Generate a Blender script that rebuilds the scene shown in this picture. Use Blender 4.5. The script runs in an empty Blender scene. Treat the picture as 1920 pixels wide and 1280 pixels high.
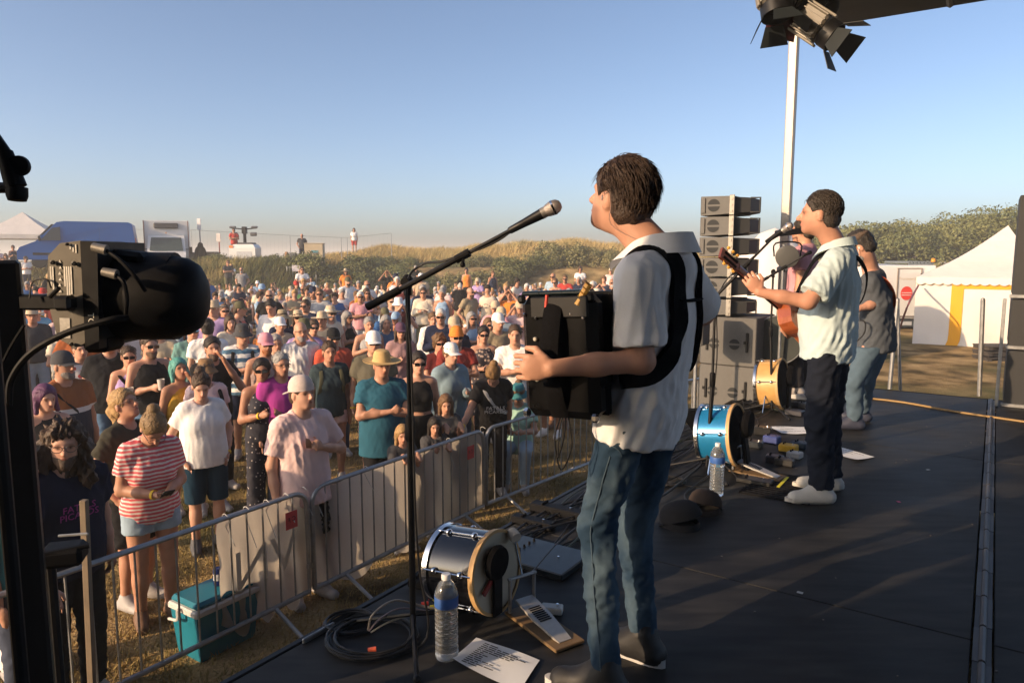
import bpy, math, random
import numpy as np
from mathutils import Vector, Matrix

# ------------------------------------------------------------------ camera, sky, sun, exposure
SC = bpy.context.scene
COL = SC.collection
W0, H0, FPX, HORIZON = 1920.0, 1280.0, 1350.0, 475.0
CAMZ, STZ = 2.72, 1.22                     # camera and stage deck above the field
PITCH = math.atan((H0 / 2 - HORIZON) / FPX)
cam = bpy.data.cameras.new('camera')
cam.sensor_width = 36.0
cam.lens = 36.0 * FPX / W0
cam.clip_start, cam.clip_end = 0.05, 60000.0
camo = bpy.data.objects.new('camera', cam)
COL.objects.link(camo)
camo.location = (0, 0, CAMZ)
camo.rotation_euler = (math.pi / 2 - PITCH, 0, 0)
SC.camera = camo

SUN_EL = math.radians(18.0)
SUN_AZ = np.array([-0.87, -0.49])          # horizontal direction towards the sun
SUN_AZ = SUN_AZ / np.linalg.norm(SUN_AZ)
world = bpy.data.worlds.new('World')
SC.world = world
world.use_nodes = True
wn = world.node_tree
sky = wn.nodes.new('ShaderNodeTexSky')
sky.sky_type = 'NISHITA'
sky.sun_disc = False
sky.sun_elevation = SUN_EL
sky.sun_rotation = math.atan2(SUN_AZ[0], SUN_AZ[1])
sky.altitude = 0
sky.air_density = 0.6
sky.dust_density = 2.0
sky.ozone_density = 0.7
bgn = wn.nodes['Background']
bgn.inputs['Strength'].default_value = 0.142
wn.links.new(sky.outputs[0], bgn.inputs['Color'])
sun = bpy.data.lights.new('sun', 'SUN')
sun.energy = 3.9
sun.angle = math.radians(0.55)
sun.color = (1.0, 0.70, 0.43)
suno = bpy.data.objects.new('sun', sun)
COL.objects.link(suno)
sd = Vector((SUN_AZ[0] * math.cos(SUN_EL), SUN_AZ[1] * math.cos(SUN_EL), math.sin(SUN_EL)))
suno.rotation_euler = sd.to_track_quat('Z', 'Y').to_euler()
suno.location = (-20, -12, 20)
SC.view_settings.view_transform = 'Standard'
SC.view_settings.look = 'None'
SC.view_settings.exposure = 0.68
SC.view_settings.gamma = 1.0
SC.view_settings.use_curve_mapping = False
SC.render.engine = 'CYCLES'
SC.cycles.max_bounces = 6
SC.cycles.diffuse_bounces = 3
SC.cycles.glossy_bounces = 3
SC.cycles.transmission_bounces = 6
SC.cycles.transparent_max_bounces = 8
SC.cycles.use_denoising = True
SC.cycles.volume_bounces = 0
SC.cycles.volume_step_rate = 4.0
random.seed(7)
RNG = np.random.default_rng(7)
# ------------------------------------------------------------------ geometry helpers
def V(*a):
    return np.array(a if len(a) > 1 else a[0], float)

def ray(px, py):
    u, v = (px - W0 / 2) / FPX, (py - H0 / 2) / FPX
    c, s = math.cos(PITCH), math.sin(PITCH)
    return np.array([u, c - v * s, -s - v * c])

def PZ(px, py, z):
    'point seen at a pixel of the photograph, at height z'
    d = ray(px, py)
    return np.array([0, 0, CAMZ]) + d * ((z - CAMZ) / d[2])

def PY(px, py, Y):
    'point seen at a pixel of the photograph, at depth Y'
    d = ray(px, py)
    return np.array([0, 0, CAMZ]) + d * (Y / d[1])

def sstep(a, b, x):
    t = np.clip((np.asarray(x, float) - a) / (b - a), 0, 1)
    return t * t * (3 - 2 * t)

def unit(v):
    v = np.asarray(v, float)
    return v / (np.linalg.norm(v) + 1e-12)

def rotz(a):
    c, s = math.cos(a), math.sin(a)
    return np.array([[c, -s, 0], [s, c, 0], [0, 0, 1.0]])

def rotx(a):
    c, s = math.cos(a), math.sin(a)
    return np.array([[1.0, 0, 0], [0, c, -s], [0, s, c]])

def roty(a):
    c, s = math.cos(a), math.sin(a)
    return np.array([[c, 0, s], [0, 1.0, 0], [-s, 0, c]])

def frame(z, x=None):
    'rotation whose columns are x, y, z with the given z'
    z = unit(z)
    if x is None:
        x = np.array([1.0, 0, 0]) if abs(z[0]) < 0.9 else np.array([0, 1.0, 0])
    y = unit(np.cross(z, x))
    return np.stack([np.cross(y, z), y, z], 1)

def smooth_path(pts, n=6):
    'Catmull-Rom through the points'
    p = np.asarray(pts, float)
    if len(p) < 3:
        return p
    q = np.vstack([2 * p[0] - p[1], p, 2 * p[-1] - p[-2]])
    out = []
    for i in range(1, len(q) - 2):
        for t in np.linspace(0, 1, n, endpoint=False):
            a, b, c, d = q[i - 1], q[i], q[i + 1], q[i + 2]
            out.append(0.5 * (2 * b + (c - a) * t + (2 * a - 5 * b + 4 * c - d) * t * t + (3 * b - a - 3 * c + d) * t ** 3))
    out.append(p[-1])
    return np.array(out)

def raw_mesh(name, verts, faces, mat=None, smooth=True, tint=None, mat_idx=None, mats=None):
    'faces: an (n,3) or (n,4) int array, or a list of such arrays, or a list of lists'
    me = bpy.data.meshes.new(name)
    verts = np.asarray(verts, np.float32)
    if isinstance(faces, np.ndarray):
        faces = [faces]
    if len(faces) and isinstance(faces[0], np.ndarray) and faces[0].ndim == 2:
        loops = np.concatenate([f.ravel() for f in faces]) if faces else np.zeros(0, int)
        tot = np.concatenate([np.full(len(f), f.shape[1]) for f in faces])
    else:
        loops = np.array([i for f in faces for i in f], int)
        tot = np.array([len(f) for f in faces], int)
    me.vertices.add(len(verts))
    me.vertices.foreach_set('co', verts.ravel())
    me.loops.add(len(loops))
    me.loops.foreach_set('vertex_index', loops.astype(np.int32))
    me.polygons.add(len(tot))
    st = np.concatenate([[0], np.cumsum(tot)[:-1]]) if len(tot) else np.zeros(0)
    me.polygons.foreach_set('loop_start', st.astype(np.int32))
    me.polygons.foreach_set('loop_total', tot.astype(np.int32))
    if mats:
        for m in mats:
            me.materials.append(m)
        if mat_idx is not None:
            me.polygons.foreach_set('material_index', np.asarray(mat_idx, np.int32))
    elif mat:
        me.materials.append(mat)
    me.polygons.foreach_set('use_smooth', np.full(len(tot), bool(smooth)))
    if tint is not None:
        at = me.color_attributes.new('tint', 'FLOAT_COLOR', 'POINT')
        at.data.foreach_set('color', np.asarray(tint, np.float32).ravel())
    me.update(calc_edges=True)
    me.validate()
    return me

def world_base(o):
    b = np.zeros(3)
    while o is not None:
        b = b + np.array(o.location)
        o = o.parent
    return b

def link(name, me, parent=None, loc=(0, 0, 0)):
    o = bpy.data.objects.new(name, me)
    COL.objects.link(o)
    o.location = loc
    if parent is not None:
        o.parent = parent
    return o

def tag(o, label=None, cat=None, group=None, kind=None):
    if label: o['label'] = label
    if cat: o['category'] = cat
    if group: o['group'] = group
    if kind: o['kind'] = kind
    return o

def empty(name, loc, label=None, cat=None, group=None):
    o = bpy.data.objects.new(name, None)
    COL.objects.link(o)
    o.location = loc
    o.empty_display_size = 0.1
    return tag(o, label, cat, group)

def copy_tree(o, parent=None):
    c = o.copy()
    COL.objects.link(c)
    c.parent = parent
    for ch in list(o.children):
        copy_tree(ch, c)
    return c

class MB:
    'collects shapes; one build() is one mesh object'
    def __init__(s, R=None, t=None):
        s.v, s.f, s.n = [], [], 0
        s.R = np.eye(3) if R is None else np.asarray(R, float)
        s.t = np.zeros(3) if t is None else np.asarray(t, float)

    def add(s, verts, faces):
        v = np.asarray(verts, float) @ s.R.T + s.t
        s.v.append(v)
        s.f += [[i + s.n for i in f] for f in faces]
        s.n += len(v)
        return s

    def box(s, c, size, R=None, bev=0.0):
        hx, hy, hz = np.asarray(size, float) / 2
        if bev <= 0:
            p = np.array([[x, y, z] for x in (-hx, hx) for y in (-hy, hy) for z in (-hz, hz)])
            f = [[0, 1, 3, 2], [4, 6, 7, 5], [0, 4, 5, 1], [2, 3, 7, 6], [0, 2, 6, 4], [1, 5, 7, 3]]
        else:
            b = min(bev, hx * .95, hy * .95, hz * .95)
            p, ids = [], {}
            for sx in (-1, 1):
                for sy in (-1, 1):
                    for sz in (-1, 1):
                        for ax in range(3):
                            q = [sx * (hx - b), sy * (hy - b), sz * (hz - b)]
                            q[ax] = [sx * hx, sy * hy, sz * hz][ax]
                            ids[(sx, sy, sz, ax)] = len(p)
                            p.append(q)
            p = np.array(p)
            f = []
            for ax in range(3):
                a1, a2 = [(1, 2), (2, 0), (0, 1)][ax]
                for sg in (-1, 1):
                    def key(u, w):
                        k = [0, 0, 0]; k[ax] = sg; k[a1] = u; k[a2] = w
                        return ids[(k[0], k[1], k[2], ax)]
                    q = [key(-1, -1), key(1, -1), key(1, 1), key(-1, 1)]
                    f.append(q if sg > 0 else q[::-1])
            for ax in range(3):
                a1, a2 = [(1, 2), (2, 0), (0, 1)][ax]
                for u in (-1, 1):
                    for w in (-1, 1):
                        def k2(e, aa):
                            k = [0, 0, 0]; k[ax] = e; k[a1] = u; k[a2] = w
                            return ids[(k[0], k[1], k[2], aa)]
                        q = [k2(-1, a1), k2(1, a1), k2(1, a2), k2(-1, a2)]
                        f.append(q if u * w < 0 else q[::-1])
            for sx in (-1, 1):
                for sy in (-1, 1):
                    for sz in (-1, 1):
                        q = [ids[(sx, sy, sz, a)] for a in range(3)]
                        f.append(q if sx * sy * sz > 0 else q[::-1])
        if R is not None:
            p = p @ np.asarray(R).T
        return s.add(p + np.asarray(c, float), f)

    def tube(s, path, r, n=8, caps=True, squash=None):
        P = np.asarray(path, float)
        m = len(P)
        r = np.full(m, r, float) if np.isscalar(r) else np.asarray(r, float)
        T = np.gradient(P, axis=0)
        T /= (np.linalg.norm(T, axis=1, keepdims=True) + 1e-12)
        x = np.array([0, 0, 1.0]) if abs(T[0][2]) < 0.9 else np.array([1.0, 0, 0])
        vs = []
        for i in range(m):
            x = unit(x - T[i] * (x @ T[i]))
            y = np.cross(T[i], x)
            a = np.arange(n) * 2 * math.pi / n
            fx, fy = (1, 1) if squash is None else squash
            vs.append(P[i] + r[i] * (np.cos(a)[:, None] * x * fx + np.sin(a)[:, None] * y * fy))
        f = []
        for i in range(m - 1):
            for j in range(n):
                k = (j + 1) % n
                f.append([i * n + j, i * n + k, (i + 1) * n + k, (i + 1) * n + j])
        if caps:
            f.append(list(range(n))[::-1])
            f.append([(m - 1) * n + j for j in range(n)])
        return s.add(np.vstack(vs), f)

    def lathe(s, prof, c=(0, 0, 0), R=None, n=20, caps=True, scale=(1, 1), arc=None):
        'prof: list of (radius, z)'
        a0, a1 = (0, 2 * math.pi) if arc is None else arc
        full = arc is None
        k = n if full else n + 1
        a = a0 + (a1 - a0) * np.arange(k) / n
        vs = []
        for (r, z) in prof:
            vs.append(np.stack([np.cos(a) * r * scale[0], np.sin(a) * r * scale[1], np.full(k, z)], 1))
        f = []
        m = len(prof)
        for i in range(m - 1):
            for j in range(k if full else k - 1):
                q = (j + 1) % k
                f.append([i * k + j, i * k + q, (i + 1) * k + q, (i + 1) * k + j])
        if caps and full:
            if prof[0][0] > 1e-5: f.append(list(range(k))[::-1])
            if prof[-1][0] > 1e-5: f.append([(m - 1) * k + j for j in range(k)])
        p = np.vstack(vs)
        if R is not None:
            p = p @ np.asarray(R).T
        return s.add(p + np.asarray(c, float), f)

    def prism(s, poly, c=(0, 0, 0), R=None, depth=0.02):
        'poly in local xy, extruded along local z by depth, centred'
        q = np.asarray(poly, float)
        n = len(q)
        area = 0.5 * np.sum(q[:, 0] * np.roll(q[:, 1], -1) - q[:, 1] * np.roll(q[:, 0], -1))
        if area < 0:
            q = q[::-1]
        p = np.vstack([np.c_[q, np.full(n, -depth / 2)], np.c_[q, np.full(n, depth / 2)]])
        f = [list(range(n))[::-1], [n + i for i in range(n)]]
        f += [[i, (i + 1) % n, n + (i + 1) % n, n + i] for i in range(n)]
        if R is not None:
            p = p @ np.asarray(R).T
        return s.add(p + np.asarray(c, float), f)

    def sphere(s, c, r, n=12, m=8, R=None):
        r = np.full(3, r) if np.isscalar(r) else np.asarray(r, float)
        th = np.linspace(0, math.pi, m + 1)
        prof = [(math.sin(t), -math.cos(t)) for t in th]
        a = np.arange(n) * 2 * math.pi / n
        vs = [np.stack([np.cos(a) * q, np.sin(a) * q, np.full(n, z)], 1) for q, z in prof[1:-1]]
        p = np.vstack([[[0, 0, -1]], *vs, [[0, 0, 1]]]) * r
        f = [[0, 1 + (j + 1) % n, 1 + j] for j in range(n)]
        for i in range(m - 2):
            for j in range(n):
                k = (j + 1) % n
                f.append([1 + i * n + j, 1 + i * n + k, 1 + (i + 1) * n + k, 1 + (i + 1) * n + j])
        top = 1 + (m - 1) * n
        f += [[top, top - n + j, top - n + (j + 1) % n] for j in range(n)]
        if R is not None:
            p = p @ np.asarray(R).T
        return s.add(p + np.asarray(c, float), f)

    def quad(s, a, b, c, d):
        return s.add([a, b, c, d], [[0, 1, 2, 3]])

    def build(s, name, mat, parent=None, smooth=False, loc=None, auto=35):
        v = np.vstack(s.v) if s.v else np.zeros((0, 3))
        if parent is not None:
            off = world_base(parent)
        else:
            off = np.zeros(3) if loc is None else np.asarray(loc, float)
        me = raw_mesh(name, v - off, s.f, mat, smooth)
        if smooth and auto:
            try:
                me.set_sharp_from_angle(angle=math.radians(auto))
            except Exception:
                pass
        return link(name, me, parent, (0, 0, 0) if parent is not None else off)

# ------------------------------------------------------------------ materials
MATS = {}
def _n(nt, t, **kw):
    n = nt.nodes.new(t)
    for k, v in kw.items():
        setattr(n, k, v)
    return n

def mat(name, col=(0.5, 0.5, 0.5), rough=0.6, metal=0.0, var=0.12, scale=8.0, bump=0.0, bscale=40.0, spec=0.5,
        objcol=False, tint=False, emit=None, trans=0.0, sss=0.0, alpha=1.0, coat=0.0, col2=None, thr=(0.45, 0.6), detail=4.0, sheen=0.0, bdist=0.01):
    'a principled material with noise in colour, roughness and relief'
    if name in MATS:
        return MATS[name]
    m = bpy.data.materials.new(name)
    m.use_nodes = True
    nt = m.node_tree
    b = nt.nodes['Principled BSDF']
    L = nt.links.new
    b.inputs['Roughness'].default_value = rough
    b.inputs['Metallic'].default_value = metal
    b.inputs['Specular IOR Level'].default_value = spec
    b.inputs['Transmission Weight'].default_value = trans
    b.inputs['Alpha'].default_value = alpha
    b.inputs['Coat Weight'].default_value = coat
    b.inputs['Sheen Weight'].default_value = sheen
    if sss:
        b.inputs['Subsurface Weight'].default_value = sss
        b.inputs['Subsurface Radius'].default_value = (0.012, 0.005, 0.003)
        b.inputs['Subsurface Scale'].default_value = 1.0
    tc = _n(nt, 'ShaderNodeTexCoord')
    nz = _n(nt, 'ShaderNodeTexNoise')
    nz.inputs['Scale'].default_value = scale
    nz.inputs['Detail'].default_value = detail
    L(tc.outputs['Object'], nz.inputs['Vector'])
    if objcol:
        oi = _n(nt, 'ShaderNodeObjectInfo')
        src = oi.outputs['Color']
    else:
        rgb = _n(nt, 'ShaderNodeRGB')
        rgb.outputs[0].default_value = (*col, 1)
        src = rgb.outputs[0]
    if tint:
        at = _n(nt, 'ShaderNodeVertexColor')
        at.layer_name = 'tint'
        mx = _n(nt, 'ShaderNodeMix', data_type='RGBA', blend_type='MULTIPLY')
        mx.inputs[0].default_value = 1.0
        L(src, mx.inputs[6]); L(at.outputs[0], mx.inputs[7])
        src = mx.outputs[2]
    if col2 is not None:
        mr = _n(nt, 'ShaderNodeMapRange')
        mr.inputs[1].default_value, mr.inputs[2].default_value = thr
        L(nz.outputs[0], mr.inputs[0])
        mx = _n(nt, 'ShaderNodeMix', data_type='RGBA')
        mx.inputs[7].default_value = (*col2, 1)
        L(mr.outputs[0], mx.inputs[0]); L(src, mx.inputs[6])
        src = mx.outputs[2]
    elif var:
        mr = _n(nt, 'ShaderNodeMapRange')
        mr.inputs[3].default_value, mr.inputs[4].default_value = 1 - var * 1.6, 1 + var * 1.6
        L(nz.outputs[0], mr.inputs[0])
        mx = _n(nt, 'ShaderNodeMix', data_type='RGBA', blend_type='MULTIPLY')
        mx.inputs[0].default_value = 1.0
        L(src, mx.inputs[6]); L(mr.outputs[0], mx.inputs[7])
        src = mx.outputs[2]
    L(src, b.inputs['Base Color'])
    mr = _n(nt, 'ShaderNodeMapRange')
    mr.inputs[3].default_value, mr.inputs[4].default_value = max(0.02, rough - 0.1), min(1, rough + 0.12)
    L(nz.outputs[0], mr.inputs[0]); L(mr.outputs[0], b.inputs['Roughness'])
    if bump:
        n2 = _n(nt, 'ShaderNodeTexNoise')
        n2.inputs['Scale'].default_value = bscale
        n2.inputs['Detail'].default_value = 5
        L(tc.outputs['Object'], n2.inputs['Vector'])
        bp = _n(nt, 'ShaderNodeBump')
        bp.inputs['Strength'].default_value = bump
        bp.inputs['Distance'].default_value = bdist
        L(n2.outputs[0], bp.inputs['Height']); L(bp.outputs[0], b.inputs['Normal'])
    if emit:
        b.inputs['Emission Color'].default_value = (*emit[0], 1)
        b.inputs['Emission Strength'].default_value = emit[1]
    MATS[name] = m
    return m

def stripes(name, c1, c2, freq, axis='Z', duty=0.5, rough=0.8, wob=0.05, coord='Object', offset=0.0):
    'printed stripes: freq bands per metre along an axis'
    if name in MATS:
        return MATS[name]
    m = mat(name, c1, rough, var=0.0)
    nt = m.node_tree
    L = nt.links.new
    b = nt.nodes['Principled BSDF']
    tc = [n for n in nt.nodes if n.type == 'TEX_COORD'][0]
    nz = [n for n in nt.nodes if n.type == 'TEX_NOISE'][0]
    sp = _n(nt, 'ShaderNodeSeparateXYZ')
    L(tc.outputs[coord], sp.inputs[0])
    ad = _n(nt, 'ShaderNodeMath', operation='MULTIPLY_ADD')
    L(nz.outputs[0], ad.inputs[0]); ad.inputs[1].default_value = wob
    L(sp.outputs[axis], ad.inputs[2])
    mu = _n(nt, 'ShaderNodeMath', operation='MULTIPLY_ADD')
    L(ad.outputs[0], mu.inputs[0]); mu.inputs[1].default_value = freq; mu.inputs[2].default_value = offset
    fr = _n(nt, 'ShaderNodeMath', operation='FRACT')
    L(mu.outputs[0], fr.inputs[0])
    gt = _n(nt, 'ShaderNodeMath', operation='GREATER_THAN')
    L(fr.outputs[0], gt.inputs[0]); gt.inputs[1].default_value = duty
    mx = _n(nt, 'ShaderNodeMix', data_type='RGBA')
    mx.inputs[6].default_value = (*c1, 1); mx.inputs[7].default_value = (*c2, 1)
    L(gt.outputs[0], mx.inputs[0]); L(mx.outputs[2], b.inputs['Base Color'])
    return m

def spots(name, c1, c2, scale, thr=0.3, rough=0.8, feature='F1'):
    'a printed pattern of spots'
    if name in MATS:
        return MATS[name]
    m = mat(name, c1, rough, var=0.0)
    nt = m.node_tree
    L = nt.links.new
    b = nt.nodes['Principled BSDF']
    tc = [n for n in nt.nodes if n.type == 'TEX_COORD'][0]
    vo = _n(nt, 'ShaderNodeTexVoronoi')
    vo.inputs['Scale'].default_value = scale
    L(tc.outputs['Object'], vo.inputs['Vector'])
    gt = _n(nt, 'ShaderNodeMath', operation='LESS_THAN')
    L(vo.outputs[0], gt.inputs[0]); gt.inputs[1].default_value = thr
    mx = _n(nt, 'ShaderNodeMix', data_type='RGBA')
    mx.inputs[6].default_value = (*c1, 1); mx.inputs[7].default_value = (*c2, 1)
    L(gt.outputs[0], mx.inputs[0]); L(mx.outputs[2], b.inputs['Base Color'])
    return m

def text(name, body, mat_, loc, R, size, parent=None, extrude=0.0, align='CENTER', spacing=1.0):
    'printed lettering lying flat on a surface; R columns: reading direction, up, normal'
    cu = bpy.data.curves.new(name, 'FONT')
    cu.body = body
    cu.size = size
    cu.align_x = align
    cu.align_y = 'CENTER'
    cu.space_line = spacing
    cu.extrude = extrude
    cu.resolution_u = 2
    cu.materials.append(mat_)
    tmp = bpy.data.objects.new('lettering', cu)
    me = bpy.data.meshes.new_from_object(tmp)
    bpy.data.objects.remove(tmp)
    bpy.data.curves.remove(cu)
    o = bpy.data.objects.new(name, me)
    COL.objects.link(o)
    M = Matrix.Identity(4)
    off = world_base(parent) if parent is not None else np.zeros(3)
    for i in range(3):
        for j in range(3):
            M[i][j] = R[i][j]
        M[i][3] = loc[i] - off[i]
    o.matrix_basis = M
    if parent is not None:
        o.parent = parent
    return o

# ------------------------------------------------------------------ blended bodies (signed distance, then surface nets)
def surface_nets(d, xs, ys, zs):
    s = d < 0
    nx, ny, nz = d.shape
    cnt = np.zeros((nx - 1, ny - 1, nz - 1), np.int8)
    offs = [(i, j, k) for i in (0, 1) for j in (0, 1) for k in (0, 1)]
    for (i, j, k) in offs:
        cnt += s[i:nx - 1 + i, j:ny - 1 + j, k:nz - 1 + k]
    act = (cnt > 0) & (cnt < 8)
    ai = np.argwhere(act)
    idx = np.full(act.shape, -1, np.int32)
    idx[act] = np.arange(len(ai))
    pos = np.zeros((len(ai), 3)); num = np.zeros(len(ai))
    corner = {o: d[ai[:, 0] + o[0], ai[:, 1] + o[1], ai[:, 2] + o[2]] for o in offs}
    for a in offs:
        for ax in range(3):
            if a[ax] == 1:
                continue
            b = list(a); b[ax] = 1; b = tuple(b)
            da, db = corner[a], corner[b]
            m = (da < 0) != (db < 0)
            t = np.where(m, da / np.where(m, da - db, 1), 0)
            p = np.tile(np.array(a, float), (len(ai), 1)); p[:, ax] += t
            pos += np.where(m[:, None], p, 0); num += m
    pos /= num[:, None]
    g = ai + pos
    out = np.empty_like(g)
    for ax, c in enumerate((xs, ys, zs)):
        out[:, ax] = np.interp(g[:, ax], np.arange(len(c)), c)
    F = []
    for ax in range(3):
        lo = [slice(None)] * 3; hi = [slice(None)] * 3
        lo[ax] = slice(0, -1); hi[ax] = slice(1, None)
        ch = s[tuple(lo)] != s[tuple(hi)]
        a1, a2 = (ax + 1) % 3, (ax + 2) % 3
        e = np.argwhere(ch)
        ok = (e[:, a1] > 0) & (e[:, a2] > 0) & (e[:, a1] < d.shape[a1] - 1) & (e[:, a2] < d.shape[a2] - 1)
        e = e[ok]
        q = []
        for (u, w) in ((-1, -1), (0, -1), (0, 0), (-1, 0)):
            c = e.copy(); c[:, a1] += u; c[:, a2] += w
            q.append(idx[c[:, 0], c[:, 1], c[:, 2]])
        q = np.stack(q, 1)
        inside = s[e[:, 0], e[:, 1], e[:, 2]]
        q = np.where(inside[:, None], q, q[:, ::-1])
        F.append(q)
    return out, np.vstack(F)

def C(a, b, ra, rb, k=0.03, wide=None, cut=None, sub=False):
    'tapered limb from a to b; wide=(axis, factor) stretches it; cut=(point, normal) ends it'
    return dict(t='c', a=V(a), b=V(b), ra=ra, rb=rb, k=k, wide=wide, cut=cut, sub=sub)

def E(c, r, R=None, k=0.03, cut=None, sub=False):
    return dict(t='e', c=V(c), r=V(r), R=np.eye(3) if R is None else R, k=k, cut=cut, sub=sub, wide=None)

def sdf_mesh(prims, h, cuts=(), zfine=None, grow=0.0):
    'one continuous surface round all the prims; zfine=[(centre, half size, step)]: finer slices there'
    lo, hi = np.full(3, 1e9), np.full(3, -1e9)
    bbs = []
    for p in prims:
        if p['t'] == 'c':
            f = p['wide'][1] if p['wide'] else 1.0
            m = max(p['ra'], p['rb']) * max(f, 1.0)
            b0, b1 = np.minimum(p['a'], p['b']) - m, np.maximum(p['a'], p['b']) + m
        else:
            e = np.abs(p['R']) @ p['r']
            b0, b1 = p['c'] - e, p['c'] + e
        b0, b1 = b0 - grow, b1 + grow
        bbs.append((b0, b1))
        if not p['sub']:
            lo, hi = np.minimum(lo, b0), np.maximum(hi, b1)
    lo, hi = lo - 2.5 * h, hi + 2.5 * h
    ax = [np.arange(lo[i], hi[i] + h, h) for i in range(3)]
    if zfine:
        for fc, fr_, h2 in zfine:
            for i in range(3):
                z0, z1 = max(fc[i] - fr_[i], lo[i]), min(fc[i] + fr_[i], hi[i])
                old = ax[i][(ax[i] <= z0) | (ax[i] >= z1)]
                zz = np.sort(np.concatenate([old, np.arange(z0 + h2 / 2, z1, h2)]))
                ax[i] = zz[np.concatenate([[True], np.diff(zz) > 1e-3])]
    d = np.full([len(a) for a in ax], 1.0, np.float32)
    for p, (b0, b1) in zip(prims, bbs):
        m = p['k'] + 2.5 * h
        sl = []
        for i in range(3):
            i0 = max(0, np.searchsorted(ax[i], b0[i] - m) - 1)
            i1 = min(len(ax[i]), np.searchsorted(ax[i], b1[i] + m) + 1)
            sl.append(slice(i0, i1))
        if any(q.stop - q.start < 1 for q in sl):
            continue
        x = ax[0][sl[0]].astype(np.float32)[:, None, None]
        y = ax[1][sl[1]].astype(np.float32)[None, :, None]
        z = ax[2][sl[2]].astype(np.float32)[None, None, :]
        if p['t'] == 'c':
            a, b = p['a'], p['b']
            ux, uy, uz = x - a[0], y - a[1], z - a[2]
            ba = b - a
            if p['wide']:
                w, f = p['wide']
                w = unit(w)
                dw = (ux * w[0] + uy * w[1] + uz * w[2]) * (1 - 1 / f)
                ux, uy, uz = ux - dw * w[0], uy - dw * w[1], uz - dw * w[2]
                ba = ba - w * (ba @ w) * (1 - 1 / f)
            L2 = max(float(ba @ ba), 1e-9)
            t = np.clip((ux * ba[0] + uy * ba[1] + uz * ba[2]) / L2, 0, 1)
            q = np.sqrt((ux - t * ba[0]) ** 2 + (uy - t * ba[1]) ** 2 + (uz - t * ba[2]) ** 2) - (p['ra'] + t * (p['rb'] - p['ra']))
        else:
            R, r = p['R'], p['r']
            ux, uy, uz = x - p['c'][0], y - p['c'][1], z - p['c'][2]
            if np.allclose(R, np.eye(3)):
                q1, q2, q3 = ux / r[0], uy / r[1], uz / r[2]
            else:
                q1 = (ux * R[0, 0] + uy * R[1, 0] + uz * R[2, 0]) / r[0]
                q2 = (ux * R[0, 1] + uy * R[1, 1] + uz * R[2, 1]) / r[1]
                q3 = (ux * R[0, 2] + uy * R[1, 2] + uz * R[2, 2]) / r[2]
            k0 = np.sqrt(q1 ** 2 + q2 ** 2 + q3 ** 2)
            k1 = np.sqrt((q1 / r[0]) ** 2 + (q2 / r[1]) ** 2 + (q3 / r[2]) ** 2) + 1e-9
            q = k0 * (k0 - 1) / k1
        q = q - grow if not p['sub'] else q
        if p['cut'] is not None:
            cs = p['cut'] if isinstance(p['cut'], list) else [p['cut']]
            for (pt, nn) in cs:
                nn = unit(nn)
                q = np.maximum(q, (x - pt[0]) * nn[0] + (y - pt[1]) * nn[1] + (z - pt[2]) * nn[2])
        D = d[tuple(sl)]
        k = p['k']
        if p['sub']:
            q = -q
            hh = np.maximum(k - np.abs(D - q), 0) / k
            d[tuple(sl)] = np.maximum(D, q) + hh * hh * k * 0.25
        else:
            hh = np.maximum(k - np.abs(D - q), 0) / k
            d[tuple(sl)] = np.minimum(D, q) - hh * hh * k * 0.25
    for (pt, nn) in cuts:
        nn = unit(nn)
        pl = ((ax[0].astype(np.float32) - pt[0]) * nn[0])[:, None, None] + ((ax[1].astype(np.float32) - pt[1]) * nn[1])[None, :, None] + ((ax[2].astype(np.float32) - pt[2]) * nn[2])[None, None, :]
        d = np.maximum(d, pl)
    return surface_nets(d, *ax)

def vnormals(v, f):
    n = np.zeros_like(v)
    fn = np.cross(v[f[:, 2]] - v[f[:, 0]], v[f[:, 3]] - v[f[:, 1]]) if f.shape[1] == 4 else np.cross(v[f[:, 1]] - v[f[:, 0]], v[f[:, 2]] - v[f[:, 0]])
    for i in range(f.shape[1]):
        np.add.at(n, f[:, i], fn)
    return n / (np.linalg.norm(n, axis=1, keepdims=True) + 1e-12)

def folds(v, amp, freq=26.0, seed=0, stretch=(1, 1, 0.45)):
    'cloth wrinkles as a smooth wavy field'
    r = np.random.default_rng(seed)
    p = v * np.array(stretch)
    w = p + 0.03 * np.sin(p[:, [1, 2, 0]] * 17 + r.uniform(0, 6, 3))
    out = np.zeros(len(v))
    for i in range(5):
        k = unit(r.normal(size=3)) * freq * r.uniform(0.5, 1.5)
        s = np.sin(w @ k + r.uniform(0, 6))
        out += (1 - np.abs(s)) * r.uniform(0.5, 1.0)
    for i in range(3):
        k = unit(r.normal(size=3)) * freq * r.uniform(1.8, 2.6)
        out += .30 * (1 - np.abs(np.sin(w @ k + r.uniform(0, 6))))
    out -= out.mean()
    mod = 0.5 + 0.5 * np.sin(v @ (unit(r.normal(size=3)) * 9) + r.uniform(0, 6))
    return out * amp * (0.35 + mod)
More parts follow.
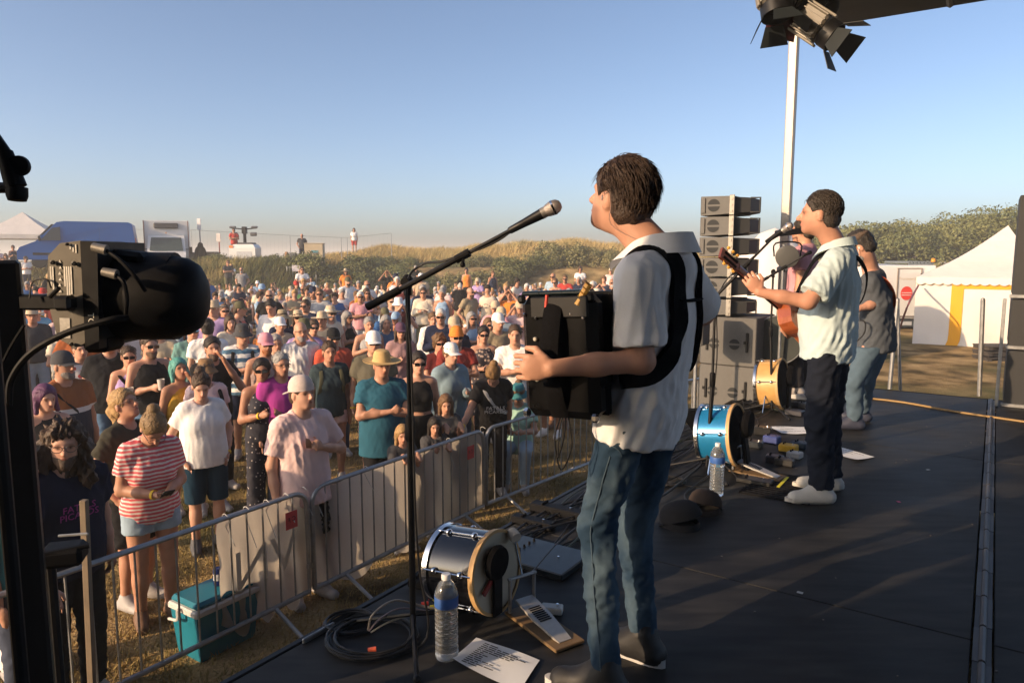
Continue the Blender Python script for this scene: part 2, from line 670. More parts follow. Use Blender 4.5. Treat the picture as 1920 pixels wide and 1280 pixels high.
# ------------------------------------------------------------------ people
M_SKIN = mat('skin', rough=0.5, objcol=True, tint=True, var=0.13, scale=13, sss=0.0, spec=0.35, bump=0.12, bscale=160, bdist=0.004)
M_CLOTH = mat('cloth', rough=0.9, objcol=True, var=0.10, scale=11, spec=0.15, bump=0.25, bscale=55, bdist=0.006)
M_HAIR = mat('hair', rough=0.55, objcol=True, var=0.35, scale=60, spec=0.4, bump=0.7, bscale=110, bdist=0.01, detail=6)
M_SHOE = mat('shoe_leather', rough=0.6, objcol=True, var=0.1, scale=25, bump=0.1)
M_HAT = mat('hat_cloth', rough=0.9, objcol=True, var=0.12, scale=40, spec=0.2, bump=0.3, bscale=150, bdist=0.004)
M_SHADES = mat('dark_lens', (0.012, 0.011, 0.012), 0.12, var=0.0)
M_GLASSES = mat('spectacle_frame', (0.10, 0.08, 0.07), 0.35, var=0.05)
M_BAND = mat('festival_wristband', (0.85, 0.55, 0.03), 0.6, var=0.08)

SKINS = [(0.50, 0.265, 0.175), (0.44, 0.225, 0.145), (0.53, 0.295, 0.205), (0.37, 0.185, 0.115), (0.47, 0.25, 0.165)]

def arm_pose(p, sd, sh):
    'elbow, wrist for one arm; sd=-1 left, +1 right; reference body 1.75 m'
    A = lambda *a: V(*a)
    if p == 'down':     e = sh + A(sd * .055, -.03, -.285); w = e + A(sd * .01, .06, -.245)
    elif p == 'crossed': e = sh + A(sd * .05, .12, -.25); w = A(-sd * .05, .185 + .03 * sd, 1.19 + .015 * sd)
    elif p == 'cup':    e = sh + A(sd * .06, .0, -.285); w = A(sd * .09, .24, 1.20)
    elif p == 'phone':  e = sh + A(sd * .05, .03, -.28); w = A(sd * .045, .27, 1.16)
    elif p == 'pocket': e = sh + A(sd * .11, -.09, -.26); w = A(sd * .20, .06, .94)
    elif p == 'clap':   e = sh + A(sd * .09, .08, -.25); w = A(sd * .03, .27, 1.27)
    elif p == 'camera': e = sh + A(sd * .12, .17, -.20); w = A(sd * .07, .20, 1.54)
    elif p == 'shade':  e = sh + A(sd * .20, .14, -.08); w = A(sd * .10, .13, 1.66)
    elif p == 'mouth':  e = sh + A(sd * .08, .14, -.24); w = A(sd * .05, .17, 1.50)
    elif p == 'hips':   e = sh + A(sd * .17, -.11, -.22); w = A(sd * .185, .02, 1.02)
    elif p == 'chest':  e = sh + A(sd * .13, .03, -.25); w = A(sd * .06, .165, 1.24)
    elif p == 'up':     e = sh + A(sd * .13, .05, .25); w = e + A(sd * .0, .05, .24)
    elif p == 'back':   e = sh + A(sd * .07, -.10, -.27); w = A(-sd * .03, -.16, .98)
    elif p == 'knees':  e = sh + A(sd * .06, .12, -.25); w = A(sd * .09, .36, 1.20)
    elif p == 'floor':  e = sh + A(sd * .08, -.15, -.26); w = A(sd * .25, -.28, .83)
    else: raise ValueError(p)
    return e, w

def skeleton(s):
    f = s.get('sex', 'm') == 'f'
    sw = s.get('shoulders', .158 if f else .182)
    lean = math.radians(s.get('lean', 0))
    Rt = rotz(math.radians(s.get('twist', 0))) @ rotx(-lean) @ roty(math.radians(s.get('sway', 0)))
    J = {}
    pose = s.get('pose', 'stand')
    hw = .098 if f else .09
    if pose == 'stand':
        P = V(s.get('hipshift', 0), 0, .95)
        st = s.get('stance', .11); sp = s.get('step', 0)
        for sd, n in ((-1, 'L'), (1, 'R')):
            J['ank' + n] = V(sd * st, -.02 + sd * sp * .5, .085)
            J['kne' + n] = V(sd * (st * .8 + .02) + P[0] * .5, .02 + sd * sp * .3, .50)
            J['hip' + n] = V(sd * hw + P[0], 0, .91)
    elif pose == 'sit':
        P = V(0, 0, .13)
        for sd, n in ((-1, 'L'), (1, 'R')):
            J['ank' + n] = V(sd * .13, .60, .09); J['kne' + n] = V(sd * .17, .33, .44); J['hip' + n] = V(sd * hw, .02, .12)
    elif pose == 'cross':
        P = V(0, 0, .13)
        for sd, n in ((-1, 'L'), (1, 'R')):
            J['ank' + n] = V(-sd * .09, .30 + .05 * sd, .08); J['kne' + n] = V(sd * .31, .25, .18); J['hip' + n] = V(sd * hw, .02, .12)
    elif pose == 'chair':
        P = V(0, 0, .50)
        for sd, n in ((-1, 'L'), (1, 'R')):
            J['ank' + n] = V(sd * .12, .42, .085); J['kne' + n] = V(sd * .13, .42, .50); J['hip' + n] = V(sd * hw, .0, .49)
    J.update({k: V(v) for k, v in s.get('legs', {}).items()})
    if 'pelvis' in s:
        P = V(s['pelvis'])
    up = lambda x: P + Rt @ (V(x) - V(0, 0, .95))
    J['P'] = P
    J['waist'], J['chest'], J['neck'] = up((0, 0, 1.10)), up((0, -.005, 1.28)), up((0, -.015, 1.455))
    J['Rt'] = Rt
    hy, hp = s.get('head', (0, 0))
    J['Rh'] = Rt @ rotz(math.radians(hy)) @ rotx(math.radians(hp)) @ roty(math.radians(s.get('tilt', 0)))
    nk = up((0, .012, 1.545))
    J['hc'] = nk + J['Rh'] @ V(0, .015, .085)
    if 'hc' in s: J['hc'] = V(s['hc'])
    arms = s.get('arms', 'down')
    arms = (arms, arms) if isinstance(arms, str) else arms
    for i, (sd, n) in enumerate(((-1, 'L'), (1, 'R'))):
        sh = V(sd * sw, -.01, 1.405)
        a = arms[i]
        e, w = arm_pose(a, sd, sh) if isinstance(a, str) else (V(a[0]), V(a[1]))
        J['sh' + n] = up(sh)
        J['elb' + n], J['wri' + n] = (up(e), up(w)) if not s.get('absarms') else (e, w)
    return J

def torso_prims(J, s):
    f = s.get('sex', 'm') == 'f'
    w, Rt = s.get('fat', 1.0), J['Rt']
    belly = s.get('belly', 0.0)
    L = []
    pe = J['P']
    L.append(E(pe + Rt @ V(0, -.01, .0), ((.172 if f else .158) * w, .118 * w, .125), Rt, .07))
    L.append(E(J['waist'], ((.128 if f else .142) * w, .100 * w, .15), Rt, .08))
    L.append(E(J['chest'], ((.148 if f else .168) * w, .112 * w, .165), Rt, .08))
    if belly:
        L.append(E(J['waist'] + Rt @ V(0, .04 + belly * .5, -.04), (.12 * w, .09 + belly, .14), Rt, .08))
    L.append(C(J['shL'] * .85 + J['shR'] * .15, J['shR'] * .85 + J['shL'] * .15, .062, .062, .05))
    L.append(C(J['neck'] + Rt @ V(0, -.02, -.01), J['shL'] + Rt @ V(.03, 0, .005), .05, .042, .05))
    L.append(C(J['neck'] + Rt @ V(0, -.02, -.01), J['shR'] + Rt @ V(-.03, 0, .005), .05, .042, .05))
    if f:
        b = s.get('bust', 1.0)
        for sd in (-1, 1):
            L.append(E(J['chest'] + Rt @ V(sd * .07, .085, -.03), (.06 * b, .055 * b, .06 * b), Rt, .05))
    return L

def hand_prims(wr, d, n, th, fine, curl=0.5, sc=1.0):
    d = unit(d); n = unit(n - d * (n @ d)); t = unit(np.cross(n, d))
    if t @ th < 0: t = -t
    R = np.stack([t, d, n], 1)
    L = [E(wr + d * .048 * sc, V(.040, .052, .017) * sc, R, .015)]
    if not fine:
        L.append(E(wr + d * .115 * sc + n * .02 * curl, V(.036, .05, .014) * sc, R, .02))
        L.append(C(wr + d * .03 + t * .03, wr + d * .075 + t * .055 + n * .02, .013, .011, .012))
        return L
    for i, (off, ln) in enumerate(((.033, .074), (.011, .082), (-.011, .077), (-.032, .060))):
        b = wr + d * .088 * sc + t * off * sc
        a1 = curl * 0.9 + (0.06 * i)
        d1 = d * math.cos(a1) + n * math.sin(a1)
        m = b + d1 * ln * .5 * sc
        a2 = a1 + curl * 1.1
        d2 = d * math.cos(a2) + n * math.sin(a2)
        e = m + d2 * ln * .5 * sc
        L += [C(b - d * .02, m, .0088 * sc, .0082 * sc, .003), C(m, e, .0082 * sc, .0068 * sc, .003)]
    tb = wr + d * .025 * sc + t * .028 * sc
    tm = tb + (d * .6 + t * .6 + n * .35) * .045 * sc
    te = tm + (d * .85 + t * .1 + n * .45) * .032 * sc
    L += [C(tb, tm, .0135 * sc, .011 * sc, .012), C(tm, te, .011 * sc, .0085 * sc, .006)]
    return L

def head_prims(J, s):
    hc, R = J['hc'], J['Rh']
    f = s.get('sex', 'm') == 'f'
    g = lambda x, y, z: hc + R @ V(x, y, z)
    jw = .055 if f else .060
    L = [E(g(0, -.015, .035), (.076, .097, .085), R, .03), E(g(0, .022, -.04), (jw, .068, .078), R, .04),
         E(g(0, .063, -.093), (.026 if f else .03, .020, .019), R, .03),
         E(g(0, .072, .020), (.050, .020, .012), R, .02),
         C(g(0, .090, .004), g(0, .112, -.030), .0075, .0125, .012), E(g(0, .100, -.036), (.017, .012, .008), R, .01),
         E(g(-.031, .104, .000), (.016, .020, .010), R, .014, sub=True), E(g(.031, .104, .000), (.016, .020, .010), R, .014, sub=True),
         E(g(0, .086, -.062), (.022, .011, .009), R, .008),
         E(g(-.077, -.008, -.008), (.009, .020, .031), R @ rotx(-.15), .008), E(g(.077, -.008, -.008), (.009, .020, .031), R @ rotx(-.15), .008),
         C(g(0, -.025, -.05), J['neck'], .053 if f else .06, .058 if f else .066, .035)]
    return L

def body_prims(J, s, fine):
    Rt = J['Rt']
    w = s.get('limb', 1.0)
    L = torso_prims(J, s)
    for n, sd in (('L', -1), ('R', 1)):
        sh, el, wr = J['sh' + n], J['elb' + n], J['wri' + n]
        L += [C(sh, el, .050 * w, .040 * w, .03), C(el, el * .45 + wr * .55, .040 * w, .036 * w, .03), C(el * .5 + wr * .5, wr, .037 * w, .026, .02)]
        d = s.get('hand_dir' + n)
        d = unit(wr - el) if d is None else Rt @ V(d)
        nn = s.get('palm' + n)
        nn = Rt @ V(-sd, 0.15, 0) if nn is None else Rt @ V(nn)
        if abs(unit(nn) @ d) > .9: nn = Rt @ V(0, -1, .2)
        L += hand_prims(wr, d, nn, Rt @ V(s.get('thumb' + n, (0, 1, .35))), fine, s.get('curl', .5))
        hp, kn, an = J['hip' + n], J['kne' + n], J['ank' + n]
        aw, w = w, w * (.84 if s.get('bottom', ('trousers',)) and s.get('bottom', ('trousers',))[0] in ('trousers', 'jeans', 'wide') else 1.0)
        L += [C(hp, kn, .088 * w, .056 * w, .05), C(kn, an, .052 * w, .036 * w, .02), E(kn * .68 + an * .32 + unit(np.cross(an - kn, V(1, 0, 0))) * -.018, (.05 * w, .048 * w, .10), frame(kn - an), .04)]
        toe = J.get('toe' + n)
        toe = an + V(sd * .035, .155, -.05) if toe is None else toe
        L += [C(an + V(0, -.035, -.045), toe, .036, .026, .03, wide=((1, 0, 0), 1.15)), C(an, an + V(0, .02, -.03), .037, .04, .03)]
        w = aw
    return L + head_prims(J, s)

def tint_face(v, J, s):
    t = np.ones((len(v), 4))
    q = (v - J['hc']) @ J['Rh']
    x, y, z = np.abs(q[:, 0]), q[:, 1], q[:, 2]
    fr = sstep(.045, .06, y)
    g = lambda a, c, w: np.exp(-((a - c) / w) ** 2)
    def mixin(m, c):
        t[:, :3] = t[:, :3] * (1 - m[:, None]) + np.array(c) * m[:, None]
    mixin(fr * g(x, .0, .035) * g(z, -.03, .03) * .5, (1.06, .86, .82))
    if s.get('stubble'):
        mixin(sstep(.0, .04, y) * (1 - sstep(-.05, -.03, z)) * sstep(-.14, -.11, z) * s['stubble'], (.50, .48, .50))
    mixin(fr * g(x, 0, .020) * g(z, -.062, .008), (.92, .50, .48))
    mixin(fr * g(x, .031, .014) * g(z, .000, .006), (.75, .72, .72))
    mixin(fr * g(x, .031, .0065) * g(z, .000, .007), (.06, .05, .05))
    mixin(fr * g(x, .031, .016) * g(z, .008, .003) * .8, (.15, .11, .1))
    mixin(fr * g(x, 0, .024) * g(z, -.0625, .003) * .8, (.30, .16, .15))
    mixin(fr * g(x, .032, .018) * g(z, .021, .006) * .8, (.35, .28, .24))
    return np.clip(t, 0, 2)

HAIRS = {}
def hair_prims(J, s):
    hc, R = J['hc'], J['Rh']
    g = lambda x, y, z: hc + R @ V(x, y, z)
    st = s.get('hair', 'short')
    k = s.get('hairvol', 1.0)
    L = []
    if st == 'bald':
        L.append(E(g(0, -.022, -.005), (.081, .096, .05), R, .02))
        L.append(E(g(0, .09, -.01), (.10, .085, .12), R, .02, sub=True))
        L.append(E(g(0, -.01, .075), (.09, .10, .06), R, .01, sub=True))
        return L
    t = {'short': .010, 'crop': .006, 'curly': .028, 'tied': .009}.get(st, .014) * k
    L.append(E(g(0, -.018, .040), (.076 + t, .097 + t, .087 + t * 1.3), R, .02))
    if st in ('short', 'crop', 'tied', 'bun', 'pony', 'curly'):
        L.append(E(g(0, -.055, -.035), (.068 + t * .6, .058 + t * .5, .055), R, .03))
    L.append(E(g(0, .092 + t * .6, -.040), (.078, .080, .108), R, .015, sub=True))
    if st in ('short', 'crop', 'tied', 'bun', 'pony'):
        for sd in (-1, 1):
            L.append(E(g(sd * .085, .005, -.028), (.028, .034, .045), R, .01, sub=True))
    if st in ('long', 'bob'):
        ln = .30 if st == 'long' else .15
        L.append(C(g(0, -.06, .0), g(0, -.075, -ln), .072 * k, .060 * k, .04, wide=(R @ V(1, 0, 0), 1.25)))
        for sd in (-1, 1):
            L.append(C(g(sd * .078, -.02, .02), g(sd * .092, .015, -ln * .8), .024 * k, .022 * k, .03))
    if st == 'curlylong':
        L.append(C(g(0, -.06, .0), g(0, -.06, -.25), .09, .085, .04, wide=(R @ V(1, 0, 0), 1.4)))
        for sd in (-1, 1):
            L.append(C(g(sd * .085, -.02, .02), g(sd * .115, .02, -.22), .035, .04, .03))
    if st == 'bun':
        L.append(E(g(0, -.090, .125), (.048, .046, .045), R, .010))
    if st == 'lowbun':
        L.append(E(g(0, -.125, -.01), (.040, .036, .038), R, .012))
    if st == 'pony':
        L += [C(g(0, -.105, .045), g(0, -.16, .0), .03, .036, .02), C(g(0, -.16, .0), g(0, -.155, -.16), .036, .016, .02)]
    if s.get('beard'):
        pass
    return L

def beard_prims(J, s):
    hc, R = J['hc'], J['Rh']
    g = lambda x, y, z: hc + R @ V(x, y, z)
    b = s['beard']
    return [E(g(0, .030, -.068), (.060, .064, .055), R, .02), E(g(0, .070, -.103), (.036, .028 + .012 * b, .028 + .02 * b), R, .02),
            E(g(0, .095, -.045), (.05, .014, .008), R, .01),
            E(g(0, .125, -.063), (.020, .035, .010), R, .006, sub=True), E(g(0, .075, .0), (.12, .125, .052), R, .012, sub=True)]

def limb_cut(a, b, fr):
    p = a + (b - a) * fr
    return (p, b - a)

def top_prims(J, s, st):
    'shirt, tee, tank, long sleeve, jacket'
    Rt, w = J['Rt'], s.get('fat', 1.0)
    f = s.get('sex', 'm') == 'f'
    grow = {'tank': .010, 'crop': .009, 'tee': .015, 'long': .016, 'jacket': .030, 'dress': .012}[st]
    hem = s.get('hem', {'tank': .90, 'crop': 1.10, 'tee': .86, 'long': .86, 'jacket': .80, 'dress': .90}[st])
    hemp = J['P'] + Rt @ V(0, 0, hem - .95)
    L = torso_prims(J, s)
    for p in L:
        if p['t'] == 'e':
            p['r'] = p['r'] + grow
        else:
            p['ra'] += grow; p['rb'] += grow
        if st in ('tank', 'crop', 'dress') and p['t'] == 'c':
            p['ra'] -= .010; p['rb'] -= .022
    if st not in ('crop',):
        wr = (.112 if f else .122) * w + grow + s.get('loose', 0.0)
        L.append(C(J['chest'] + Rt @ V(0, .005, -.02), hemp + Rt @ V(0, .005, -.05), wr * .92, wr + .008, .06, wide=(Rt @ V(1, 0, 0), 1.32)))
    cuts = []
    for p in L:
        p['cut'] = (hemp, Rt @ V(0, 0, -1))
    # neckline
    L.append(E(J['neck'] + Rt @ V(0, .045, .045), (.070, .082, s.get('neckdepth', .050)), Rt @ rotx(-.5), .012, sub=True))
    if st in ('tank', 'crop', 'dress') :
        for sd, n in ((-1, 'L'), (1, 'R')):
            L.append(E(J['sh' + n] + Rt @ V(sd * .045, 0, -.02), (.075, .16, .115), Rt, .015, sub=True))
    if st in ('tee', 'long', 'jacket'):
        fr = s.get('sleeve', .58)
        for n in 'LR':
            sh, el, wri = J['sh' + n], J['elb' + n], J['wri' + n]
            r = .056 + grow * .8
            if st == 'tee':
                e2 = sh + (el - sh) * (fr + .1)
                L.append(C(sh, e2, r, r + s.get('sleeveflare', .008), .035, cut=limb_cut(sh, el, fr)))
            else:
                fw = s.get('sleeve2', .93)
                L.append(C(sh, el, r, r * .92, .035))
                L.append(C(el, wri, r * .92, r * .72, .02, cut=limb_cut(el, wri, fw)))
    return L, cuts

def bottom_prims(J, s, st):
    f = s.get('sex', 'm') == 'f'
    w = s.get('fat', 1.0)
    Rt = J['Rt']
    pe = J['P']
    L = [E(pe + V(0, -.01, .0), ((.178 if f else .166) * w, .126 * w, .13), Rt, .06),
         E(J['waist'] * .5 + pe * .5, ((.150 if f else .155) * w, .115 * w, .10), Rt, .05)]
    cuts = []
    tt = s.get('top', ('tee',))
    zc = .11 if not tt or tt[0] in ('crop', 'dress') else min(.11, s.get('hem', dict(tank=.90, jacket=.80).get(tt[0], .86)) - .95 + .06)
    for p in L:
        p['cut'] = (pe + Rt @ V(0, 0, zc), Rt @ V(0, 0, 1))
    for n in 'LR':
        hp, kn, an = J['hip' + n], J['kne' + n], J['ank' + n]
        if st in ('trousers', 'jeans', 'wide'):
            wk, wa = {'trousers': (.080, .068), 'jeans': (.076, .060), 'wide': (.092, .105)}[st]
            sl = s.get('slim', 1.0); wk *= sl; wa *= sl
            wc = [(pe + Rt @ V(0, 0, zc), Rt @ V(0, 0, 1))] if kn[2] < pe[2] - .2 else None
            L += [C(hp, kn, .100 * w * (sl + 1) / 2, wk, .045, cut=wc), C(kn, an + (kn - an) * -.02, wk, wa, .02, cut=limb_cut(kn, an, .99))]
        elif st in ('shorts', 'hotpants'):
            fr = s.get('shortlen', .92 if st == 'shorts' else .38)
            wc = [(pe + Rt @ V(0, 0, zc), Rt @ V(0, 0, 1))] if kn[2] < pe[2] - .2 else []
            L += [C(hp, hp + (kn - hp) * (fr + .12), .102 * w, .088 if st == 'shorts' else .10 * w, .04, cut=[limb_cut(hp, kn, fr)] + wc)]
    if st in ('skirt', 'longskirt'):
        z = .45 if st == 'skirt' else .12
        L.append(C(pe + V(0, 0, .02), V(pe[0] * .6, .0, z - .04), .13 * w, .20 if st == 'skirt' else .21, .05, wide=((1, 0, 0), 1.18), cut=(V(0, 0, z), V(0, 0, -1))))
    return L, cuts

def shoe_prims(J, n, st):
    an = J['ank' + n]
    sd = -1 if n == 'L' else 1
    toe = J.get('toe' + n)
    toe = an + V(sd * .035, .155, -.05) if toe is None else toe
    heel = an + V(0, -.040, -.042)
    up = V(0, 0, 1)
    fd = unit((toe - heel) * V(1, 1, 0))
    zb = min(heel[2], toe[2]) - .043
    side = np.cross(fd, up)
    return [C(heel, toe, .046, .040, .02, wide=(side, 1.12)), C(an + V(0, 0, .02), an + fd * .06 + V(0, 0, -.03), .050, .048, .03)], [(V(0, 0, zb), V(0, 0, -1))]

def hat_mesh(J, st, R=None, c=None):
    R = J['Rh'] if R is None else R
    c = J['hc'] if c is None else c
    m = MB(R, c)
    if st in ('cap', 'backcap'):
        sg = 1 if st == 'cap' else -1
        m.lathe([(.0, .150), (.030, .147), (.058, .133), (.078, .105), (.089, .065), (.091, .030), (.086, .030)], c=(0, -.012, -.005), n=18, scale=(1, 1.17), caps=False)
        a = np.linspace(-1.05, 1.05, 11)
        outer = [(math.sin(t) * .088, sg * (math.cos(t) * .105 + .075) - .012) for t in a]
        inner = [(math.sin(t) * .086, sg * (math.cos(t) * .098) - .012) for t in a[::-1]]
        m2 = np.array(outer + inner)
        n = len(m2)
        zz = .030 - .10 * (m2[:, 0] ** 2) / .01 * .12 - .018 * np.r_[np.ones(11), np.zeros(11)]
        top = np.c_[m2, zz]
        bot = np.c_[m2, zz - .004]
        fs = []
        for i in range(10):
            o, q = [i, i + 1], [n - 1 - i, n - 2 - i]
            fs.append([o[0], o[1], q[1], q[0]] if sg < 0 else [o[0], q[0], q[1], o[1]])
        fs2 = [[j + n for j in f[::-1]] for f in fs]
        rim = [[i, i + n, i + 1 + n, i + 1] for i in range(10)]
        m.add(np.vstack([top, bot]), fs + fs2 + rim)
    elif st == 'bucket':
        m.lathe([(0, .148), (.055, .145), (.074, .128), (.088, .045), (.128, -.004), (.126, -.008), (.086, .040)], c=(0, -.012, 0), n=20, scale=(1, 1.12), caps=False)
    elif st in ('straw', 'fedora'):
        b = .185 if st == 'straw' else .14
        pr = [(0, .150), (.040, .152), (.066, .140), (.080, .110), (.088, .050), (.095, .040), (b * .75, .036), (b, .046 if st == 'straw' else .05), (b - .002, .040), (b * .75, .030), (.086, .034)]
        m.lathe(pr, c=(0, -.012, 0), n=24, scale=(1, 1.12), caps=False)
    elif st == 'beanie':
        m.lathe([(0, .155), (.035, .150), (.065, .130), (.085, .090), (.092, .045), (.097, .042), (.097, .015), (.088, .012)], c=(0, -.012, 0), n=18, scale=(1, 1.15), caps=False)
    elif st == 'flatcap':
        m.sphere((0, .005, .070), (.098, .128, .050), 20, 10, rotx(-.10))
        m.sphere((0, .118, .050), (.066, .050, .010), 16, 8, rotx(-.25))
    return m

def shades_mesh(J, clear=False):
    m = MB(J['Rh'], J['hc'])
    for sd in (-1, 1):
        if clear:
            a = np.linspace(0, 2 * math.pi, 15)
            m.tube(np.c_[sd * .033 + .025 * np.cos(a), .107 + 0 * a, .0 + .019 * np.sin(a)], .0022, 5, caps=False)
        else:
            m.box((sd * .034, .106, .0), (.053, .009, .036), rotz(-sd * .18), .003)
        m.tube([(sd * .06, .10, .008), (sd * .079, .04, .010), (sd * .082, -.01, .004)], .0032, 5)
    m.tube([(-.012, .108, .006), (.012, .108, .006)], .003, 5)
    return m

def wristband_mesh(J, n, k):
    wr, el = J['wri' + n], J['elb' + n]
    d = unit(wr - el)
    m = MB(frame(d), wr - d * .015)
    m.lathe([(.034, -.010), (.036, -.010), (.036, .010), (.034, .010)], n=14, caps=False)
    return m

def backpack_mesh(J):
    m = MB(J['Rt'], J['chest'])
    m.box((0, -.19, -.06), (.28, .14, .40), None, .05)
    m.box((0, -.27, -.12), (.22, .05, .2), None, .02)
    for sd in (-1, 1):
        p = smooth_path([(sd * .10, -.14, .14), (sd * .11, -.04, .185), (sd * .115, .07, .14), (sd * .125, .135, .02), (sd * .14, .08, -.14), (sd * .13, -.12, -.2)], 4)
        m.tube(p, .024, 6, squash=(.35, 1))
    return m

def strap_mesh(J, sd=1):
    m = MB(J['Rt'], J['chest'])
    p = smooth_path([(sd * .12, -.02, .17), (sd * .10, .09, .11), (0, .155, -.02), (-sd * .12, .12, -.16), (-sd * .19, .0, -.24), (-sd * .1, -.12, -.14), (sd * .06, -.135, .05), (sd * .12, -.02, .17)], 4)
    m.tube(p, .022, 6, squash=(.3, 1))
    return m

def coarsen(v, f, hid, cell):
    'merge the vertices hidden under clothing into coarse cells'
    key = np.floor(v / cell).astype(np.int64)
    code = (key[:, 0] + 4096) * 67108864 + (key[:, 1] + 4096) * 8192 + key[:, 2] + 4096
    code = np.where(hid, code, -1 - np.arange(len(v)))
    u, inv = np.unique(code, return_inverse=True)
    nv = np.zeros((len(u), 3)); np.add.at(nv, inv, v)
    nv /= np.bincount(inv)[:, None]
    g = inv[f]
    d = np.stack([g[:, i] == g[:, (i + 1) % 4] for i in range(4)], 1)
    nd = d.sum(1)
    quads = g[(nd == 0) & (g[:, 0] != g[:, 2]) & (g[:, 1] != g[:, 3])]
    t, td = g[nd == 1], d[nd == 1]
    tris = np.array([[a for a, x in zip(r, m) if not x] for r, m in zip(t, td)]).reshape(-1, 3)
    tris = tris[(tris[:, 0] != tris[:, 1]) & (tris[:, 1] != tris[:, 2]) & (tris[:, 0] != tris[:, 2])]
    tris = tris[np.unique(np.sort(tris, 1), axis=0, return_index=True)[1]]
    return nv, [quads, tris]

def hidden(v, J, s, t, b):
    'which body vertices lie well under clothing'
    def seg(a, c):
        w = c - a; q = np.clip((v - a) @ w / (w @ w), 0, 1)
        return np.linalg.norm(v - a - q[:, None] * w, axis=1), q
    bones = [('t', J['P'], J['neck'], .13)]
    for n in 'LR':
        bones += [('u', J['sh' + n], J['elb' + n], .05), ('f', J['elb' + n], J['wri' + n], .04), ('h', J['hip' + n], J['kne' + n], .09), ('c', J['kne' + n], J['ank' + n], .055)]
    D, Q = zip(*[seg(a, c) for _, a, c, _ in bones])
    i = np.argmin(np.stack([d / bb[3] for d, bb in zip(D, bones)]), 0)
    q = np.stack(Q)[i, np.arange(len(v))]
    kind = np.array([bb[0] for bb in bones])[i]
    h = np.zeros(len(v), bool)
    if t and t[0] != 'crop':
        h |= (kind == 't') & (q > .02) & (q < (.78 if t[0] not in ('tank', 'dress') else .6)) & (Q[0] < .8)
        if t[0] in ('tee', 'long', 'jacket'): h |= (kind == 'u') & (q < (s.get('sleeve', .58) - .15 if t[0] == 'tee' else .9)) & (q > .02)
    if b:
        lim = {'trousers': 1, 'jeans': 1, 'wide': 1, 'shorts': s.get('shortlen', .92) - .12, 'hotpants': .2, 'skirt': .8, 'longskirt': 1}[b[0]]
        h |= (kind == 'h') & (q < lim)
        if lim == 1 and b[0] != 'longskirt': h |= (kind == 'c') & (q < .85)
        h |= (kind == 't') & (q < .05)
    return h

def locks_mesh(J, k, n, ln, thick, wild, seed, style):
    'locks of hair laid over the hair cap'
    r_ = np.random.default_rng(seed)
    m = MB()
    hc, R = J['hc'], J['Rh']
    tied = style in ('bun', 'pony', 'tied', 'lowbun')
    low = style in ('long', 'bob', 'curlylong')
    for i in range(n):
        u = unit(r_.normal(size=3))
        if u[2] < -.4 or (u[1] > .55 and u[2] < .42) or (not low and abs(u[0]) > .72 and u[1] > -.2 and u[2] < .08): continue
        p = V(u[0] * .086, u[1] * .107 - .018, u[2] * .100 + .040)
        if tied: fl = V(-u[0], -1.0, .15)
        else: fl = V(u[0] * .5, -.9 * (.45 + u[2]), -.75 + .2 * u[2])
        fl = unit(fl + r_.normal(size=3) * wild * .3)
        fl = unit(fl - u * (fl @ u) * .94 + u * r_.uniform(-.04, .12) * wild)
        l = ln * r_.uniform(.6, 1.3) * (2.6 if low and u[2] < .2 else 1)
        pts = [p - u * .002, p + fl * l * .5 + u * .003, p + fl * l - u * .004 + V(0, 0, -.004)]
        m.tube(np.array([(hc + R @ q) * k for q in pts]), np.array([thick, thick * 1.1, thick * .25]) * k, 3, caps=False)
    return raw_mesh('hair_locks', np.vstack(m.v), m.f, M_HAIR, True)

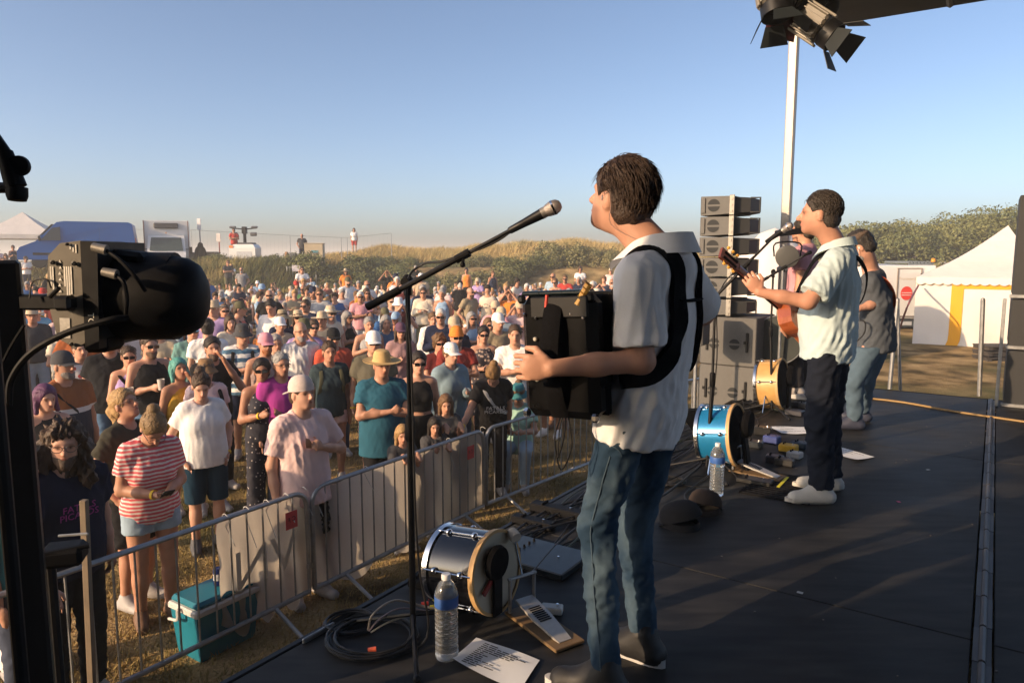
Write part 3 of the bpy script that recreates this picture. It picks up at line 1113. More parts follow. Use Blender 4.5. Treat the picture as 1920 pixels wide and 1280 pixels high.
def build_person(s, h=.016, fine=False, name='person'):
    'returns (root, J, scale); origin at the feet, facing +Y'
    J = skeleton(s)
    k = s.get('H', 1.75) / 1.75
    hc = J['hc']
    seed = s.get('seed', 1)
    def mesh(nm, v, f, m, tint=None):
        return raw_mesh(nm, v * k, f, m, True, tint)
    hz = [(hc + J['Rh'] @ V(0, .01, 0), (.10, .125, .135), min(h, .0082 if h < .017 else .014))]
    if s.get('finehand'):
        hz.insert(0, (J['wriL'] + J['Rt'] @ unit(V(s['hand_dirL'])) * .08, (.085, .085, .085), .0045))
    v, f = sdf_mesh(body_prims(J, s, fine), h if fine else h * 1.6, zfine=hz)
    v, f = coarsen(v, f, hidden(v, J, s, s.get('top', ('tee',)), s.get('bottom', ('trousers',))), .055)
    root = link(name, mesh('body', v, f, M_SKIN, tint_face(v, J, s)))
    root.color = (*s.get('skin', SKINS[0]), 1)
    def child(nm, me, col=None, parent=root):
        o = link(nm, me, parent)
        if col is not None: o.color = (*col, 1)
        return o
    def sdfchild(nm, prims, cuts, m, col, hh, fold=0.0, fr=26, stretch=(1, 1, .45), zf=None):
        v, f = sdf_mesh(prims, hh, cuts, zfine=zf)
        if not len(v): return None
        if fold:
            v = v + vnormals(v, f) * folds(v, fold, fr, seed, stretch)[:, None]
        return child(nm, mesh(nm, v, f, m), col)
    t = s.get('top', ('tee', (0.3, 0.3, 0.3)))
    b = s.get('bottom', ('trousers', (0.05, 0.06, 0.09)))
    near = h < .0175
    if b:
        P_, c_ = bottom_prims(J, s, b[0])
        nm = {'trousers': 'trousers', 'jeans': 'jeans', 'wide': 'trousers', 'shorts': 'shorts', 'hotpants': 'shorts', 'skirt': 'skirt', 'longskirt': 'skirt'}[b[0]]
        sdfchild(nm, P_, c_, b[2] if len(b) > 2 else M_CLOTH, b[1], h * (1.1 if fine else 1.45), s.get('fold2', .0042), 48, (.8, .8, 1.35))
    if t:
        P_, c_ = top_prims(J, s, t[0])
        nm = {'tee': 'tee_shirt', 'tank': 'tank_top', 'crop': 'crop_top', 'long': 'long_sleeved_shirt', 'jacket': 'jacket', 'dress': 'bodice'}[t[0]]
        nm = s.get('topname', nm)
        sdfchild(nm, P_, c_, t[2] if len(t) > 2 else M_CLOTH, t[1], h * (1.0 if fine else 1.28), s.get('fold', .0052 if near else .005), 58)
    hs = s.get('hair', 'short')
    if hs:
        P_ = hair_prims(J, s)
        hh = .0115 if near else .018
        v, f = sdf_mesh(P_, hh)
        if len(v):
            a = {'curly': .012, 'curlylong': .016}.get(hs, .003)
            v = v + vnormals(v, f) * folds(v, a, 70 if a > .01 else 110, seed + 3, (1, 1, .5))[:, None]
            ho = child('hair', mesh('hair', v, f, M_HAIR), s.get('haircol', (.06, .035, .02)))
            if near and hs != 'bald' and not s.get('hat'):
                n_, ln, th, wild = s.get('locks', (150, .05, .0028, .5))
                lo_ = child('hair_locks', locks_mesh(J, k, n_, ln, th, wild, seed, hs), s.get('haircol', (.06, .035, .02)), ho)
    if s.get('beard'):
        v, f = sdf_mesh(beard_prims(J, s), .009 if near else .014)
        child('beard', mesh('beard', v, f, M_HAIR), s.get('beardcol', tuple(V(s.get('haircol', (.06, .035, .02))) * .7 + V(s.get('skin', SKINS[0])) * .12)))
    def mbchild(nm, m, mt, col=None, smooth=True):
        m.v = [x * k for x in m.v]
        o = m.build(nm, mt, root, smooth)
        if col is not None: o.color = (*col, 1)
        return o
    if s.get('hat'):
        mbchild('hat', hat_mesh(J, s['hat'][0]), M_HAT, s['hat'][1])
    if s.get('shades'):
        mbchild('sunglasses', shades_mesh(J), M_SHADES)
    if s.get('glasses'):
        mbchild('glasses', shades_mesh(J, True), M_GLASSES)
    if s.get('band'):
        mbchild('wristband', wristband_mesh(J, s['band'], k), M_BAND)
    if s.get('backpack'):
        mbchild('backpack', backpack_mesh(J), M_CLOTH, s['backpack'])
    if s.get('strap'):
        mbchild('bag_strap', strap_mesh(J), M_CLOTH, s['strap'])
    if s.get('shoes', 1):
        for n in 'LR':
            P_, c_ = shoe_prims(J, n, 's')
            v, f = sdf_mesh(P_, .02 if near else .03, c_)
            child('shoe', mesh('shoe', v, f, M_SHOE), s.get('shoecol', (.35, .33, .32)))
    return root, J, k
# ------------------------------------------------------------------ the setting
VP1 = V(1870, HORIZON)
E_U = unit(ray(*VP1) * V(1, 1, 0))                 # along the stage front, away from the camera
E_W = V(E_U[1], -E_U[0], 0)                        # upstage
O_ST = PZ(600, 1184.5, STZ) * V(1, 1, 0)
def S(u, w, z=STZ):
    return O_ST + E_U * u + E_W * w + V(0, 0, z)
def to_uw(p):
    q = np.asarray(p) - O_ST
    return float(q @ E_U), float(q @ E_W)
R_ST = np.stack([E_U, -E_W, V(0, 0, 1)], 1)        # x = u, y = towards the audience

def ground(x, y):
    x, y = np.asarray(x, float), np.asarray(y, float)
    z = 0.016 * np.clip(y - 9, 0, 30)
    z = z + 0.05 * np.sin(x * .45 + 1) * np.sin(y * .38) * sstep(8, 16, y)
    left = sstep(-9, -15, x)
    b0 = 40 - 4.0 * left
    bank = sstep(0, 1, (y - b0) / 4.5)
    z = z + bank * (1.45 + .15 * np.sin(x * .3))
    d = sstep(45, 54, y) * sstep(-15, -8, x) * (1 - sstep(10, 20, x)) * (.95 + .16 * np.sin(x * .37 + .6) + .16 * np.sin(x * .83 + y * .4) + .10 * np.sin(x * 1.7))
    z = z + d
    z = z * (1 - sstep(66, 84, y)) - 6.0 * sstep(66, 90, y)
    return z

xs = np.concatenate([np.arange(-200, -50, 6.0), np.arange(-50, 50, .9), np.arange(50, 201, 6.0)])
ys = np.concatenate([np.arange(-60, -4, 4.0), np.arange(-4, 70, .8), np.arange(70, 101, 4.0)])
X, Y = np.meshgrid(xs, ys, indexing='ij')
gv = np.stack([X, Y, ground(X, Y)], -1).reshape(-1, 3)
nx, ny = len(xs), len(ys)
ii, jj = np.meshgrid(np.arange(nx - 1), np.arange(ny - 1), indexing='ij')
a = (ii * ny + jj).ravel()
gf = np.stack([a, a + ny, a + ny + 1, a + 1], 1)

def ground_material():
    m = mat('dry_field', (0.30, 0.20, 0.085), 0.95, var=0, spec=0.1)
    nt = m.node_tree; L = nt.links.new
    b = nt.nodes['Principled BSDF']
    tc = [n for n in nt.nodes if n.type == 'TEX_COORD'][0]
    def noise(sc, det=6):
        n = _n(nt, 'ShaderNodeTexNoise'); n.inputs['Scale'].default_value = sc; n.inputs['Detail'].default_value = det
        L(tc.outputs['Object'], n.inputs['Vector']); return n
    r1 = _n(nt, 'ShaderNodeValToRGB')
    cr = r1.color_ramp
    cr.elements[0].position, cr.elements[0].color = .34, (.085, .060, .026, 1)
    cr.elements[1].position, cr.elements[1].color = .66, (.50, .355, .175, 1)
    e = cr.elements.new(.50); e.color = (.30, .205, .09, 1)
    L(noise(1.3, 8).outputs[0], r1.inputs[0])
    r2 = _n(nt, 'ShaderNodeMapRange'); r2.inputs[1].default_value, r2.inputs[2].default_value = .5, .68
    L(noise(.35, 4).outputs[0], r2.inputs[0])
    mx = _n(nt, 'ShaderNodeMix', data_type='RGBA'); mx.inputs[7].default_value = (.10, .10, .035, 1)
    L(r2.outputs[0], mx.inputs[0]); L(r1.outputs[0], mx.inputs[6])
    fine = noise(38, 6)
    r3 = _n(nt, 'ShaderNodeMapRange'); r3.inputs[3].default_value, r3.inputs[4].default_value = .45, 1.5
    L(fine.outputs[0], r3.inputs[0])
    mm = _n(nt, 'ShaderNodeMix', data_type='RGBA', blend_type='MULTIPLY'); mm.inputs[0].default_value = 1
    L(mx.outputs[2], mm.inputs[6]); L(r3.outputs[0], mm.inputs[7])
    L(mm.outputs[2], b.inputs['Base Color'])
    bp = _n(nt, 'ShaderNodeBump'); bp.inputs['Strength'].default_value = .9; bp.inputs['Distance'].default_value = .06
    L(fine.outputs[0], bp.inputs['Height']); L(bp.outputs[0], b.inputs['Normal'])
    return m
tag(link('ground', raw_mesh('ground', gv, gf, ground_material(), True)), 'dry trampled field rising to a dune bank', kind='structure')

sea = mat('sea_water', (0.035, 0.085, 0.12), 0.35, var=.15, scale=.02, bump=.3, bscale=.6, bdist=.3)
sm = MB(); sm.quad((-2500, 84, -4.5), (2500, 84, -4.5), (2500, 2500, -4.5), (-2500, 2500, -4.5))
tag(sm.build('sea', sea), 'calm blue sea on the horizon', kind='structure')

# --- grass and reeds
def blades(pts, hgt, wid, lean, rng, n_per=1, spread=.0):
    'triangular blades at ground points'
    p = np.repeat(pts, n_per, 0)
    n = len(p)
    p = p + np.c_[rng.normal(0, spread, (n, 2)), np.zeros(n)]
    p[:, 2] = ground(p[:, 0], p[:, 1]) - .01
    a = rng.uniform(0, 2 * math.pi, n)
    hh = hgt * rng.uniform(.55, 1.3, n)
    d = np.c_[np.cos(a), np.sin(a), np.zeros(n)] * (wid * rng.uniform(.7, 1.4, n))[:, None]
    ln = np.c_[rng.normal(lean[0], .35, n) * hh, rng.normal(lean[1], .35, n) * hh, hh]
    v = np.empty((n, 3, 3))
    v[:, 0] = p - d; v[:, 1] = p + d; v[:, 2] = p + ln
    return v.reshape(-1, 3), np.arange(n * 3).reshape(-1, 3)

M_GRASS = mat('straw_grass', (0.36, 0.25, 0.10), 0.9, var=0, scale=.9, col2=(.15, .13, .045), thr=(.42, .62), spec=.1)
M_DUNE = mat('dune_grass', (0.46, 0.34, 0.145), 0.9, var=0, scale=.5, col2=(.27, .23, .10), thr=(.45, .65), spec=.1)
rg = np.random.default_rng(3)
n = 46000
q = rg.uniform(0, 1, (n, 2))
gy = 2.5 + 11 * q[:, 0] ** 1.3
gx = -gy * .75 - 1 + q[:, 1] * (gy * 1.25 + 3.0)
pts = np.c_[gx, gy, 0 * gx]
wu = (pts - O_ST) @ E_W
pts = pts[wu < -.05]
v, f = blades(pts, .055, .006, (.12, .05), rg, 2, .05)
tag(link('dry_grass', raw_mesh('dry_grass', v, f, M_GRASS, False)), 'short dry grass on the field in front of the stage', kind='stuff')
n = 15000
gy = rg.uniform(44, 62, n); gx = rg.uniform(-14, 22, n)
keep = ground(gx, gy) > 1.9
pts = np.c_[gx, gy, 0 * gx][keep]
v, f = blades(pts, .55, .025, (.35, .0), rg, 5, .14)
tag(link('dune_grass', raw_mesh('dune_grass', v, f, M_DUNE, False)), 'tall straw-coloured dune grass along the crest', kind='stuff')
n = 5200
gy = rg.uniform(36.0, 41.5, n); gx = rg.uniform(-40, -9.5, n)
v, f = blades(np.c_[gx, gy, 0 * gx], .50, .022, (.3, 0), rg, 5, .12)
tag(link('bank_grass', raw_mesh('bank_grass', v, f, mat('bank_grass', (.36, .29, .12), .9, var=0, scale=.6, col2=(.11, .125, .045), thr=(.4, .6), spec=.1), False)),
    'long yellow-green grass on the bank below the vehicles', kind='stuff')
n = 2600
gy = rg.uniform(24, 38, n); gx = rg.uniform(6, 34, n)
v, f = blades(np.c_[gx, gy, 0 * gx], .16, .02, (.1, 0), rg, 5, .15)
tag(link('field_grass', raw_mesh('field_grass', v, f, M_GRASS, False)), 'tufts of dry grass behind the marquee', kind='stuff')

# --- shrubs and trees
def leaf_cloud(rng, blobs, n, size, droop=0.0):
    'leaf quads spread through the outer part of several blobs (centre, radii)'
    vs = []
    vol = np.array([b[1][0] * b[1][1] * b[1][2] for b in blobs]) ** .7
    cnt = (n * vol / vol.sum()).astype(int)
    for (c, r), m in zip(blobs, cnt):
        u = rng.normal(size=(m, 3)); u /= np.linalg.norm(u, axis=1, keepdims=True)
        rad = 1 - np.abs(rng.normal(0, .22, m))
        lump = 1 + .16 * np.sin(u @ (rng.normal(size=3) * 4) + 1) + .12 * np.sin(u @ (rng.normal(size=3) * 7))
        p = np.asarray(c) + u * (np.clip(rad, .25, 1.05) * lump)[:, None] * np.asarray(r)
        nn = unit(np.asarray(u)) if False else u + rng.normal(0, .7, (m, 3))
        nn /= np.linalg.norm(nn, axis=1, keepdims=True)
        t = np.cross(nn, rng.normal(size=(m, 3))); t /= np.linalg.norm(t, axis=1, keepdims=True)
        b = np.cross(nn, t)
        s = size * rng.uniform(.6, 1.4, m)[:, None]
        vs.append(np.stack([p - t * s, p - b * s * .5, p + t * s, p + b * s * .5], 1))
    v = np.concatenate(vs)
    v = v[v[:, :, 2].min(1) > -.1]
    return v.reshape(-1, 3), np.arange(len(v) * 4).reshape(-1, 4)

def leaf_mat(name, c1, c2):
    m = mat(name, c1, .65, var=0, scale=1.3, col2=c2, thr=(.38, .62), spec=.25, detail=6)
    return m
M_LEAF = leaf_mat('hedge_leaf', (.085, .105, .038), (.15, .155, .058))
M_LEAF2 = leaf_mat('scrub_leaf', (.14, .145, .058), (.23, .20, .085))
M_LEAF3 = leaf_mat('tree_leaf', (.11, .125, .045), (.19, .19, .07))
M_WOOD = mat('twig_wood', (.10, .075, .05), .9, var=.2)
SHRUBS = []
for i in range(5):
    r_ = np.random.default_rng(20 + i)
    bl = [((r_.uniform(-.9, .9), r_.uniform(-.4, .4), r_.uniform(.45, 1.0)), (r_.uniform(.7, 1.1), r_.uniform(.6, .9), r_.uniform(.6, .9))) for _ in range(6)]
    v, f = leaf_cloud(r_, bl, 5200, .075)
    cr = raw_mesh('shrub_crown', v, f, [M_LEAF, M_LEAF2][i % 2], False)
    tw = MB()
    for k in range(7):
        e = V(r_.uniform(-1, 1), r_.uniform(-.4, .4), r_.uniform(.8, 1.5))
        tw.tube(smooth_path([(e[0] * .3, 0, -.1), (e[0] * .6, e[1] * .5, e[2] * .5), e], 3), [.04] * 3 + [.03] * 3 + [.012], 5)
    vv = np.vstack(tw.v)
    SHRUBS.append((cr, raw_mesh('shrub_stem', vv, tw.f, M_WOOD, True)))
def hedge(label, items, r_):
    'one hedge; each shrub a part with its stem'
    base = V(items[0][0], items[0][1], float(ground(items[0][0], items[0][1])))
    root = empty('hedge', base, label, 'hedge')
    for (x, yy, hgt, ids) in items:
        k = hgt / 1.7 * r_.uniform(.82, 1.15)
        i = int(r_.choice(ids))
        o = link('shrub', SHRUBS[i][0], root, V(x, yy, float(ground(x, yy)) - .25) - base)
        o.scale = (k * 1.15, k, k * r_.uniform(.9, 1.1)); o.rotation_euler[2] = r_.uniform(-.5, .5) + math.pi * int(r_.integers(0, 2))
        link('stem', SHRUBS[i][1], o)
hs = []
for px in np.arange(400, 705, 34):
    hs.append((px, 41.0, .95 if px < 560 else 1.5, 0))
for px in np.arange(690, 1420, 36):
    hs.append((px, 42.5 + 2 * math.sin(px * .013), 1.4, 1))
for px in np.arange(720, 1420, 47):
    hs.append((px, 46.0, 1.0, 1))
for px in np.arange(1380, 1960, 45):
    hs.append((px, 41.0, 2.0, 1))
r_ = np.random.default_rng(5)
def hedge_items(lo, hi, kind, y0=0, y1=99):
    return [((px - 960) / FPX * yy, yy, h_, (0, 1, 2, 3, 4) if kind else (0, 2, 4)) for px, yy, h_, k_ in hs if lo <= px < hi and k_ == kind and y0 <= yy < y1]
hedge('dark green hedge left of the tall mic stand, behind the railings', hedge_items(0, 2000, 0), r_)
hedge('olive hedge in front of the dunes between the mic stand and the speaker tower', hedge_items(600, 1420, 1, 0, 45.5), r_)
hedge('upper row of scrub close under the dune crest', hedge_items(600, 1420, 1, 45.5, 99), r_)
hedge('green hedge behind the marquee and the white lorry', hedge_items(1380, 2000, 1, 0, 41.4) , r_)
def tree(p, hgt, wid, seed, label):
    r_ = np.random.default_rng(seed)
    o = empty('tree', p, label, 'tree', 'trees on the rise behind the marquee')
    bl = [((r_.uniform(-.5, .5) * wid, r_.uniform(-.35, .35) * wid, hgt * r_.uniform(.15, .82)), (wid * r_.uniform(.26, .42), wid * r_.uniform(.25, .4), hgt * r_.uniform(.18, .28))) for _ in range(13)]
    v, f = leaf_cloud(r_, bl, 9000, .10)
    link('crown', raw_mesh('crown', v, f, [M_LEAF3, M_LEAF][seed % 2], False), o)
    tw = MB()
    tw.tube(smooth_path([(0, 0, -.3), (.1, .05, hgt * .3), (0, .1, hgt * .7)], 3), [.16] * 2 + [.12] * 3 + [.07, .04], 7)
    for c, rr in bl[:6]:
        tw.tube(smooth_path([(.05, .03, hgt * .25), (c[0] * .6, c[1] * .6, c[2] * .75), c], 3), [.08] * 3 + [.05] * 3 + [.02], 5)
    link('trunk', raw_mesh('trunk', np.vstack(tw.v), tw.f, M_WOOD, True), o)
    return o
TR = [(1570, 432, 'olive'), (1605, 428, 'olive'), (1640, 425, 'dark'), (1680, 420, 'olive'), (1712, 424, 'round dark'), (1748, 412, 'tall'), (1785, 408, 'tall'), (1822, 402, 'dark'), (1862, 401, 'tall'), (1905, 398, 'tall'), (1950, 396, 'dark'), (1530, 440, 'low')]
for i, (px, py, w) in enumerate(TR):
    yy = 50 + (i % 3) * 2.5
    x = (px - 960) / FPX * yy
    zt = CAMZ + (HORIZON - py) / FPX * yy
    g = float(ground(x, yy))
    tree((x, yy, g), zt - g + .25, 4.2, 40 + i, f'{w} leafy tree on the rise, {["first", "second", "third", "fourth", "fifth", "sixth", "seventh", "eighth", "ninth", "tenth", "eleventh"][i] + " from the cap-wearing musician" if i < 11 else "behind the guitarist"}')
# ------------------------------------------------------------------ stage, roof, barrier
def deck_material():
    m = mat('black_stage_ply', (.020, .019, .019), .42, var=0, spec=.22)
    nt = m.node_tree; L = nt.links.new
    b = nt.nodes['Principled BSDF']
    tc = [n for n in nt.nodes if n.type == 'TEX_COORD'][0]
    mp = _n(nt, 'ShaderNodeMapping'); mp.inputs['Rotation'].default_value = (0, 0, -math.atan2(E_U[1], E_U[0])); mp.inputs['Scale'].default_value = (1.0, 5, 1)
    L(tc.outputs['Object'], mp.inputs[0])
    n1 = _n(nt, 'ShaderNodeTexNoise'); n1.inputs['Scale'].default_value = 3.0; n1.inputs['Detail'].default_value = 8; L(mp.outputs[0], n1.inputs['Vector'])
    n2 = _n(nt, 'ShaderNodeTexNoise'); n2.inputs['Scale'].default_value = 2.2; n2.inputs['Detail'].default_value = 7; L(tc.outputs['Object'], n2.inputs['Vector'])
    mul = _n(nt, 'ShaderNodeMath', operation='MULTIPLY'); L(n1.outputs[0], mul.inputs[0]); L(n2.outputs[0], mul.inputs[1])
    r = _n(nt, 'ShaderNodeValToRGB')
    r.color_ramp.elements[0].position, r.color_ramp.elements[0].color = .12, (.009, .0095, .0105, 1)
    r.color_ramp.elements[1].position, r.color_ramp.elements[1].color = .42, (.040, .0385, .037, 1)
    L(mul.outputs[0], r.inputs[0]); L(r.outputs[0], b.inputs['Base Color'])
    mr = _n(nt, 'ShaderNodeMapRange'); mr.inputs[3].default_value, mr.inputs[4].default_value = .45, .75
    L(n2.outputs[0], mr.inputs[0]); L(mr.outputs[0], b.inputs['Roughness'])
    vo = _n(nt, 'ShaderNodeTexNoise'); vo.inputs['Scale'].default_value = 320; L(tc.outputs['Object'], vo.inputs['Vector'])
    bp = _n(nt, 'ShaderNodeBump'); bp.inputs['Strength'].default_value = .25; bp.inputs['Distance'].default_value = .002
    L(vo.outputs[0], bp.inputs['Height']); L(bp.outputs[0], b.inputs['Normal'])
    return m
M_DECK = deck_material()
M_BLACKM = mat('black_metal', (.008, .008, .009), .45, metal=.1, var=.25, scale=30, spec=.3)
M_BLACKP = mat('black_plastic', (.005, .005, .006), .6, var=.2, scale=40, spec=.15)
M_BLACKC = mat('black_cloth', (.005, .005, .006), .95, spec=.1, var=.2, scale=6, bump=.4, bscale=14, bdist=.03)
M_STEEL = mat('galvanised_steel', (.36, .37, .38), .48, metal=.75, var=.22, scale=22, bump=.08, bscale=60)
M_ALU = mat('aluminium', (.40, .37, .34), .45, metal=.35, var=.1, scale=25)
M_CHROME = mat('chrome', (.75, .75, .76), .12, metal=1.0, var=.03)
U0, U1, WH, W1 = -3.4, 7.0, 2.2, 7.2
deck = empty('stage_floor', S(0, 0, STZ)); tag(deck, 'black plywood stage floor in large panels', kind='structure')
gap = .006
us = [U0, -1.6, 1.38, 4.35, U1]
for i in range(4):
    for (w0, w1) in ((0.0, WH - .035), (WH + .035, 4.7), (4.7, W1)):
        if w0 > 4 and i == 3: pass
        c = S((us[i] + us[i + 1]) / 2, (w0 + w1) / 2, STZ - .02)
        m = MB(R_ST, c); m.box((0, 0, 0), (us[i + 1] - us[i] - gap, w1 - w0 - gap, .04), None, .003)
        m.build('deck_panel', M_DECK, deck)
m = MB(R_ST, S(1.8, WH, STZ - .012)); m.box((0, 0, 0), (10.3, .06, .03)); m.build('hinge_channel', mat('dark_steel', (.05, .05, .055), .5, metal=.5, var=.2), deck)
for k in range(34):
    m = MB(R_ST, S(U0 + .16 + k * .306, WH, STZ + .004))
    m.tube([(-.145, .0, 0), (.145, .0, 0)], .013, 8)
    m.box((0, .022 if k % 2 else -.022, -.002), (.29, .018, .006))
    m.build('hinge_knuckle', mat('worn_steel', (.10, .10, .105), .5, metal=.6, var=.2, scale=25), deck, True)
m = MB(R_ST, S(1.8, 0, STZ)); m.box((0, .018, -.05), (10.4, .030, .104), None, .004); m.build('edge_rail', M_BLACKM, deck)
m = MB(R_ST, S(1.8, 0, STZ)); m.box((0, -.02, -.65), (10.4, .02, 1.08)); m.build('stage_skirt', M_BLACKC, deck)
m = MB(R_ST, S(U1, 3.6, STZ)); m.box((.02, 0, -.06), (.04, 7.2, .12)); m.box((.01, 0, -.66), (.02, 7.2, 1.06)); m.build('side_skirt', M_BLACKC, deck)
m = MB(R_ST, S(-.02, .02, STZ)); m.box((0, .004, .012), (.16, .012, .022), None, .004); m.build('edge_catch', M_STEEL, deck)

# roof over the stage, its mast, and an added unseen curtain that shades this half of the deck
m = MB(R_ST, S((6.8 - 4.2) / 2, 3.75, 5.14))
root = empty('stage_roof', S(6.8, .25, 5.14), 'dark stage roof slab seen from below at the top right', 'stage roof')
m.box((0, 0, .11), (11.0, 7.0, .22), None, .02); m.build('roof_slab', mat('roof_underside', (.020, .026, .030), .7, var=.2, scale=3), root)
m = MB()
for w_ in (1.6, 3.2, 4.8):
    m.tube([S(-4, w_, 5.13), S(6.7, w_, 5.13)], .03, 6)
m.build('roof_truss', M_BLACKM, root, True)
mast = PY(1474, 410, 7.9)
mb = V(mast[0], mast[1], 0.0)
root = empty('roof_mast', mb, 'tall pale aluminium mast carrying the roof corner', 'mast')
m = MB(R_ST, mb); m.box((0, 0, 2.59), (.095, .095, 5.18), None, .012); m.build('mast_tube', M_ALU, root)
for z in (1.5, 2.55):
    m = MB(R_ST, mb); m.box((0, 0, z), (.125, .125, .05), None, .008); m.build('mast_collar', M_STEEL, root)
m = MB(R_ST, mb); m.box((0, 0, .02), (.5, .5, .04)); m.build('base_plate', M_STEEL, root)
root = empty('shade_curtain', S(U0, 2.6, STZ), 'unseen black curtain on scaffold added to shade the stage from the left', 'curtain')
nn = 40
ws = np.linspace(-.79, 6.6, nn)
vv, ff = [], []
for i, w_ in enumerate(ws):
    o_ = .05 * math.sin(i * 1.9) + .03 * math.sin(i * .7)
    vv += [S(U0 - .1 + o_, w_, .05), S(U0 - .1 + o_ * .7, w_, 5.35)]
for i in range(nn - 1):
    ff.append([2 * i, 2 * i + 2, 2 * i + 3, 2 * i + 1])
link('curtain_cloth', raw_mesh('curtain_cloth', np.array(vv) - np.array(root.location), ff, M_BLACKC, True), root)
m = MB()
for w_ in (-.79, 2.6, 6.6):
    m.tube([S(U0 - .2, w_, 0), S(U0 - .2, w_, 5.4)], .025, 8)
m.tube([S(U0 - .2, -.79, 5.3), S(U0 - .2, 6.6, 5.3)], .025, 8)
m.build('scaffold_tube', M_STEEL, root, True)

# --- crowd barriers
def barrier(u0, u1, w0, w1, label, arc=True):
    a_, b_ = S(u0, w0, 0), S(u1, w1, 0)
    L = np.linalg.norm(b_ - a_)
    x = unit(b_ - a_); y = np.cross(V(0, 0, 1), x)
    R = np.stack([x, y, V(0, 0, 1)], 1)
    root = empty('crowd_barrier', a_, label, 'barrier', 'steel crowd barriers along the pit')
    zb, zt, r = .16, .955, .019
    m = MB(R, a_)
    rc = .12
    pts = [(0, 0, zb)]
    for t in np.linspace(0, math.pi / 2, 6): pts.append((rc - rc * math.cos(t), 0, zt - rc + rc * math.sin(t)))
    for t in np.linspace(math.pi / 2, 0, 6): pts.append((L - rc + rc * math.cos(t), 0, zt - rc + rc * math.sin(t)))
    pts += [(L, 0, zb), (0, 0, zb)]
    m.tube(pts, r, 8, caps=False)
    m.build('frame', M_STEEL, root, True)
    n = 17
    for i in range(1, n):
        m = MB(R, a_); xx = L * i / n
        m.tube([(xx, 0, zb), (xx, 0, zt)], .0075, 6); m.build('bar', M_STEEL, root, True)
    for xx in (.32, L - .32):
        m = MB(R, a_); m.tube([(xx, 0, zb), (xx, -.30, .015)], .016, 7); m.tube([(xx, 0, zb), (xx, .30, .015)], .016, 7); m.build('foot', M_STEEL, root, True)
    m = MB(R, a_); m.box((L + .012, 0, zt - .25), (.05, .02, .035)); m.box((L + .012, 0, zb + .2), (.05, .02, .035)); m.build('hook', M_STEEL, root)
    return root, R, a_, L
WB = -2.05
bars = [barrier(-2.85, -.62, WB + .35, WB - .02, 'steel crowd barrier at the left edge, behind the lighting post'), barrier(-.56, 1.66, WB, WB, 'steel crowd barrier nearest the camera, half covered by a pale banner'),
        barrier(1.71, 3.92, WB, WB, 'middle steel crowd barrier fully covered by a pale banner'), barrier(3.97, 6.2, WB, WB + .22, 'steel crowd barrier beyond the leaning girl, uncovered'), barrier(6.25, 8.4, WB + .25, WB + .9, 'steel crowd barrier by the speaker tower')]
M_BANNER = mat('pale_banner', (.55, .51, .46), .75, var=.10, scale=2.5, bump=.5, bscale=3.5, bdist=.06)
_nt = M_BANNER.node_tree
_tr = _n(_nt, 'ShaderNodeBsdfTranslucent'); _tr.inputs[0].default_value = (.62, .56, .48, 1)
_mx = _n(_nt, 'ShaderNodeMixShader'); _mx.inputs[0].default_value = .5
_nt.links.new(_nt.nodes['Principled BSDF'].outputs[0], _mx.inputs[1]); _nt.links.new(_tr.outputs[0], _mx.inputs[2]); _nt.links.new(_mx.outputs[0], _nt.nodes['Material Output'].inputs[0])
M_TAG = mat('red_tag', (.62, .06, .06), .7, var=.12, scale=20)
M_INK = mat('black_ink', (.008, .008, .009), .8, var=0)
def banner(u0, u1, label, z0=.10, z1=.93):
    off = WB - .035
    a_ = S(u0, off, 0)
    root = empty('banner', a_, label, 'banner', 'pale banners hung on the barriers')
    nu, nz_ = 40, 10
    vv, ff = [], []
    for i in range(nu + 1):
        for j in range(nz_ + 1):
            u = u0 + (u1 - u0) * i / nu; t = j / nz_
            zb_ = z0 + .05 * math.sin(i * .55) + (.10 * max(0, 1 - i / 4) ** 2 if i < 4 else 0)
            z = zb_ + (z1 - zb_) * t + .012 * math.sin(i * .9) * (t > .9)
            bulge = .018 * math.sin(i * .8 + j * .5) * (1 - t) + .012 * math.sin(j * 1.3 + i * .3)
            vv.append(S(u, off + bulge * .8, z))
    for i in range(nu):
        for j in range(nz_):
            k = i * (nz_ + 1) + j
            ff.append([k, k + nz_ + 1, k + nz_ + 2, k + 1])
    link('banner_cloth', raw_mesh('banner_cloth', np.array(vv) - np.array(root.location), ff, M_BANNER, True), root)
    m = MB()
    for u in np.linspace(u0 + .05, u1 - .05, 5):
        m.tube(smooth_path([S(u, WB + .02, .965), S(u, WB - .02, .978), S(u + .005, WB - .045, .93), S(u + .04, WB + .03, .72 + .05 * math.sin(u * 9))], 4), .0028, 4)
    m.build('cable_tie', mat('white_nylon', (.6, .6, .58), .5, var=.05), root, True)
    return root
b_ = banner(.93, 1.70, 'pale fabric banner end with a faded letter, over the cooler')
m = MB()
Rb = np.stack([-E_U, V(0, 0, 1), E_W], 1)
text('banner_letter', 'VN', mat('faded_print', (.80, .72, .58), .8, var=.1), S(1.30, WB + .012 - .03, .52), Rb, .40, b_)
banner(1.70, 3.98, 'long pale fabric banner on the middle barrier')
def red_tag(u, label, body, w_=WB + .022):
    m = MB(Rb, S(u, w_, .78)); m.box((0, 0, 0), (.105, .13, .003))
    o = empty('paper_tag', S(u, w_, .72), label, 'tag', 'red paper tags on the barriers')
    m.build('tag_sheet', M_TAG, o)
    text('tag_letters', body, M_INK, S(u, w_ + .004, .785), Rb @ rotz(-.1), .05, o)
red_tag(1.50, 'red paper tag with two letters on the nearest barrier', 'C F')
red_tag(3.68, 'red paper tag on the far end of the middle barrier', 'C F')
red_tag(-1.0, 'red paper tag low behind the lighting post', 'C F')

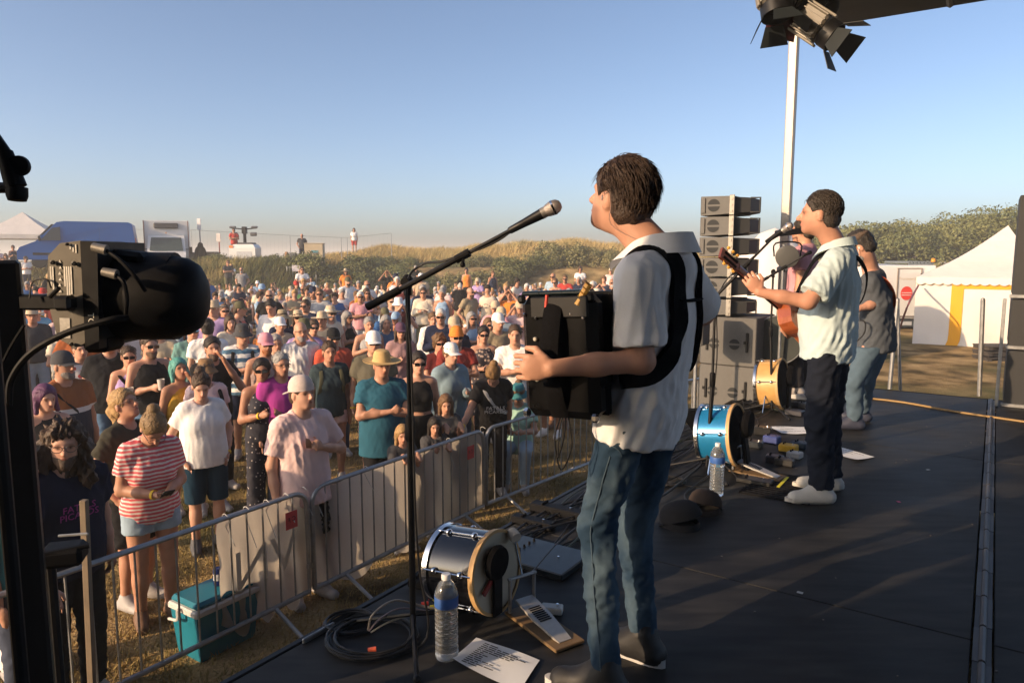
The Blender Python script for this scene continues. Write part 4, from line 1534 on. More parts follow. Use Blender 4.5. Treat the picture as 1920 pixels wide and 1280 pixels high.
# --- lamps under the roof corner
def par_lamp(c, aim, label, sc=1.0):
    z = unit(aim); R = frame(z, V(0, 0, 1) if abs(z[2]) < .9 else V(1, 0, 0))
    o = empty('stage_lamp', c, label, 'stage light', 'stage lamps hung under the roof corner')
    grey = mat('lamp_housing', (.17, .15, .12), .5, var=.12, scale=14)
    m = MB(R, c); m.box((0, 0, -.02), (.24 * sc, .20 * sc, .24 * sc), None, .02); m.build('housing', grey, o)
    m = MB(R, c)
    for k in range(6): m.box((-.10 + .04 * k, .103 * sc, -.02), (.008, .03, .2))
    m.build('cooling_fins', grey, o)
    m = MB(R, c); m.lathe([(.115 * sc, .10), (.125 * sc, .11), (.128 * sc, .20), (.118 * sc, .20), (.10 * sc, .12), (0, .12)], n=24); m.build('snoot', M_BLACKM, o, True)
    m = MB(R, c)
    for s_ in (-1, 1): m.box((s_ * .14 * sc, 0, -.05), (.02, .05, .32), None, .004)
    m.box((0, 0, -.21), (.30 * sc, .05, .02)); m.build('yoke', grey, o)
    for k in range(4):
        a = k * math.pi / 2 + .1
        d = V(math.cos(a), math.sin(a), 0); t = V(-math.sin(a), math.cos(a), 0)
        m = MB(R, c)
        r0, op = .125 * sc, .55
        e1 = d * math.cos(op) * .6 + V(0, 0, 1) * .8
        q = [d * r0 - t * .07 + V(0, 0, .21), d * r0 + t * .07 + V(0, 0, .21), d * r0 + t * .11 + V(0, 0, .21) + e1 * .16, d * r0 - t * .11 + V(0, 0, .21) + e1 * .16]
        nn = unit(np.cross(q[1] - q[0], q[3] - q[0])) * .0025
        m.add([x + nn for x in q] + [x - nn for x in q], [[0, 1, 2, 3], [7, 6, 5, 4], [0, 4, 5, 1], [1, 5, 6, 2], [2, 6, 7, 3], [3, 7, 4, 0]])
        m.build('barn_door', mat('barn_door_black', (.010, .014, .016), .6, var=.1), o)
    m = MB(R, c); m.box((-.125 * sc, 0, .0), (.006, .12, .16)); m.build('label_plate', mat('label_grey', (.55, .52, .46), .5, var=.25, scale=60), o)
    m = MB(); m.tube([c - z * .2, c - z * .2 + V(0, 0, .28)], .018, 6); m.tube([c - z * .2 + V(0, 0, .28) - E_W * .1, c - z * .2 + V(0, 0, .28) + E_W * .1], .024, 8); m.build('hook_clamp', M_BLACKM, o, True)
    return o
par_lamp(PY(1527, 46, 5.9), unit(V(.62, -.45, -.62)), 'stage lamp with open barn doors below the roof corner', .88)
par_lamp(PY(1452, -14, 5.9), unit(V(.1, -.25, -.95)), 'stage lamp cut by the top edge, left of the mast', 1.0)
m = MB(); c = PY(1466, 48, 6.0); m.prism([(-.13, -.09), (.11, -.12), (.12, .1), (-.12, .12)], c, np.stack([V(1, 0, 0), V(0, 0, 1), V(0, -1, 0)], 1) @ rotz(-.08), .01)
tag(m.build('colour_frame', mat('dark_red_gel', (.06, .012, .014), .5, var=.15), None, loc=c), 'dark red lamp shield hanging by the mast top', 'lamp shield')
m = MB(); c = PY(1510, 8, 6.0)
for k in range(5): m.sphere(c + V(.10 * (k - 2) + .02 * math.sin(k * 5), .02 * k, .03 * math.sin(k * 2.3)), (.085, .08, .085 + .02 * (k % 2)), 10, 7)
m.tube(smooth_path([c + V(-.2, 0, .05), c + V(0, -.05, -.10), c + V(.2, 0, .02), c + V(.35, 0, .1)], 5), .012, 6)
tag(m.build('cable_bundle', M_BLACKP, None, True, loc=c), 'black cables and clamps bundled at the roof corner', 'cables')
# ------------------------------------------------------------------ speakers, microphones, drums, cables
CAM0 = V(0, 0, CAMZ)
def PU(px, py, u):
    d = ray(px, py); return CAM0 + d * ((u - (CAM0 - O_ST) @ E_U) / (d @ E_U))
def PWp(px, py, w):
    d = ray(px, py); return CAM0 + d * ((w - (CAM0 - O_ST) @ E_W) / (d @ E_W))
M_CAB = mat('speaker_cabinet_grey', (.115, .112, .107), .75, var=.10, scale=30, bump=.25, bscale=220, bdist=.002)
M_CABD = mat('speaker_recess', (.02, .022, .024), .8, var=.1)
M_GRILLE = mat('speaker_grille', (.035, .037, .04), .6, metal=.3, var=.2, scale=80)

def array_stack(ua, rows, wf, wm, wt, wh, label, xw=.62, group='line array speakers'):
    'hung line array: rows = list of (z_front_top, z_front_bottom); side faces -u'
    base = S(ua + xw / 2, (wf + wm) / 2, 0)
    for i, (zt, zb) in enumerate(rows):
        o = empty('array_speaker', S(ua, wm, zb), label(i), 'speaker', group)
        rt = (zt - zb) * .17
        poly = [(wf, zt), (wm, zt - .004), (wm, zb + rt * .55), (wf, zb)]
        m = MB()
        pf = lambda w_, z, u: S(u, w_, z)
        vs = [pf(w_, z, ua) for w_, z in poly] + [pf(w_, z, ua + xw) for w_, z in poly]
        m.add(vs, [[0, 1, 2, 3], [7, 6, 5, 4], [0, 4, 5, 1], [1, 5, 6, 2], [2, 6, 7, 3], [3, 7, 4, 0]])
        m.build('cabinet', M_CAB, o)
        m = MB()
        q = [(wm, zt - .012), (wt, zt - .02), (wt, zb + rt), (wm, zb + rt * .65)]
        vs = [pf(w_, z, ua + (.03 if k in (0, 3) else .13)) for k, (w_, z) in enumerate(q)] + [pf(w_, z, ua + xw - (.03 if k in (0, 3) else .13)) for k, (w_, z) in enumerate(q)]
        m.add(vs, [[0, 1, 2, 3], [7, 6, 5, 4], [0, 4, 5, 1], [1, 5, 6, 2], [2, 6, 7, 3], [3, 7, 4, 0]])
        m.build('rear_cabinet', mat('speaker_rear_shaded', (.045, .045, .046), .7, var=.1), o)  # rear angled from the sun: its shade is put into a darker grey
        zc, wc, r = (zt + zb) / 2 + .004, wf + (wm - wf) * .40, (zt - zb) * .33
        for sg in (1, -1):
            a = np.linspace(.16, math.pi - .16, 12)
            pts = np.array([(wc + r * math.cos(t), zc + sg * (r * math.sin(t))) for t in a])
            m = MB(); n_ = len(pts)
            m.add([S(ua - .003, w_, z) for w_, z in pts], [list(range(n_)) if sg < 0 else list(range(n_))[::-1]])
            m.build('handle_recess', M_CABD, o)
        m = MB()
        m.box(S(ua - .008, wf + .03, zc), (.03, .03, .03), R_ST)
        mm = MB(R_ST, S(ua - .006, wf + .025, zc)); mm.box((0, 0, 0), (.014, .045, (zt - zb) * .78), None, .004); mm.build('front_rigging', M_CAB, o)
        mm = MB(R_ST, S(ua - .006, wm - .012, zc)); mm.box((0, 0, 0), (.018, .05, (zt - zb) * 1.02), None, .003)
        for k in range(3): mm.box((-.01, 0, (k - 1) * .06), (.012, .02, .02))
        mm.build('rear_rigging', mat('rigging_steel', (.26, .245, .22), .5, metal=.4, var=.15), o)
        mm = MB(R_ST, S(ua + .13, wh, zc)); d = (zt - zb) * .36
        mm.tube([(0, abs(wh - wt), d), (0, 0, d), (0, 0, -d), (0, abs(wh - wt), -d)], .010, 6); mm.build('handle', M_BLACKM, o, True)
        mm = MB(R_ST, S(ua + xw / 2, wf - .004, zc)); mm.box((0, 0, 0), (xw - .04, .012, (zt - zb) * .9)); mm.build('grille', M_GRILLE, o)

UA = 5.5
wx = lambda px, py=500: to_uw(PU(px, py, UA))[1]
zx = lambda py, px=1312: PU(px, py, UA)[2]
rows_px = [(369, 405), (407, 443), (445, 481), (483, 519), (521, 557), (560, 590)]
nth = ['top', 'second', 'third', 'fourth', 'fifth', 'lowest']
array_stack(UA, [(zx(a), zx(b)) for a, b in rows_px], wx(1311), wx(1371), wx(1396), wx(1414), lambda i: f'{nth[i]} grey line array speaker in the tower behind the guitarist')
def sub(u, w0, w1, z0, z1, label, xw=.7):
    o = empty('subwoofer', S(u, w1, z0), label, 'speaker', 'subwoofers under the line array')
    m = MB(R_ST, S(u + xw / 2, (w0 + w1) / 2, (z0 + z1) / 2)); m.box((0, 0, 0), (xw, w1 - w0, z1 - z0 - .006), None, .008); m.build('cabinet', M_CAB, o)
    for wc in (w0 + (w1 - w0) * .25, w0 + (w1 - w0) * .62):
        for sg in (1, -1):
            a = np.linspace(.2, math.pi - .2, 12)
            zc = z0 + (z1 - z0) * .45
            m = MB(); m.add([S(u - .003, wc + .055 * math.cos(t), zc + sg * .055 * math.sin(t)) for t in a], [list(range(12)) if sg < 0 else list(range(12))[::-1]])
            m.build('handle_recess', M_CABD, o)
    for wc in (w0 + .07, w1 - .09):
        m = MB(R_ST, S(u - .008, wc, z0 + (z1 - z0) * .5)); m.box((0, 0, 0), (.016, .022, .20), None, .003); m.box((-.006, .02, 0), (.02, .02, .03)); m.build('latch', M_BLACKM, o)
    m = MB(R_ST, S(u + xw / 2, w0 - .006, (z0 + z1) / 2)); m.box((0, 0, 0), (xw - .04, .014, z1 - z0 - .05)); m.build('grille', M_GRILLE, o)
zs0 = zx(592)
for i, (a, b) in enumerate(((zs0, zs0 - .50), (zs0 - .50, zs0 - 1.0), (zs0 - 1.0, zs0 - 1.5), (zs0 - 1.5, 0.0))):
    if a - b > .1: sub(UA, wx(1313, 660), wx(1417, 660), b, a, ['upper', 'second', 'third', 'lowest'][i] + ' grey subwoofer under the line array tower')
# left PA, unseen outside the frame, placed and sized to throw the broad shadow across the deck
UL = -3.25
array_stack(UL, [(3.80 - .24 * i, 3.58 - .24 * i) for i in range(6)], -1.62, -1.38, -1.30, -1.26, lambda i: f'{nth[i]} grey line array speaker of the unseen left stack beyond the picture edge', .62)
for i in range(4): sub(UL, -1.66, -1.27, .6 * i, .6 * (i + 1), ['lowest', 'second', 'third', 'upper'][i] + ' subwoofer of the unseen left stack beyond the picture edge', .62)
# fill speaker on a pole left of the tower
c0, c1 = PY(1291, 580, 6.9), PY(1331, 648, 6.9)
o = empty('fill_speaker', V((c0[0] + c1[0]) / 2, 6.9, .0), 'small grey speaker on a pole left of the tower', 'speaker')
m = MB(R_ST, V((c0[0] + c1[0]) / 2, 7.0, (c0[2] + c1[2]) / 2)); m.box((0, 0, 0), (.22, .20, c0[2] - c1[2]), None, .012); m.build('cabinet', M_CAB, o)
m = MB(); p = V((c0[0] + c1[0]) / 2, 7.0, 0); m.tube([p, p + V(0, 0, c1[2])], .017, 8); m.build('pole', M_STEEL, o, True)
for k in range(3):
    a = k * 2.1; m = MB(); m.tube([p + V(0, 0, .75), p + V(math.cos(a) * .5, math.sin(a) * .5, .02)], .012, 6); m.build('leg', M_STEEL, o, True)
# side-fill cabinet at the right edge
o = empty('side_fill_speaker', S(6.6, 2.6, STZ), 'tall dark side-fill cabinet with steel frame at the right edge', 'speaker')
pc = PY(1897, 365, 7.0); pb = PY(1870, 745, 7.0)
M_SF = mat('dark_grey_cabinet', (.030, .031, .033), .7, var=.12, scale=20)
zt = pc[2]
for k, (a, b) in enumerate(((zt, PY(1895, 555, 7.0)[2]), (PY(1895, 560, 7.0)[2], PY(1893, 650, 7.0)[2]), (PY(1893, 655, 7.0)[2], STZ + .02))):
    m = MB(R_ST, V(pb[0] + .03, 7.0, 0) + E_W * .5 + E_U * .35 + V(0, 0, (a + b) / 2)); m.box((0, 0, 0), (.7, .95, a - b - .012), None, .008); m.build('cabinet', M_SF, o)
    m = MB(R_ST, V(pb[0] + .03, 7.0, 0) + E_W * .5 + E_U * .35 + V(0, 0, b)); m.box((-.36, 0, 0), (.03, .99, .035), None, .004); m.build('frame_bar', M_STEEL, o)
m = MB(R_ST, V(pb[0] + .03, 7.0, 0)); m.box((-.015, .03, (STZ + PY(1890, 560, 7.0)[2]) / 2), (.035, .03, PY(1890, 560, 7.0)[2] - STZ), None, .004); m.build('frame_post', M_STEEL, o)

# --- microphones on boom stands
M_MESH = mat('mic_mesh', (.34, .30, .28), .45, metal=.7, var=.3, scale=300, bump=.8, bscale=600, bdist=.002)
def mic(tip, d, label, sc=1.0):
    'handheld vocal microphone, head at tip, handle along -d'
    d = unit(d); o = empty('microphone', tip - d * .09, label, 'microphone', 'vocal microphones on stands')
    R = frame(d)
    m = MB(R, tip); m.lathe([(0, .025 * sc), (.013 * sc, .022 * sc), (.022 * sc, .012 * sc), (.0255 * sc, -.002 * sc), (.0255 * sc, -.008), (.022 * sc, -.026), (.019 * sc, -.034)], n=20); m.build('grille', M_MESH, o, True)
    m = MB(R, tip); m.lathe([(.0262 * sc, -.001), (.0262 * sc, -.008), (.025, -.008), (.025, -.001)], n=20); m.build('collar_ring', M_CHROME, o, True)
    m = MB(R, tip); m.lathe([(.019 * sc, -.034), (.0195 * sc, -.05)], n=16); m.build('neck', mat('mic_neck', (.30, .28, .26), .4, metal=.6, var=.1), o, True)
    m = MB(R, tip); m.lathe([(.0195 * sc, -.05), (.0185, -.055), (.0145, -.12), (.0125, -.175), (.009, -.18)], n=16); m.build('handle', M_BLACKM, o, True)
    return o
def boom_stand(base, joint, back, front, tipd, label, r=.012, legs=True):
    o = empty('mic_stand', base, label, 'mic stand', 'boom microphone stands')
    m = MB(); m.tube([base + V(0, 0, .04), joint - V(0, 0, .55)], .0125, 10); m.build('lower_tube', M_BLACKM, o, True)
    m = MB(); m.tube([joint - V(0, 0, .6), joint - V(0, 0, .03)], .0095, 10); m.build('upper_tube', M_BLACKM, o, True)
    m = MB(); m.lathe([(.014, -.04), (.019, -.03), (.019, .05), (.013, .06)], joint - V(0, 0, .56), n=14); m.build('clutch', M_BLACKP, o, True)
    m = MB(); d = unit(front - back); sd_ = unit(np.cross(d, V(0, 0, 1)))
    m.sphere(joint, (.022, .022, .028), 12, 8); m.tube([joint - sd_ * .03, joint + sd_ * .035], .016, 10); m.tube([joint - V(0, 0, .05), joint], .015, 10); m.build('swivel', M_BLACKP, o, True)
    m = MB(); m.tube([back, back + d * .14], .0145, 10); m.build('counterweight', M_BLACKP, o, True)
    mid = back + (front - back) * .62
    m = MB(); m.tube([back + d * .1, mid], .0105, 10); m.build('boom_tube', M_BLACKM, o, True)
    m = MB(); m.tube([mid - d * .04, front], .0075, 8); m.build('boom_extension', M_BLACKM, o, True)
    m = MB(); m.tube([mid - d * .03, mid + d * .025], .015, 10); m.tube([mid, mid - V(0, 0, .028) + sd_ * .01], .006, 6); m.sphere(mid - V(0, 0, .032) + sd_ * .01, .010, 8, 6); m.build('boom_clamp', M_BLACKP, o, True)
    m = MB(); m.tube([front - d * .01, front + d * .03, front + tipd * .075], [.009, .011, .018], 10); m.build('mic_clip', M_BLACKP, o, True)
    if legs:
        for k in range(3):
            a = k * 2.094 + .7
            m = MB(); e = base + V(math.cos(a) * .30, math.sin(a) * .30, .012)
            m.tube([base + V(0, 0, .10), e], .0095, 8); m.sphere(e, .015, 8, 6); m.build('leg', M_BLACKM, o, True)
    else:
        m = MB(); m.lathe([(.125, .0), (.125, .012), (.05, .03), (.016, .04)], base, n=28); m.build('round_base', M_BLACKM, o, True)
    return o
def cable(name, pts, r, col, label, cat='cable', group='cables on the stage', n=6, parent=None):
    m = MB(); P = smooth_path(pts, n); m.tube(P, r, 6)
    mt = mat('cable_' + '_'.join(f'{c:.2f}' for c in col), col, .5, var=.1, scale=30)
    o = m.build(name, mt, parent, True, loc=None if parent is not None else P[0])
    if parent is None: tag(o, label, cat, group)
    return o
BLK = (.012, .012, .013)
b1 = PZ(775, 1195, STZ); j1 = PY(764, 528, b1[1] - .02)
bk, fr = PY(688, 576, b1[1] - .06), PY(985, 417, 2.52)
tipp = PY(1040, 388, 2.50)
boom_stand(b1, j1, bk, fr, unit(tipp - fr), 'tall black boom mic stand in front of the accordionist')
mic(tipp, unit(tipp - fr), 'silver-headed vocal microphone in front of the accordionist')
cable('mic_cable', [fr + V(-.01, 0, -.0), fr + (bk - fr) * .2 + V(0, 0, -.012), fr + (bk - fr) * .5 + V(0, 0, .018), j1 + V(.05, 0, .06), j1 + V(.0, -.03, -.02), j1 + V(.012, -.02, -.3), j1 + V(.016, -.018, -.8), b1 + V(.03, -.02, .3), b1 + V(.06, -.05, .03), b1 + V(-.1, -.15, .01), b1 + V(-.3, -.1, .01)], .0042, BLK, 'black cable running down the tall mic stand')
b2 = PZ(1325, 885, STZ); j2 = PY(1341, 560, b2[1] + .0)
fr2 = PY(1452, 443, 4.62); tip2 = PY(1480, 424, 4.55)
boom_stand(b2, j2, PY(1318, 580, b2[1] + .06), fr2, unit(tip2 - fr2), 'black boom mic stand in front of the guitarist')
mic(tip2, unit(tip2 - fr2), 'silver-headed vocal microphone at the guitarist\'s mouth')
cable('mic_cable', [fr2, fr2 + V(-.12, .0, -.12), j2 + V(.03, 0, .05), j2 + V(.02, -.02, -.4), b2 + V(.03, 0, .2), b2 + V(.15, -.2, .01), b2 + V(-.1, -.35, .01), b2 + V(-.45, -.2, .01)], .004, BLK, 'black cable running down the guitarist\'s mic stand')
b3 = PZ(1447, 775, STZ)
j3 = PY(1450, 510, b3[1])
boom_stand(b3, j3, PY(1415, 535, b3[1]), PY(1506, 480, 6.5), unit(V(.6, 0, .3)), 'farther black boom mic stand behind the guitar neck')
# mic on an arm at the top left corner
t0 = PY(8, 268, 1.35)
o = empty('clip_microphone', t0, 'black instrument microphone on an arm at the top left corner', 'microphone')
m = MB(); m.tube([PY(-30, 232, 1.35), PY(12, 292, 1.35)], .012, 12); m.build('mic_body', M_BLACKM, o, True)
m = MB(); m.tube([PY(8, 285, 1.35), PY(30, 350, 1.35)], [.014, .018], 12); m.build('mic_clip', M_BLACKP, o, True)
m = MB(frame(V(.3, -1, .1)), PY(36, 311, 1.35)); m.lathe([(0, -.008), (.017, -.008), (.019, 0), (.017, .008), (0, .008)], n=20); m.build('clip_knob', M_BLACKP, o, True)
m = MB(); m.tube([PY(-40, 352, 1.35), PY(28, 352, 1.35)], .010, 10); m.build('arm', M_BLACKM, o, True)
m = MB(frame(V(0, .1, 1)), PY(32, 362, 1.35)); m.lathe([(0, -.014), (.015, -.014), (.018, -.005), (.018, .010), (0, .012)], n=16); m.build('swivel_knob', M_BLACKP, o, True)
# its stand stands left of the picture
m = MB(); q = PY(-40, 352, 1.35); m.tube([V(q[0], q[1], STZ), V(q[0], q[1], q[2] + .05)], .013, 10); m.build('stand_tube', M_BLACKM, o, True)
m = MB(); m.lathe([(.13, 0), (.13, .012), (.02, .03)], V(q[0], q[1], STZ), n=20); m.build('stand_base', M_BLACKM, o, True)

# --- the projector on its post, left foreground
YP = 1.85
post = PY(28, 700, YP)
o = empty('lighting_post', V(post[0], YP, STZ), 'black square lighting post at the left edge', 'post')
m = MB(rotz(.5), V(post[0], YP, 0)); m.box((0, 0, (STZ + PY(20, 488, YP)[2]) / 2), (.062, .062, PY(20, 488, YP)[2] - STZ), None, .008); m.build('post_tube', M_BLACKM, o)
m = MB(rotz(.5), V(post[0] - .05, YP, 0)); m.box((0, 0, STZ + .55), (.03, .05, 1.0), None, .006); m.build('side_rail', M_BLACKM, o)
m = MB(); m.box(V(post[0], YP, STZ + .01), (.5, .5, .02), rotz(.5)); m.build('base_plate', M_BLACKM, o)
m = MB(); m.tube(smooth_path([PY(-5, 700, YP - .05), PY(20, 650, YP - .05), PY(45, 610, YP - .05)], 5), .004, 6); m.build('tie_wire', M_BLACKP, o, True)
M_PLATE = mat('label_aluminium', (.16, .145, .12), .5, metal=.2, var=.15, scale=30)
pc = PY(150, 560, YP)
o = empty('projector_lamp', pc, 'large black stage projector with printed side plate, left foreground', 'stage light')
def pj(px, py, y=YP): return PY(px, py, y)
def silh(pts, y0, y1, name, mt, bev=True):
    'solid from an outline: front outline at depth y0, back outline (same metric size) at y1'
    P0 = np.array([pj(a, b, y0) for a, b in pts]); P1 = P0 + V(0, y1 - y0, 0)
    n_ = len(pts); m_ = MB()
    m_.add(np.vstack([P0, P1]), [list(range(n_)), [n_ + i for i in range(n_)][::-1]] + [[i, n_ + i, n_ + (i + 1) % n_, (i + 1) % n_] for i in range(n_)])
    return m_.build(name, mt, o)
silh([(112, 456), (150, 451), (152, 452), (166, 640), (140, 652), (108, 634), (88, 560), (90, 480)], YP - .012, YP + .20, 'side_housing', M_PLATE)
silh([(150, 452), (182, 453), (186, 654), (160, 656)], YP - .016, YP + .22, 'frame_rim', M_BLACKM)
ax_ = unit(pj(390, 560, YP) - pj(180, 558, YP) + V(0, .04, 0))
m = MB(frame(ax_, V(0, 0, 1)) * 1.19, pj(185, 555, YP + .11)); hh = .112
m.lathe([(hh * .86, 0), (hh * .9, .02), (hh * .9, .17)], n=28); m.build('lamp_body', M_BLACKP, o, True)
m = MB(frame(ax_, V(0, 0, 1)) * 1.19, pj(255, 556, YP + .11)); m.lathe([(.078, -.02), (.088, 0), (.093, .02), (.093, .09), (.088, .115), (.074, .137), (.050, .150), (.02, .156), (0, .157)], n=32); m.build('lens_tube', M_BLACKP, o, True)
m = MB(); m.box(pj(230, 480, YP + .1), (.15, .1, .035), frame(V(.12, 0, 1)), .012); m.build('top_cover', M_BLACKP, o)
m = MB(); m.box(pj(195, 640, YP + .06), (.065, .1, .05), None, .012); m.build('bottom_housing', M_BLACKP, o)
for (a, b, rr_) in ((100, 492, .006), (140, 494, .006), (90, 640, .005), (135, 645, .005), (127, 458, .004)):
    m = MB(frame(V(0, -1, 0)), pj(a, b, YP - .016)); m.lathe([(rr_, 0), (rr_, .005), (rr_ * .5, .006), (0, .004)], n=10); m.build('bolt', M_BLACKM, o, True)
Rp = np.stack([V(1, 0, 0), V(0, 0, 1), V(0, -1, 0)], 1) @ rotz(-.03)
M_LBL = mat('plate_print', (.80, .76, .68), .6, var=.2, scale=50)
for (x0_, x1_, y0_, y1_, dx_) in ((96, 104, 500, 560, 4), (122, 138, 500, 562, 4), (132, 148, 458, 474, 5)):
    m = MB(Rp, pj((x0_ + x1_) / 2, (y0_ + y1_) / 2, YP - .0136))
    hh_ = (y1_ - y0_) / FPX * YP
    for k_ in range(int((x1_ - x0_) / dx_)):
        xx_ = (x0_ + k_ * dx_ - (x0_ + x1_) / 2) / FPX * YP
        ln_ = hh_ * (.6 + .4 * abs(math.sin(k_ * 2.3)))
        m.box((xx_, (hh_ - ln_) / 2, 0), (.0036, ln_, .0006))
    m.build('plate_print', M_LBL, o)
text('plate_print', 'TC', M_LBL, pj(170, 597, YP - .0175), Rp @ rotz(-math.pi / 2), .022, o)
m = MB(Rp, pj(122, 615, YP - .0135)); m.box((0, 0, 0), (.026, .052, .001)); m.build('white_sticker', mat('sticker_white', (.55, .52, .47), .6, var=.25, scale=90), o)
for k in range(7):
    m = MB(Rp, pj(112 + (k % 2) * 1, 490 + k * 11, YP - .0138)); m.prism([(-.004, -.004), (.004, -.004), (0, .004)], (0, 0, 0), None, .0008); m.build('warning_mark', M_LBL, o)
for (a, b) in ((186, 466), (205, 512)):
    m = MB(); m.tube([pj(a - 12, b - 3, YP - .03), pj(a + 14, b + 3, YP - .03)], [.011, .013], 12); m.build('plug', mat('plug_metal', (.28, .26, .23), .4, metal=.6, var=.15), o, True)
m = MB(); m.tube(smooth_path([pj(200, 470, YP - .03), pj(225, 488, YP - .04), pj(255, 520, YP - .04), pj(272, 545, YP - .01)], 6), .005, 8); m.build('lamp_cable', M_BLACKP, o, True)
m = MB(); m.tube(smooth_path([pj(217, 515, YP - .03), pj(232, 530, YP - .04), pj(238, 560, YP - .03), pj(236, 590, YP - .01)], 6), .005, 8); m.build('lamp_cable', M_BLACKP, o, True)
m = MB(); m.tube(smooth_path([pj(16, 760, YP - .06), pj(22, 710, YP - .06), pj(60, 660, YP - .06), pj(130, 622, YP - .06), pj(205, 600, YP - .05), pj(240, 596, YP - .02)], 8), .0085, 8); m.build('feed_cable', M_BLACKP, o, True)
m = MB(); m.box(pj(60, 566, YP + .01), (.16, .05, .04), None, .006); m.build('clamp_arm', M_BLACKM, o)
m = MB(); m.box(pj(122, 568, YP - .03), (.045, .04, .038), None, .008); m.build('clamp_block', M_BLACKM, o)
m = MB(); m.tube([pj(94, 556, YP - .035), pj(110, 540, YP - .045)], .006, 8); m.build('clamp_lever', M_BLACKM, o, True)
m = MB(); m.tube(smooth_path([pj(55, 560, YP - .03), pj(62, 528, YP - .02), pj(88, 524, YP - .02), pj(96, 540, YP - .02)], 5), .0022, 6); m.build('safety_wire', M_BLACKM, o, True)
# lower left clutter: wooden stake, second post, lamp base
o = empty('wooden_stake', PZ(165, 1280, .4), 'slim wooden stake standing behind the post at the left', 'stake')
m = MB(); m.box((PY(166, 1130, 3.2) + 0), (.03, .03, 1.0), roty(.03), .003); m.build('stake', mat('raw_timber', (.20, .15, .10), .8, var=.25, scale=12), o)
o = empty('small_lamp', PY(120, 1040, 2.0), 'small black lamp head on the lighting post, low left', 'stage light')
m = MB(); m.box(PY(120, 1038, 2.0), (.11, .09, .055), rotz(.3), .012); m.build('housing', M_BLACKP, o)
m = MB(); m.tube([PY(75, 1040, 1.95), PY(168, 1022, 2.0)], .008, 8); m.build('bracket', M_BLACKM, o, True)
m = MB(); m.tube([PY(110, 1004, 1.97), PY(165, 1000, 1.97)], .004, 6); m.build('yoke', M_STEEL, o, True)
m = MB(); q = PY(95, 1060, 2.0); m.tube([V(q[0], q[1], STZ), q], .014, 8); m.build('stand_tube', M_BLACKM, o, True)

# --- drums on the deck
def kick_drum(c, axis, rad, dep, shell, head, label, rim=None):
    'small drum on its side; axis = direction the batter head faces'
    R = frame(axis, V(0, 0, 1)); o = empty('kick_drum', V(c[0], c[1], STZ), label, 'drum', 'small kick drums at the players\' feet')
    m = MB(R, c); m.lathe([(rad, -dep / 2), (rad, dep / 2)], n=36, caps=False); m.lathe([(rad * .97, dep / 2), (rad * .97, -dep / 2)], n=36, caps=False); m.build('shell', shell, o, True)
    for sg, mt in ((1, rim or M_CHROME), (-1, M_CHROME)):
        m = MB(R, c); z = sg * dep / 2
        m.lathe([(rad * 1.005, z - sg * .012), (rad * 1.05, z - sg * .012), (rad * 1.06, z + sg * .012), (rad * .98, z + sg * .012)], n=36, caps=False); m.build('hoop', mt, o, True)
        m = MB(R, c); m.lathe([(rad * .985, z + sg * .004), (0, z + sg * .004)], n=36, caps=False); m.build('drum_head', head if sg > 0 else mat('black_head', (.02, .02, .022), .5), o, True)
    for k in range(6):
        a = k * math.pi / 3 + .3
        m = MB(R, c); d = V(math.cos(a), math.sin(a), 0)
        m.tube([d * rad * 1.045 + V(0, 0, -dep / 2), d * rad * 1.045 + V(0, 0, dep / 2)], .0035, 5)
        m.sphere(d * rad * 1.02 + V(0, 0, dep * .28), .016, 10, 7); m.sphere(d * rad * 1.02 + V(0, 0, -dep * .28), .016, 10, 7); m.build('lug', M_CHROME, o, True)
    for sg in (-1, 1):
        m = MB(); e = unit(np.cross(axis, V(0, 0, 1)))
        m.tube([c + e * sg * rad * .9 - V(0, 0, rad * .3), V(c[0], c[1], STZ + .008) + e * sg * rad * 1.25], .006, 6); m.build('spur', M_CHROME, o, True)
    return o
def pedal(c, d, label, board=(.45, .44, .42)):
    'kick pedal: plate, footboard, beater; d points from heel to toe'
    d = unit(d); s_ = np.cross(V(0, 0, 1), d); R = np.stack([s_, d, V(0, 0, 1)], 1)
    o = empty('kick_pedal', c, label, 'pedal', 'kick drum pedals')
    m = MB(R, c); m.box((0, 0, .010), (.14, .36, .014), None, .003); m.build('base_board', mat('plywood', (.16, .10, .045), .7, var=.2, scale=10), o)
    m = MB(R @ rotx(.20), c + V(0, 0, .045)); m.prism([(-.030, -.15), (.030, -.15), (.046, .02), (.042, .14), (-.042, .14), (-.046, .02)], (0, 0, 0), None, .010); m.build('footboard', mat('pedal_alloy', board, .4, metal=.4, var=.1, scale=50), o)
    for k in range(8):
        m = MB(R @ rotx(.20), c + V(0, 0, .052)); m.box((0, -.02 + k * .012, 0), (.055, .004, .003)); m.build('tread', M_BLACKP, o)
    m = MB(R, c); m.tube([(-.06, .15, .02), (-.06, .15, .17)], .008, 8); m.tube([(.06, .15, .02), (.06, .15, .17)], .008, 8); m.tube([(-.07, .15, .165), (.07, .15, .165)], .007, 8); m.build('pedal_frame', M_STEEL, o, True)
    m = MB(R, c); m.tube([(0, .15, .165), (0, .21, .31)], .0045, 6); m.build('beater_rod', M_CHROME, o, True)
    m = MB(R, c); m.lathe([(0, -.022), (.024, -.022), (.026, 0), (.024, .022), (0, .022)], (0, .215, .32), R=frame(V(0, 1, .3)), n=16); m.build('beater', mat('felt', (.52, .46, .38), .95, var=.1), o, True)
    return o
M_HEAD = mat('drum_skin', (.42, .37, .28), .6, var=.12, scale=8)
M_HOOPW = mat('maple_hoop', (.50, .31, .13), .5, var=.2, scale=14)
dk = PZ(886, 1140, STZ)
dk[2] = STZ + .182
kick_drum(dk, unit(E_W + V(0, 0, .10)), .165, .24, mat('black_gloss', (.010, .010, .012), .15, coat=.6, var=.1), M_HEAD, 'small black kick drum on its side by the water bottle', M_HOOPW)
